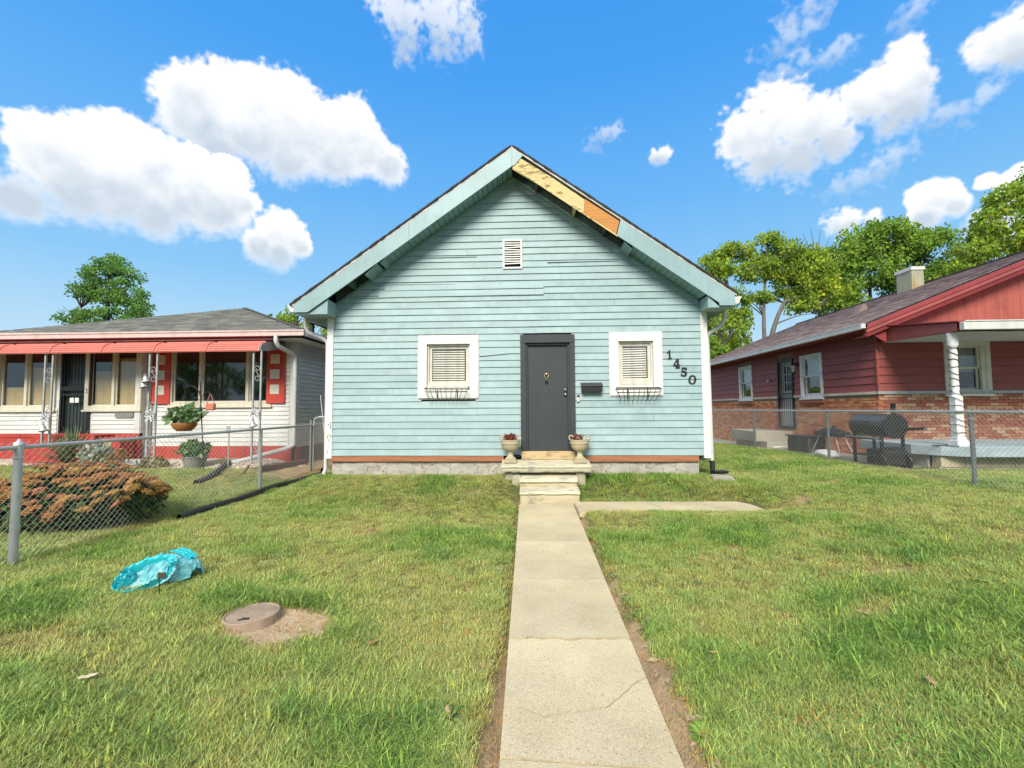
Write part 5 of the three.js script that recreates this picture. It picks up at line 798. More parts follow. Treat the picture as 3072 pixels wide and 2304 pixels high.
  mesh('inner_panes', span(DR[0] + 0.2, DR[1] - 0.2, 2.1, 2.85, -0.088, -0.084).applyMatrix4(sm), mat.darkPane, dr);
  for (let i = 1; i < 3; i++) mesh('muntin', [span(DR[0] + 0.2, DR[1] - 0.2, 2.1 + i * 0.25 - 0.012, 2.1 + i * 0.25 + 0.012, -0.083, -0.07), span(lerp(DR[0] + 0.2, DR[1] - 0.2, i / 3) - 0.012, lerp(DR[0] + 0.2, DR[1] - 0.2, i / 3) + 0.012, 2.1, 2.85, -0.0835, -0.0705)].map((g) => g.applyMatrix4(sm)), mat.white, dr);
  mesh('lock_box', rbox(0.04, 0.14, 0.1, 0.01, XW - 0.06, 1.92, DR[0] + 0.1), mat.black, dr);
  const lamp = mesh('wall_lamp', [rbox(0.04, 0.14, 0.09, 0.01, XW - 0.045, 2.86, -13.72), lathe([[0.01, 0.16], [0.07, 0.1], [0.075, 0.09]], 6).translate(XW - 0.14, 2.74, -13.72), lathe([[0.03, -0.16], [0.055, -0.12], [0.05, -0.1]], 6).translate(XW - 0.14, 2.72, -13.72), rod([XW - 0.05, 2.9, -13.72], [XW - 0.14, 2.9, -13.72], 0.01)], mat.iron, redHouse);
  mesh('lamp_glass', lathe([[0.045, -0.11], [0.066, 0.09]], 6).translate(XW - 0.14, 2.73, -13.72), M(0.5, 0.45, 0.35, 0.2, null), lamp);
  mesh('utility_box', rbox(0.06, 0.07, 0.1, 0.01, XW - 0.055, 2.45, -15.32), mat.gray, redHouse);
  // roof
  const RX = 12.5, RY = 5.45, EX = 7.52, EY = 3.44, sl = Math.hypot(RX - EX, RY - EY), cs = (RX - EX) / sl, sn = (RY - EY) / sl, z0 = -21.3, z1 = -10.26;
  mesh('roof', [poly([[EX, EY - 0.09], [RX, RY - 0.09], [RX, RY - 0.015], [EX, EY - 0.015]], z1 - z0).translate(0, 0, z0), poly([[RX, RY - 0.09], [17.5, EY - 0.09], [17.5, EY - 0.015], [RX, RY - 0.015]], z1 - z0).translate(0, 0, z0)], M(0.13, 0.1, 0.095, 0.95, T.mottle), redHouse);
  shingles(redHouse, sl, () => [z0, z1 + 0.01], (u, v, l) => [EX + v * cs - l * sn, EY + v * sn + l * cs, u], 0.32, 0.14, [[0.43, 0.32, 0.295], [0.37, 0.275, 0.255], [0.48, 0.36, 0.335], [0.41, 0.31, 0.295], [0.33, 0.245, 0.23]], 83);
  mesh('ridge_cap', [span(RX - 0.12, RX + 0.12, RY - 0.03, RY + 0.015, z0, z1)], mat.shingleDark, redHouse);
  const rk = (t0, t1, za, zb, m) => mesh('rake_board', poly([[EX, EY - t0], [EX, EY - t1], [RX, RY - t1], [RX, RY - t0]], zb - za).translate(0, 0, za), m, redHouse);
  rk(0.02, 0.12, z1 - 0.05, z1 + 0.012, mat.rake); rk(0.125, 0.21, z1 - 0.07, z1 - 0.01, mat.barn); rk(0.215, 0.27, z1 - 0.12, z1 - 0.05, mat.rake);
  mesh('rake_soffit', poly([[EX, EY - 0.28], [EX, EY - 0.3], [RX, RY - 0.3], [RX, RY - 0.28]], 0.4).translate(0, 0, ZW), mat.rake, redHouse);
  // gable of vertical boards
  for (let i = 0; i < 30; i++) { const a = 8.0 + i * 0.2, b = a + 0.197, top = (x) => EY - 0.3 + (Math.min(x, 2 * RX - x) - EX) * (RY - EY) / (RX - EX); if (b > 13.9) break; mesh('gable_board', poly([[a, 3.28], [b, 3.28], [b, Math.max(3.3, top(b))], [a, Math.max(3.29, top(a))]], 0.022).translate(0, 0, ZW + 0.03), mat.gable, redHouse); }
  mesh('eave_soffit', span(EX + 0.02, 8.02, 3.345, 3.36, z0 + 0.05, z1 - 0.06), mat.rake, redHouse);
  mesh('gutter', [span(EX - 0.1, EX + 0.01, EY - 0.12, EY - 0.105, z0, z1 - 0.04), span(EX - 0.11, EX - 0.095, EY - 0.12, EY + 0.0, z0, z1 - 0.04), span(EX - 0.115, EX - 0.1, EY - 0.02, EY + 0.005, z0, z1 - 0.04), span(EX - 0.1, EX + 0.01, EY - 0.12, EY, z1 - 0.05, z1 - 0.04), span(EX, EX + 0.012, EY - 0.12, EY - 0.03, z0, z1 - 0.04)], mat.vinylWhite, redHouse);
  mesh('eave_board', [span(EX + 0.015, EX + 0.04, EY - 0.14, EY - 0.02, z0, z1 - 0.06), poly([[EX + 0.02, EY - 0.1], [8.0, EY - 0.1], [8.0, 3.02], [7.93, 3.05], [EX + 0.02, EY - 0.14]], 0.03).translate(0, 0, z1 - 0.12)], mat.rake, redHouse);
  // chimney box and roof vent
  const ch = mesh('chimney', span(11.82, 12.18, 4.8, 5.8, -14.78, -14.2), M(0.42, 0.42, 0.29, 0.6, T.streak), redHouse);
  mesh('chimney_cap', [span(11.79, 12.21, 5.8, 5.9, -14.81, -14.17)], mat.vinylWhite, ch); mesh('rust_stain', poly([[11.85, 5.15], [11.91, 5.18], [11.91, 5.4], [11.88, 5.7], [11.86, 5.45]], 0.001).translate(0, 0, -14.1985), M(0.42, 0.2, 0.06, 0.9), ch);
  mesh('roof_vent', tris([9.8, 4.36, -13.7, 10.1, 4.48, -13.7, 10.05, 4.66, -13.72, 9.95, 4.64, -13.72, 9.8, 4.36, -14.0, 10.1, 4.48, -14.0, 10.05, 4.66, -13.95, 9.95, 4.64, -13.95], [0, 1, 2, 0, 2, 3, 4, 6, 5, 4, 7, 6, 0, 3, 7, 0, 7, 4, 3, 2, 6, 3, 6, 7, 1, 5, 6, 1, 6, 2]), M(0.2, 0.14, 0.13, 0.8), redHouse);
  // porch: roof edge, ceiling, slab, base
  mesh('porch_beam', tris([8.06, 3.05, ZW, 8.06, 3.4, ZW, 7.92, 3.12, -8.6, 7.92, 2.97, -8.6, 8.1, 3.05, ZW, 8.1, 3.4, ZW, 7.96, 3.12, -8.6, 7.96, 2.97, -8.6], [0, 1, 2, 0, 2, 3, 4, 6, 5, 4, 7, 6, 0, 3, 7, 0, 7, 4, 1, 5, 6, 1, 6, 2]), mat.barn, redHouse);
  mesh('porch_roof', tris([7.9, 3.13, -8.56, 14, 3.13, -8.56, 14, 3.42, ZW, 8.0, 3.42, ZW, 7.9, 3.155, -8.56, 14, 3.155, -8.56, 14, 3.445, ZW, 8.0, 3.445, ZW], [0, 2, 1, 0, 3, 2, 4, 5, 6, 4, 6, 7, 0, 1, 5, 0, 5, 4, 0, 4, 7, 0, 7, 3]), mat.rake, redHouse);
  mesh('porch_ceiling', tris([7.97, 2.96, -8.62, 14, 2.96, -8.62, 14, 3.05, ZW + 0.03, 8.09, 3.05, ZW + 0.03], [0, 2, 1, 0, 3, 2]), M(0.62, 0.62, 0.55, 0.7, T.paint, { side: THREE.DoubleSide }), redHouse);
  mesh('porch_gutter', [rbox(6, 0.15, 0.1, 0.012, 10.93, 3.05, -8.52), span(7.94, 13.9, 3.125, 3.145, -8.48, -8.455)], mat.vinylWhite, redHouse);
  mesh('porch_slab', poly([[7.5, 9.25], [7.72, 8.85], [8.1, 8.6], [13.5, 8.55], [13.5, 10.62], [7.5, 10.62]].map(([a, b]) => [a, b]), 0.17, 0.012).rotateX(-Math.PI / 2).scale(1, 1, 1).translate(0, 0.655, 0).applyMatrix4(new THREE.Matrix4().makeScale(1, 1, 1)), mat.porchBlue, redHouse).geometry.scale(1, 1, 1);
  for (let i = 0; i < 14; i++) mesh('base_block', rbox(0.44, 0.2, 0.2, 0.008, 7.96 + i * 0.448, 0.53, -8.98), mat.creamBlock, redHouse);
  mesh('base_block', [span(7.68, 7.72, 0.2, 0.64, -10.6, -9.1), span(7.72, 13.5, 0.2, 0.43, -9.08, -8.9)], mat.pier, redHouse);
  // turned porch column wound with a cord of small lights
  const cx = 8.02, cz = -8.82, col = mesh('porch_column', [rbox(0.21, 0.11, 0.21, 0.01, cx, 0.885, cz), rbox(0.17, 0.06, 0.17, 0.01, cx, 0.97, cz), rbox(0.142, 0.76, 0.142, 0.012, cx, 1.38, cz), lathe([[0.075, 1.755], [0.06, 1.8], [0.052, 1.86], [0.062, 1.9], [0.058, 2.1], [0.064, 2.6], [0.052, 2.66], [0.07, 2.7], [0.085, 2.74], [0.085, 2.97]], 20).translate(cx, 0, cz)], mat.white, redHouse);
  { const p = []; for (let i = 0; i <= 260; i++) { const t = i / 260, y = 1.05 + t * 1.85, a = t * 2 * Math.PI * 15, q = y < 1.76 ? 0.1 - 0.012 * Math.cos(4 * a) : 0.073; p.push([cx + Math.cos(a) * q, y + 0.02 * Math.sin(a * 1.7), cz + Math.sin(a) * q]); } mesh('light_cord', tube(p, 0.006, 520, 5), mat.iron, col); }
  mesh('cord_on_floor', tube([[cx - 0.1, 0.842, cz + 0.13], [cx - 0.35, 0.842, cz - 0.05], [cx - 0.5, 0.842, cz + 0.02], [cx - 0.42, 0.842, cz + 0.12]], 0.007, 30, 5), mat.iron, col);
  const so = mesh('side_stoop', [rbox(1.12, 0.32, 1.7, 0.015, 7.44, 0.69, -14.95)], mat.grayconc, redHouse); mesh('stoop_base', span(7.0, 7.98, 0.1, 0.53, -15.7, -14.15), mat.pier, so); mesh('stoop_step', rbox(1.0, 0.26, 0.42, 0.012, 7.48, 0.44, -13.88), mat.grayconc, so); mesh('stoop_step', rbox(1.0, 0.16, 0.4, 0.012, 7.48, 0.24, -13.5), mat.pier, so);
}
single('white_pipe', rod([6.95, 0.44, -13.27], [7.75, 0.44, -13.22], 0.025), mat.white, 'white plastic pipe lying on the lowest step of the side stoop', 'pipe');
// ---------------------------------------------------------------- grills, bin, bag by the red house
{
  const g = thing('barrel_grill', 'large black barrel smoker grill with chimney behind the right fence', 'grill', [7.05, 0.4, -9.6]), x = 7.05, y = 1.2, za = -9.04, zb = -9.94, r = 0.235, blackM = M(0.012, 0.013, 0.014, 0.38, T.metal);
  const half = (a0, a1, rr) => { const c = new THREE.CylinderGeometry(rr, rr, za - zb, 30, 1, false, a0, a1 - a0).rotateX(Math.PI / 2).translate(x, y, (za + zb) / 2); return metric(c); };
  mesh('barrel', [half(Math.PI * 1.5, Math.PI * 2.5, r - 0.004)], blackM, g); const lid = mesh('lid', [half(Math.PI * 0.5, Math.PI * 1.5, r)], M(0.05, 0.055, 0.055, 0.3, T.metal), g);
  for (const z of [za, zb]) mesh('end_cap', [metric(new THREE.CylinderGeometry(r - 0.002, r - 0.02, 0.03, 30).rotateX(z === za ? Math.PI / 2 : -Math.PI / 2)).translate(x, y, z + (z === za ? 0.012 : -0.012)), metric(new THREE.TorusGeometry(r, 0.01, 6, 32)).translate(x, y, z)], blackM, g);
  mesh('chimney_pipe', [rod([x + 0.05, y + 0.2, -9.12], [x + 0.05, y + 0.42, -9.12], 0.042, 0.042, 12), rod([x + 0.05, y + 0.415, -9.12], [x + 0.05, y + 0.435, -9.12], 0.052, 0.052, 12)], blackM, g);
  mesh('lid_handle', [rod([x - 0.27, y + 0.08, -9.35], [x - 0.27, y + 0.08, -9.75], 0.012), rod([x - 0.24, y + 0.08, -9.35], [x - 0.27, y + 0.08, -9.35], 0.01), rod([x - 0.24, y + 0.08, -9.75], [x - 0.27, y + 0.08, -9.75], 0.01)], mat.iron, lid);
  mesh('side_handle', [rod([x + 0.16, y - 0.06, za + 0.02], [x + 0.2, y - 0.05, za + 0.2], 0.03, 0.026), rod([x + 0.2, y - 0.05, za + 0.2], [x + 0.26, y - 0.03, za + 0.34], 0.024, 0.03)], blackM, g);
  for (const [dx, z] of [[-0.2, za - 0.08], [0.2, za - 0.08], [-0.2, zb + 0.08], [0.2, zb + 0.08]]) mesh('leg', span(x + dx - 0.022, x + dx + 0.022, 0.36, y - 0.1, z - 0.022, z + 0.022), blackM, g);
  mesh('shelf', [span(x - 0.36, x - 0.22, 0.93, 0.96, zb + 0.05, za - 0.05), span(x - 0.24, x + 0.22, 0.58, 0.61, zb + 0.05, za - 0.05), span(x - 0.22, x + 0.22, 0.74, 0.79, za - 0.1, za - 0.06)], blackM, g);
  mesh('front_rail', [rod([x - 0.37, 0.97, zb + 0.06], [x - 0.37, 0.97, za - 0.06], 0.014), rod([x - 0.37, 0.97, za - 0.06], [x - 0.22, 0.9, za - 0.06], 0.014), rod([x - 0.37, 0.97, zb + 0.06], [x - 0.22, 0.9, zb + 0.06], 0.014)], mat.galvDark, g);
  for (const dx of [-0.24, 0.24]) mesh('wheel', [metric(new THREE.TorusGeometry(0.13, 0.028, 8, 22).rotateY(Math.PI / 2)).translate(x + dx, 0.5, za - 0.08), metric(new THREE.CylinderGeometry(0.1, 0.1, 0.02, 18).rotateZ(Math.PI / 2)).translate(x + dx, 0.5, za - 0.08)], mat.black, g);
  mesh('ash_cover', [metric(new RoundedBoxGeometry(0.46, 0.3, 0.5, 2, 0.04)).translate(x + 0.05, 0.58, za - 0.3)], M(0.014, 0.014, 0.015, 0.7, T.mottle), g);
  const s = thing('small_grill', 'small black grill on thin splayed metal legs by the brick wall', 'grill', [7.35, 0.4, -11.3]), sx = 7.3, sz = -11.28;
  mesh('bowl', [rbox(0.34, 0.12, 0.86, 0.03, sx, 0.93, sz)], blackM, s); mesh('lid', [metric(new THREE.SphereGeometry(0.5, 20, 8, 0, 6.283, 0, 1.57).scale(0.34, 0.16, 0.86)).translate(sx, 0.99, sz)], blackM, s); mesh('vent_knob', rod([sx, 1.06, sz + 0.1], [sx, 1.13, sz + 0.1], 0.04), mat.iron, s);
  for (const [a, b] of [[-1, -1], [1, -1], [-1, 1], [1, 1]]) mesh('leg', rod([sx + a * 0.1, 0.9, sz + b * 0.28], [sx + a * 0.16, 0.38, sz + b * 0.56], 0.012), mat.galv, s);
  const b = thing('storage_bin', 'black plastic bin leaning against the side stoop of the red house', 'bin', [7.35, 0.35, -12.4]);
  mesh('body', [metric(new RoundedBoxGeometry(0.5, 0.44, 0.95, 3, 0.08)).translate(7.3, 0.58, -12.3)], M(0.02, 0.022, 0.024, 0.5, T.mottle), b); mesh('rim', [rbox(0.54, 0.04, 1.0, 0.018, 7.3, 0.81, -12.3)], mat.black, b); for (let i = 0; i < 5; i++) mesh('rib', rbox(0.02, 0.32, 0.03, 0.006, 7.046, 0.57, -12.62 + i * 0.16), mat.black, b);
  const wb = (() => { let q = new THREE.IcosahedronGeometry(1, 4); q.deleteAttribute('uv'); q.deleteAttribute('normal'); q = mergeVertices(q); const p = q.attributes.position; for (let i = 0; i < p.count; i++) { const X = p.getX(i), Y = p.getY(i), Z = p.getZ(i), k = 1 + 0.4 * fbm(X * 1.8, Y * 1.8, Z * 1.8, 4) + 0.12 * Math.abs(noise(X * 5, Y * 5, Z * 5)); p.setXYZ(i, X * k * 0.2, Y * k * 0.11, Z * k * 0.36); } q.computeVertexNormals(); return metric(q).translate(7.0, 0.46, -11.0); })();
  single('plastic_bag', wb, M(0.75, 0.74, 0.72, 0.45, null, { side: THREE.DoubleSide }), 'crumpled white plastic bag on the ground under the small grill', 'bag');
  single('splash_block', [poly([[0, 0], [0.36, 0], [0.36, 0.05], [0.32, 0.09], [0.05, 0.1], [0, 0.08]], 0.22, 0.012).rotateY(-0.15).translate(3.22, groundY(3.5, -8.2) - 0.03, -8.32)], mat.grayconc, 'grey concrete splash block at the foot of the right downspout', 'splash block');
  single('drain_pan', [rbox(0.24, 0.03, 0.14, 0.012, 3.46, groundY(3.5, -8.5) + 0.07, -8.45), rbox(0.26, 0.02, 0.16, 0.008, 3.46, groundY(3.5, -8.5) + 0.09, -8.45)], mat.black, 'flat black drain tray behind the splash block beside the blue house', 'drain tray');
}

// ---------------------------------------------------------------- chain link fences
function chainFence(label, x, zs, top, bottoms, opt = {}) { // runs along z at one x
  const f = thing('chain_link_fence', label, 'fence', [x, bottoms[0], zs[0]]);
  zs.forEach((z, i) => { const r = opt.thick?.includes(i) ? 0.036 : 0.028; mesh('post', rod([x, bottoms[i] - 0.15, z], [x, top(z) + (opt.thick?.includes(i) ? 0.03 : 0), z], r, r, 14), opt.post ?? mat.galv, f); if (opt.thick?.includes(i)) mesh('post_cap', lathe([[0, 0.055], [0.012, 0.05], [0.018, 0.03], [0.042, 0.018], [0.044, -0.01]], 14).translate(x, top(z) + 0.03, z), mat.galv, f); mesh('tie_band', new THREE.TorusGeometry(r + 0.004, 0.005, 6, 14).rotateX(Math.PI / 2).translate(x, top(z) - 0.1, z), mat.galvWire, f); });
  mesh('top_rail', tube(opt.railZ.map((z) => [x, top(z), z]), 0.021, 60, 10), mat.galv, f);
  const w = 0.0375, rise = 0.0375, z0 = opt.railZ[0], z1 = opt.railZ[opt.railZ.length - 1], n = Math.floor(Math.abs(z1 - z0) / w), dir = Math.sign(z1 - z0), gs = [], pos = [], idx = [];
  const R0 = opt.wire ?? 0.0019, ext = 0.055;
  for (let k = 0; k < n; k++) {
    const base = z0 + dir * k * w, zc = base, bt = opt.bottom(zc), hgt = top(zc) + ext - bt, m = Math.round(hgt / rise); let prev = null;
    for (let j = 0; j <= m; j++) {
      const y = bt + hgt * j / m, zz = base + dir * (((j + k) % 2) ? w + 0.002 : -0.002), p = [x - 0.026 + (((j + k) % 2) ? 0.003 : -0.003), y, zz];
      if (prev) { const o = pos.length / 3; for (const q of [prev, p]) for (let a = 0; a < 3; a++) { const t = a * 2.094; pos.push(q[0] + Math.cos(t) * R0, q[1] + Math.sin(t) * R0 * 0.7, q[2] + Math.sin(t) * R0 * 0.7 * dir); } for (let a = 0; a < 3; a++) { const b = (a + 1) % 3; idx.push(o + a, o + b, o + 3 + a, o + b, o + 3 + b, o + 3 + a); } }
      prev = p;
    }
  }
  const g = new THREE.BufferGeometry(); g.setAttribute('position', new THREE.Float32BufferAttribute(pos, 3)); g.setIndex(idx); g.computeVertexNormals(); g.setAttribute('uv', new THREE.Float32BufferAttribute(new Float32Array(pos.length / 3 * 2), 2));
  mesh('wire_mesh', g, mat.galvWire, f);
  return f;
}
chainFence('galvanised chain link fence between the lawn and the white house', -5, [-0.3, -4.23, -8.2, -12.1], () => 1.23, [0.05, 0.09, 0.11, 0.2], { thick: [1], railZ: [0.5, -2, -4.23, -8.2, -12.1], bottom: (z) => groundY(-5, z) + 0.03 });
chainFence('galvanised chain link fence in front of the red brick house', 6.5, [-3.7, -6.93, -10.15, -13.4, -16.6], () => 1.49, [0.36, 0.37, 0.38, 0.38, 0.36], { thick: [], post: mat.galvDark, railZ: [-2.2, -6.93, -10.15, -13.4, -16.6], bottom: (z) => groundY(6.5, z) + 0.03 });
{
  const g = thing('chain_link_gate', 'narrow chain link gate with rounded frame beside the blue house corner', 'gate', [-4.4, 0.2, -10.2]), zg = -10.2, xa = -4.98, xb = -3.95, yt = 1.42, fr = [[xa, 0.28, zg], [xa, 1.2, zg], [xa + 0.02, yt - 0.05, zg], [xa + 0.12, yt, zg], [-4.4, yt, zg], [xb - 0.1, yt, zg], [xb, yt - 0.1, zg], [xb, 0.28, zg]];
  mesh('frame', tube(fr, 0.02, 70, 9, 0.15), mat.galv, g); mesh('hinge_post', rod([xa - 0.06, 0.1, zg], [xa - 0.06, 1.35, zg], 0.03, 0.03, 12), mat.galvDark, g);
  const pos = []; const q = []; for (let k = 0; k < 28; k++) for (let j = 0; j < 31; j++) { const a = xa + k * 0.0375 + ((j + k) % 2 ? 0.0375 : 0), b = xa + k * 0.0375 + ((j + k + 1) % 2 ? 0.0375 : 0), y = 0.28 + j * 0.0375; q.push(rod([a, y, zg + 0.02], [b, y + 0.0375, zg + 0.02], 0.002, 0.002, 3)); } mesh('wire_mesh', q, mat.galvWire, g);
  single('leaning_rod', rod([-4.35, 0.25, -9.6], [-4.62, 1.9, -9.75], 0.012), mat.galv, 'thin metal rod leaning upright in front of the gate', 'rod');
}
// ---------------------------------------------------------------- trees
function leafCluster(n, rad, size, seed) { const r = rng(seed), pos = [], nor = [], idx = [], col = []; for (let i = 0; i < n; i++) { const a = r() * 6.283, e = Math.asin(2 * r() - 1), q = rad * Math.cbrt(r()), x = q * Math.cos(a) * Math.cos(e), y = q * Math.sin(e) * 0.8, z = q * Math.sin(a) * Math.cos(e), d = V(r() - 0.5, -0.15 - 0.5 * r(), r() - 0.5).normalize(), s = V(r() - 0.5, (r() - 0.5) * 0.6, r() - 0.5).cross(d).normalize(), L = size * (0.65 + 0.7 * r()), w = L * 0.36, o = pos.length / 3, nn = d.clone().cross(s).normalize().add(V(x, y + 0.1, z).multiplyScalar(0.8 / rad)).normalize(), t = 0.72 + 0.56 * r(), yl = r() < 0.12 ? 1.5 : 1; for (const [f, g] of [[0, 0], [0.4, 1], [1, 0], [0.4, -1]]) { pos.push(x + d.x * L * f + s.x * w * g, y + d.y * L * f + s.y * w * g, z + d.z * L * f + s.z * w * g); nor.push(nn.x, nn.y, nn.z); col.push(t * yl, t * (yl > 1 ? 1.15 : 1), t); } idx.push(o, o + 1, o + 2, o, o + 2, o + 3); } const g = new THREE.BufferGeometry(); g.setAttribute('position', new THREE.Float32BufferAttribute(pos, 3)); g.setAttribute('color', new THREE.Float32BufferAttribute(col, 3)); g.setIndex(idx); return g; }
const treeLeaf = new THREE.MeshPhysicalMaterial({ color: 0xffffff, roughness: 0.95, vertexColors: true, side: THREE.DoubleSide, transmission: 0.4, thickness: 0, specularIntensity: 0.4 });
const clusters = { small: leafCluster(24, 0.42, 0.165, 301), big: leafCluster(26, 0.5, 0.2, 302), fine: leafCluster(14, 0.3, 0.14, 303) };
function branch(pts, r0, r1) { const c = new THREE.CatmullRomCurve3(pts.map((p) => V(...p))), seg = Math.max(6, pts.length * 4), rad = 7, f = c.computeFrenetFrames(seg), pos = [], idx = []; for (let i = 0; i <= seg; i++) { const t = i / seg, p = c.getPointAt(t), q = lerp(r0, r1, Math.pow(t, 0.8)); for (let k = 0; k < rad; k++) { const a = k / rad * 6.2832; pos.push(p.x + q * (Math.cos(a) * f.normals[i].x + Math.sin(a) * f.binormals[i].x), p.y + q * (Math.cos(a) * f.normals[i].y + Math.sin(a) * f.binormals[i].y), p.z + q * (Math.cos(a) * f.normals[i].z + Math.sin(a) * f.binormals[i].z)); } } for (let i = 0; i < seg; i++) for (let k = 0; k < rad; k++) { const a = i * rad + k, b = i * rad + (k + 1) % rad; idx.push(a, a + rad, b, b, a + rad, b + rad); } return tris(pos, idx, true); }
function tree(label, base, limbs, blobs, { density = 26, kind = 'small', cols, seed = 1, barkMat = mat.bark, twigs = true, shell = 0.35 }) {
  const t = thing('tree', label, 'tree', base), r = rng(seed), wood = [], list = [];
  limbs.forEach((l) => wood.push(branch(l.p, l.r0, l.r1)));
  const tips = limbs.flatMap((l) => l.p.slice(1));
  for (const [x, y, z, rad, ry = 0.8] of blobs) {
    let best = null, bd = 1e9; for (const p of tips) { const d = Math.hypot(p[0] - x, p[1] - y, p[2] - z) + (p[1] > y ? 1.5 : 0); if (d < bd) { bd = d; best = p; } }
    if (twigs) { const n = 5; for (let i = 0; i < n; i++) { const a = r() * 6.283, e = r() * 1.2 - 0.3, q = rad * (0.6 + 0.4 * r()), tip = [x + Math.cos(a) * Math.cos(e) * q, y + Math.sin(e) * q * ry, z + Math.sin(a) * Math.cos(e) * q]; const mid = [lerp(best[0], tip[0], 0.5) + (r() - 0.5) * rad * 0.4, lerp(best[1], tip[1], 0.5) + rad * 0.1, lerp(best[2], tip[2], 0.5) + (r() - 0.5) * rad * 0.4]; wood.push(branch([best, mid, tip], 0.05, 0.012)); } }
    const n = Math.round(density * rad * rad * 2.2);
    for (let i = 0; i < n; i++) { const a = r() * 6.283, e = Math.asin(2 * r() - 1), q = rad * Math.cbrt(lerp(shell, 1, r())) * (0.86 + 0.3 * noise(Math.cos(a) * 2 + x, e * 2 + y, Math.sin(a) * 2 + z)); const px = x + Math.cos(a) * Math.cos(e) * q, py = y + Math.sin(e) * q * ry, pz = z + Math.sin(a) * Math.cos(e) * q; if (noise(px * 1.0, py * 1.0, pz * 1.0 + seed) < -0.18) continue; list.push([px, py, pz, clamp((py - y) / (rad * ry), -1, 1)]); }
  }
  mesh('trunk', wood, barkMat, t);
  const im = new THREE.InstancedMesh(clusters[kind], treeLeaf, list.length), m4 = new THREE.Matrix4(), q = new THREE.Quaternion(), e = new THREE.Euler(), c = new THREE.Color(); im.name = 'crown'; im.castShadow = im.receiveShadow = true; im.userData.kind = 'stuff';
  list.forEach(([x, y, z], i) => { q.setFromEuler(e.set((r() - 0.5) * 0.9, r() * 6.283, (r() - 0.5) * 0.9)); const s = 0.75 + 0.5 * r(); im.setMatrixAt(i, m4.compose(V(x, y, z), q, V(s, s, s))); const k = cols[Math.floor(r() * cols.length)], n = clamp(0.5 + 0.9 * fbm(x * 0.45, y * 0.45, z * 0.45 + seed, 2), 0, 1), a = cols[0], b = cols[cols.length - 1], u = 0.8 + 0.35 * r(); im.setColorAt(i, c.setRGB(0.95 * (k[0] * 0.5 + 0.5 * lerp(a[0], b[0], n)) * u, (k[1] * 0.5 + 0.5 * lerp(a[1], b[1], n)) * u, (k[2] * 0.5 + 0.5 * lerp(a[2], b[2], n)) * u)); });
  t.add(im); im.position.copy(t.position).negate();
  return t;
}
const lime = [[0.2, 0.33, 0.03], [0.3, 0.43, 0.035], [0.14, 0.26, 0.03], [0.42, 0.52, 0.045]], mid = [[0.13, 0.27, 0.035], [0.19, 0.35, 0.04], [0.1, 0.21, 0.033], [0.33, 0.46, 0.045]], deep = [[0.12, 0.27, 0.06], [0.17, 0.35, 0.065], [0.095, 0.21, 0.055], [0.26, 0.44, 0.07]];
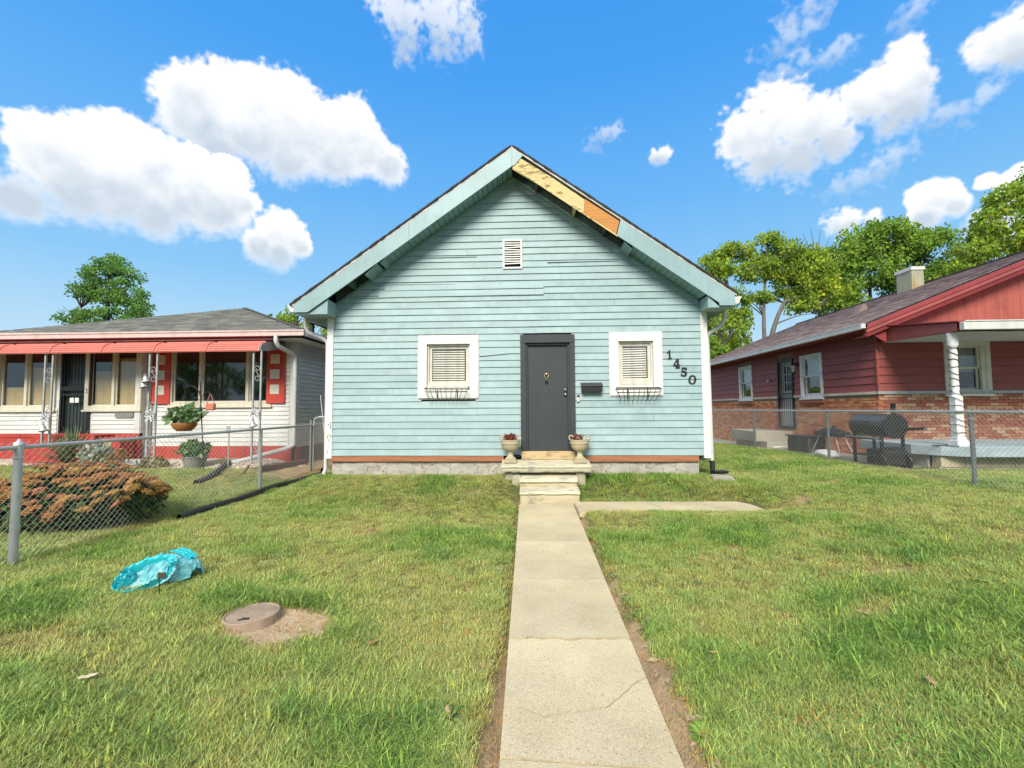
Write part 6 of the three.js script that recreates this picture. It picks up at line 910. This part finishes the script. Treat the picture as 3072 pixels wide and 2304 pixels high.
{
  const z = -29;
  // forked tree with a leaning limb, crown in separate masses
  tree('open crowned yellow green tree with a leaning limb behind the red roof', [13.6, 0.2, z],
    [{ p: [[13.6, 0.2, z], [13.4, 3, z], [12.9, 6, z], [12.7, 9, z], [12.6, 11.2, z]], r0: 0.34, r1: 0.06 }, { p: [[14.2, 0.2, z + 0.6], [14.6, 4, z + 0.6], [15.2, 6.4, z + 0.5], [16.2, 8.2, z], [17.4, 9.4, z - 0.3], [18.2, 10.2, z]], r0: 0.3, r1: 0.05 }, { p: [[14.6, 4.6, z + 0.6], [14.9, 7.4, z], [15.1, 10, z], [15.3, 12, z]], r0: 0.16, r1: 0.04 }, { p: [[15.4, 6.8, z + 0.5], [16.8, 7.3, z + 0.4], [18.0, 7.5, z]], r0: 0.06, r1: 0.012 }, { p: [[13.0, 5, z], [12.0, 6.6, z], [11.4, 9, z]], r0: 0.12, r1: 0.03 }],
    [[12.0, 10.7, z, 1.25], [11.5, 9.1, z, 1.3], [13.0, 11.6, z, 0.9], [12.6, 8.6, z, 1.0], [15.1, 12.0, z, 1.1], [16.4, 11.6, z, 1.25], [15.2, 10.6, z, 1.0], [17.4, 10.5, z, 1.25], [18.4, 9.6, z, 1.1], [16.6, 9.4, z, 1.15], [17.9, 8.4, z, 0.8], [13.9, 10.3, z, 0.85], [14.2, 11.5, z, 0.6], [16.4, 10.4, z, 1.1], [18.9, 10.6, z, 0.9], [19.1, 8.7, z, 0.9], [17.0, 8.2, z, 0.8], [13.7, 8.6, z, 0.7], [12.2, 7.4, z, 1.1], [18.0, 11.4, z, 0.8], [13.4, 7.3, z, 0.95], [13.2, 5.6, z, 1.0], [12.2, 5.6, z, 1.2], [11.3, 7.2, z, 1.0], [15.0, 8.7, z, 0.6]],
    { density: 27, cols: lime, seed: 401, barkMat: mat.barkGray, shell: 0.12 });
  tree('dark leafy tree half hidden between the blue house and the red roof', [11.2, 0.2, -27],
    [{ p: [[11.2, 0.2, -27], [11.1, 3, -27], [11.3, 5, -27], [11.2, 7, -27]], r0: 0.22, r1: 0.05 }, { p: [[11.1, 2.6, -27], [10.2, 4.4, -27], [9.8, 5.6, -27]], r0: 0.1, r1: 0.03 }],
    [[10.2, 5.2, -27, 1.1], [11.4, 4.6, -27, 1.2], [9.6, 3.6, -27, 1.3], [12.3, 3.8, -27, 1.3], [11.0, 3.0, -27, 1.3], [12.2, 6.4, -27, 0.8], [11.0, 6.6, -27, 0.8]],
    { density: 24, cols: mid, seed: 402, shell: 0.2 });
  const z2 = -31;
  tree('broad bright green tree directly behind the metal chimney', [24, 0.2, z2],
    [{ p: [[23.6, 0.2, z2], [23.4, 4, z2], [23.1, 7, z2], [23.0, 11, z2]], r0: 0.36, r1: 0.06 }, { p: [[23.4, 5, z2], [21.6, 7.6, z2], [20.8, 10, z2]], r0: 0.16, r1: 0.04 }, { p: [[23.3, 6, z2], [25.2, 8.6, z2], [26.4, 11, z2]], r0: 0.16, r1: 0.04 }, { p: [[23.6, 4.4, z2], [26.6, 7.2, z2], [28.4, 9, z2]], r0: 0.13, r1: 0.03 }],
    [[21.2, 11.6, z2, 1.4], [20.8, 9.6, z2, 1.5], [22.6, 12.6, z2, 1.5], [24.3, 13.3, z2, 1.4], [23.4, 10.8, z2, 1.7], [25.6, 12.6, z2, 1.5], [27.2, 12.4, z2, 1.5], [25.4, 10.2, z2, 1.6], [27.4, 10.0, z2, 1.6], [22.0, 8.2, z2, 1.3], [24.4, 8.0, z2, 1.3], [28.8, 11.4, z2, 1.5], [29.6, 9.6, z2, 1.5], [26.4, 8.0, z2, 1.2], [20.6, 8.0, z2, 1.0]],
    { density: 22, cols: mid, seed: 403, kind: 'big', shell: 0.25 });
  tree('tall bright tree rising at the right edge over the red roof', [27.5, 0.2, -25],
    [{ p: [[27.8, 0.2, -25], [27.6, 5, -25], [27.3, 9, -25], [27.2, 13, -25]], r0: 0.36, r1: 0.06 }, { p: [[27.6, 5, -25], [25.4, 7.8, -25], [24.2, 9, -25]], r0: 0.16, r1: 0.03 }, { p: [[27.5, 6, -25], [29.2, 9.4, -25], [30, 11.4, -25]], r0: 0.16, r1: 0.03 }],
    [[25.2, 11.4, -25, 1.3], [24.2, 9.8, -25, 1.2], [26.4, 12.8, -25, 1.3], [27.6, 13.7, -25, 1.0], [26.6, 10.6, -25, 1.5], [28.4, 12.0, -25, 1.6], [23.0, 8.6, -25, 1.0], [25.0, 8.4, -25, 1.3], [27.6, 8.6, -25, 1.6], [29.8, 10.4, -25, 1.6], [29.4, 13.4, -25, 1.2]],
    { density: 26, cols: lime, seed: 404, shell: 0.2 });
  tree('bare grey topped tree showing twigs above the green crowns', [22.5, 0.2, -36],
    [{ p: [[22.8, 0.2, -36], [22.9, 6, -36], [22.7, 11, -36], [22.8, 14.6, -36]], r0: 0.3, r1: 0.03 }, ...[[21.8, 15.4], [22.4, 15.9], [23.2, 15.8], [23.9, 15.2], [24.8, 14.6], [21.4, 14.4]].map(([a, b], i) => ({ p: [[22.75, 12 + i * 0.2, -36], [lerp(22.75, a, 0.5), b - 1.4, -36], [a, b, -36]], r0: 0.07, r1: 0.012 })), ...[[29.4, 15.6], [30.2, 15.8], [30.9, 15.2]].map(([a, b]) => ({ p: [[25, 9, -36], [28.6, 13, -36], [a, b, -36]], r0: 0.08, r1: 0.012 }))],
    [[22.6, 11.4, -36, 1.6], [25.6, 12.6, -36, 1.3]], { density: 12, cols: deep, seed: 405, barkMat: mat.barkGray });
  tree('low light green bush tree peeking over the ridge below the gap', [19.4, 0.2, -26], [{ p: [[19.4, 0.2, -26], [19.3, 3, -26], [19.2, 5.6, -26]], r0: 0.16, r1: 0.04 }], [[18.4, 6.0, -26, 0.9], [19.6, 6.5, -26, 0.9], [20.6, 6.9, -26, 0.8], [17.2, 5.5, -26, 0.8], [20.0, 5.4, -26, 1.2], [18.4, 4.8, -26, 1.2]], { density: 24, cols: lime, seed: 406, kind: 'fine' });
  const zl = -33, ox = -0.3;
  tree('rounded deep green tree standing behind the grey roof on the left', [-32.3, 0.2, zl],
    [{ p: [[-32.3, 0.2, zl], [-32.2, 4, zl], [-32.4, 8, zl], [-32.5, 12, zl]], r0: 0.34, r1: 0.06 }, { p: [[-32.2, 4.6, zl], [-33.8, 7.4, zl], [-34.6, 9.6, zl]], r0: 0.14, r1: 0.03 }, { p: [[-32.3, 5, zl], [-30.6, 7.6, zl], [-29.6, 10, zl]], r0: 0.14, r1: 0.03 }],
    [[-33.4, 12.3, zl, 1.1], [-32.2, 13.0, zl, 1.1], [-31.2, 12.0, zl, 1.2], [-34.2, 10.9, zl, 1.1], [-32.6, 10.8, zl, 1.4], [-30.6, 10.4, zl, 1.2], [-29.5, 9.4, zl, 0.8], [-35.2, 9.0, zl, 1.0], [-33.8, 8.6, zl, 1.3], [-32.0, 8.8, zl, 1.4], [-30.6, 8.4, zl, 1.3], [-29.3, 7.3, zl, 1.1], [-34.6, 6.9, zl, 1.2], [-32.8, 6.8, zl, 1.3], [-31.0, 6.8, zl, 1.2]],
    { density: 22, cols: deep, seed: 407, shell: 0.2 });
  tree('thin low tree top showing right of the round tree over the left roof', [-26.4, 0.2, zl], [{ p: [[-26.4, 0.2, zl], [-26.5, 4, zl], [-26.3, 6.8, zl]], r0: 0.14, r1: 0.03 }], [[-27.4, 6.6, zl, 0.9], [-26.0, 7.3, zl, 0.7], [-25.5, 6.3, zl, 0.8]], { density: 16, cols: mid, seed: 408, kind: 'fine' });
  tree('vine leaves rising just behind the ridge of the left roof', [-11.2, 0.2, -21], [{ p: [[-11.4, 0.2, -21], [-11.3, 3, -21], [-11.2, 5.6, -21]], r0: 0.12, r1: 0.03 }], [[-11.6, 5.95, -21, 0.55], [-10.7, 5.95, -21, 0.45], [-9.6, 5.5, -21, 0.4], [-8.4, 5.1, -21, 0.45]], { density: 60, cols: lime, seed: 409, kind: 'fine' });
}

{ // far-off wood beyond the back yards
  const r = rng(611), n = 5200, im = new THREE.InstancedMesh(clusters.big, treeLeaf, n), m4 = new THREE.Matrix4(), q = new THREE.Quaternion(), e = new THREE.Euler(), c = new THREE.Color(); im.name = 'far_trees';
  for (let i = 0; i < n; i++) { const x = lerp(-75, 75, r()), top = 3.6 + 1.4 * noise(x * 0.16, 3), y = 0.4 + top * Math.pow(r(), 0.7), z = -58 - 5 * r(), k = mid[Math.floor(r() * 4)]; im.setMatrixAt(i, m4.compose(V(x, y, z), q.setFromEuler(e.set(r(), r() * 6, r())), V(1.9, 1.9, 1.9))); im.setColorAt(i, c.setRGB(...k)); }
  scene.add(im); tag(im, 'far-off green wood beyond the houses at the horizon', 'wood', null, 'stuff');
}
for (const [x, z, h, k] of [[-17, 24, 9, 1], [-7, 27, 8, 2], [4, 25, 9.5, 3], [14, 28, 8.5, 4], [-25, 23, 9, 5], [-33, 21, 9, 6], [24, 24, 9, 7], [33, 22, 9, 8]]) tree(['', 'leafy street tree across the road, far left behind the viewpoint', 'leafy street tree across the road, left of centre behind the viewpoint', 'leafy street tree across the road, right of centre behind the viewpoint', 'leafy street tree across the road, far right behind the viewpoint', 'leafy street tree across the road, second from the left behind the viewpoint', 'leafy street tree across the road, leftmost of all behind the viewpoint', 'leafy street tree across the road, second from the right behind the viewpoint', 'leafy street tree across the road, rightmost of all behind the viewpoint'][k], [x, 0, z], [{ p: [[x, 0, z], [x + 0.2, h * 0.4, z], [x, h * 0.8, z]], r0: 0.3, r1: 0.08 }], [[x, h * 0.75, z, 2.8], [x - 2.4, h * 0.5, z, 2.4], [x + 2.4, h * 0.52, z, 2.4], [x - 0.6, h * 0.3, z, 2.6]], { density: 9, cols: deep, seed: 500 + k, kind: 'big', twigs: false });

// ---------------------------------------------------------------- things on the lawn
{
  // manhole lid
  const cx = -2.19, cz = -3.53, y = groundY(cx, cz), lid = thing('manhole_cover', 'round rusty brown access cover standing proud of sandy earth in the lawn', 'manhole cover', [cx, y, cz]);
  mesh('ring', lathe([[0.215, -0.04], [0.212, 0.042], [0.206, 0.05], [0.192, 0.051], [0.19, 0.04]], 48).translate(cx, y, cz), mat.manhole, lid);
  const g = new THREE.CircleGeometry(0.18, 64).rotateX(-Math.PI / 2); mesh('lid', [lathe([[0, 0.054], [0.1, 0.053], [0.18, 0.049], [0.19, 0.042]], 48).translate(cx, y, cz)], mat.manhole, lid);
  mesh('latch', [rbox(0.055, 0.012, 0.02, 0.005, cx + 0.03, y + 0.057, cz + 0.13), rod([cx + 0.02, y + 0.059, cz + 0.14], [cx - 0.02, y + 0.056, cz + 0.15], 0.006)], mat.iron, lid);
  lid.rotation.set(-0.02, 0, 0.03); lid.scale.set(0.95, 1, 0.95);
  // turquoise bag
  const bx = -3.27, bz = -3.92, by = groundY(bx, bz), bag = thing('plastic_bag', 'crumpled turquoise plastic bag lying open on the left lawn', 'bag', [bx, by, bz]);
  const film = M(0.03, 0.6, 0.7, 0.3, null, { side: THREE.DoubleSide, transmission: 0.12, thickness: 0, clearcoat: 0.3 }), pale = M(0.2, 0.57, 0.64, 0.35, null, { side: THREE.DoubleSide, transmission: 0.12, thickness: 0 });
  const ax = [Math.cos(0.32), -Math.sin(0.32)]; // long axis on the ground, running away to the right
  const sheet = (fn, nu, nv) => { const pos = [], idx = []; for (let j = 0; j <= nv; j++) for (let i = 0; i <= nu; i++) { const q = fn(i / nu, j / nv), u = q[0] * 0.46, h = q[1] * 0.86 + 0.02, v = q[2] * 0.76; pos.push(bx + u * ax[0] + v * ax[1], by + h, bz + u * ax[1] + v * ax[0]); } for (let j = 0; j < nv; j++) for (let i = 0; i < nu; i++) { const a = j * (nu + 1) + i; idx.push(a, a + nu + 1, a + 1, a + 1, a + nu + 1, a + nu + 2); } return tris(pos, idx, true); };
  const crease = (u, v, s) => 0.05 * (Math.abs(fbm(u * 4 + s, v * 4, s, 4)) * 2 - 0.4) + 0.01 * Math.abs(noise(u * 12 + s, v * 9, s));
  // body: a slumped sack behind, its gaping mouth turned up towards the viewer
  const hump = (p) => Math.pow(Math.sin(Math.PI * clamp(p * 0.94 + 0.03, 0, 1)), 0.5);
  mesh('sack', sheet((p, t) => { const a = t * Math.PI, u = (p - 0.5) * 0.86, k = crease(u * 2.4, t * 1.4, 1), lean = 1 + 0.25 * noise(u * 4, 2.2); return [u + k * 0.6, 0.015 + (0.25 + 0.07 * (p - 0.4)) * Math.sin(a) * hump(p) * lean + k, -0.12 - 0.24 * Math.cos(a) * hump(p) + k]; }, 70, 50), pale, bag);
  mesh('mouth_band', sheet((p, t) => { const a = p * 2 * Math.PI, q = 1 + 0.09 * noise(Math.cos(a) * 2, Math.sin(a) * 2, 3), s = Math.sin(a), k = crease(a, t * 2, 7), w = (t - 0.5) * 0.085, h = 0.125 + 0.115 * s * q, v = 0.14 - 0.16 * s * q; return [0.38 * Math.cos(a) * q * (1 + 0.14 * (t - 0.5)) + k, Math.max(0.008, h + w * (0.6 + 0.4 * s) + 0.03 * Math.sin(t * Math.PI) + k), v + 0.05 * Math.sin(t * Math.PI) + k * 0.6]; }, 110, 10), film, bag);
  mesh('lining', sheet((p, t) => { const a = p * 2 * Math.PI, s = Math.sin(a), q = 0.37 * t, k = crease(p * 5, t * 3, 23) * t; return [q * Math.cos(a) + k, 0.1 + 0.11 * s * t + k * 0.7 - 0.05 * (1 - t), 0.1 - 0.15 * s * t - 0.05 * (1 - t)]; }, 60, 14), M(0.3, 0.56, 0.59, 0.4, null, { side: THREE.DoubleSide }), bag);
  mesh('knot', sheet((p, t) => { const a = t * 6.283, q = 0.085 * Math.sin(Math.PI * clamp(p, 0.04, 0.96)), k = crease(p * 4, a, 11); return [-0.2 - 0.1 * p + k, 0.06 + q * Math.sin(a) * 0.9 + 0.08 * (1 - p) + k, 0.12 + 0.12 * p + q * Math.cos(a) + k]; }, 30, 30), film, bag);
  mesh('corner_flap', sheet((p, t) => { const k = crease(p * 3, t * 3, 15); return [-0.26 - 0.26 * p + 0.1 * t, 0.16 - 0.05 * p + 0.05 * t + k, -0.1 + 0.14 * t * (1 - p) + k]; }, 20, 12), film, bag);
  mesh('corner_flap', sheet((p, t) => { const k = crease(p * 3, t * 3, 19); return [0.05 + 0.3 * p, 0.3 - 0.1 * p * p + k, -0.2 + 0.14 * t + k]; }, 20, 12), film, bag);
  // little marker stake
  const mx = -3.1, mz = -3.72, my = groundY(mx, mz), mk = thing('marker_stake', 'small dark tag on a thin stake just in front of the turquoise bag', 'marker', [mx, my, mz]);
  mesh('stem', rod([mx, my - 0.02, mz], [mx - 0.01, my + 0.16, mz], 0.004), mat.iron, mk); mesh('plate', rbox(0.07, 0.05, 0.006, 0.002, mx + 0.012, my + 0.17, mz), M(0.08, 0.07, 0.05, 0.6, T.mottle), mk);
}
// fallen leaves and weeds
function leafShape(x, z, y, size, rot, c, label, lobes) {
  const pts = []; for (let i = 0; i <= 40; i++) { const a = i / 40 * 6.2832, q = size * (lobes ? 0.55 + 0.4 * Math.pow(Math.abs(Math.cos(a * 2.5)), 1.5) * (0.7 + 0.3 * Math.cos(a)) : 0.35 + 0.45 * Math.pow(Math.abs(Math.cos(a)), 2)); pts.push([Math.cos(a) * q, Math.sin(a) * q * (lobes ? 0.9 : 0.75)]); }
  const pos = [0, 0.015, 0], idx = []; pts.forEach(([u, v]) => pos.push(u, 0.006 + 0.25 * size * Math.abs(noise(u * 30, v * 30, x)) + 0.3 * Math.abs(u) * 0.4, v)); for (let i = 1; i < pts.length; i++) idx.push(0, i + 1, i);
  return single('fallen_leaf', tris(pos, idx).rotateY(rot).translate(x, y, z), M(...c, 0.8, T.mottle, { side: THREE.DoubleSide }), label, 'fallen leaf');
}
leafShape(-0.235, -2.36, groundY(-0.235, -2.36) + 0.03, 0.06, 0.4, [0.72, 0.36, 0.14], 'orange maple leaf lying at the left edge of the walk', true);
leafShape(2.33, -2.82, groundY(2.33, -2.82) + 0.05, 0.055, 1.2, [0.5, 0.3, 0.15], 'curled brown leaf in the long grass of the right lawn', false);
leafShape(2.5, -3.6, groundY(2.5, -3.6) + 0.05, 0.05, 2.2, [0.55, 0.38, 0.16], 'small tan leaf standing in the middle of the right lawn', false);
leafShape(1.25, -3.25, groundY(1.25, -3.25) + 0.05, 0.045, 0.3, [0.46, 0.3, 0.12], 'tan leaf in the grass right of the cracked slab joint', false);
leafShape(-1.14, -3.27, groundY(-1.14, -3.27) + 0.05, 0.05, 0.9, [0.42, 0.22, 0.08], 'brown leaf in the grass between manhole cover and walk', false);
leafShape(-2.6, -2.62, groundY(-2.6, -2.62) + 0.05, 0.06, 0.5, [0.66, 0.56, 0.36], 'pale leaf lying in the yellowish lower left grass', false);
leafShape(-0.48, -2.62, groundY(-0.48, -2.62) + 0.06, 0.04, 1.9, [0.6, 0.42, 0.2], 'tan leaf on the dark clump left of the walk', false);
{ const r = rng(77), g = []; for (let i = 0; i < 150; i++) { const left = r() < 0.5, z = -2.0 - 4.4 * r(), x = left ? -0.2 - r() * 0.14 : 0.76 + r() * 0.2, s = 0.015 + 0.036 * r(), y = groundY(x, z) + 0.016; g.push(tris([-s, 0, 0, 0, 0.006, s * 0.45, s, 0.003, 0, 0, 0.008, -s * 0.45], [0, 1, 2, 0, 2, 3]).rotateX((r() - 0.5) * 0.8).rotateY(r() * 6.3).translate(x, y, z)); } for (let i = 0; i < 40; i++) { const x = 0.85 + 1.5 * r(), z = -7.64 - r() * 0.06, s = 0.015 + 0.02 * r(); g.push(tris([-s, 0, 0, 0, 0.006, s * 0.45, s, 0.003, 0, 0, 0.008, -s * 0.45], [0, 1, 2, 0, 2, 3]).rotateY(r() * 6.3).translate(x, groundY(x, z) + 0.02, z)); } tag(mesh('leaf_litter', g, M(0.5, 0.38, 0.23, 0.9, T.mottle, { side: THREE.DoubleSide })), 'scraps of dry leaves along both earthy edges of the walk', 'leaf litter', null, 'stuff'); }
function weed(x, z, n, len, w, cols, label, seed) { return bladePlant('weed', label, 'weed', [x, groundY(x, z) + 0.01, z], n, len, w, [0.15, 0.8], cols, seed, 0.25); }
weed(0.93, -2.56, 46, 0.085, 0.024, [[0.2, 0.36, 0.06], [0.26, 0.42, 0.09]], 'bright green leafy weed growing in bare earth right of the walk', 21);
weed(0.86, -4.15, 14, 0.07, 0.028, [[0.08, 0.2, 0.06], [0.1, 0.24, 0.07]], 'small dark green weed beside the walk at its third joint', 22);
weed(-0.5, -2.66, 26, 0.09, 0.03, [[0.05, 0.13, 0.04], [0.07, 0.17, 0.045]], 'dark green broad leafed clump close to the walk on its left', 23);
weed(3.65, -3.9, 22, 0.1, 0.035, [[0.1, 0.24, 0.05], [0.14, 0.3, 0.06]], 'broad leafed weed patch in the right lawn towards the frame edge', 24);
{ // clover and plantain in the lush corner
  const r = rng(66), pos = [], col = [], idx = []; for (let i = 0; i < 4200; i++) { const x = 2.1 + (r() + r() - 1) * 1.3, z = -2.2 + (r() + r() - 1) * 0.75, y = groundY(x, z) + 0.015 + 0.03 * r(), a = r() * 6.283, L = 0.01 + 0.014 * r(), w = L * 0.4, o = pos.length / 3, t = 0.8 + 0.5 * r(), up = 0.1 + r() * 0.5; const dx = Math.cos(a), dz = Math.sin(a); for (const [f, g] of [[0, 0], [0.5, 1], [1, 0], [0.5, -1]]) { pos.push(x + dx * L * f - dz * w * g, y + up * L * f, z + dz * L * f + dx * w * g); col.push(0.17 * t, 0.33 * t, 0.07 * t); } idx.push(o, o + 1, o + 2, o, o + 2, o + 3); }
  const g = new THREE.BufferGeometry(); g.setAttribute('position', new THREE.Float32BufferAttribute(pos, 3)); g.setAttribute('color', new THREE.Float32BufferAttribute(col, 3)); g.setIndex(idx); g.computeVertexNormals(); g.setAttribute('uv', new THREE.Float32BufferAttribute(new Float32Array(pos.length / 3 * 2), 2)); tag(mesh('ground_cover', g, leafMat), 'broad leaved green ground cover mixed in the lush lower right lawn', 'ground cover', null, 'stuff'); }

renderer.render(scene, camera);
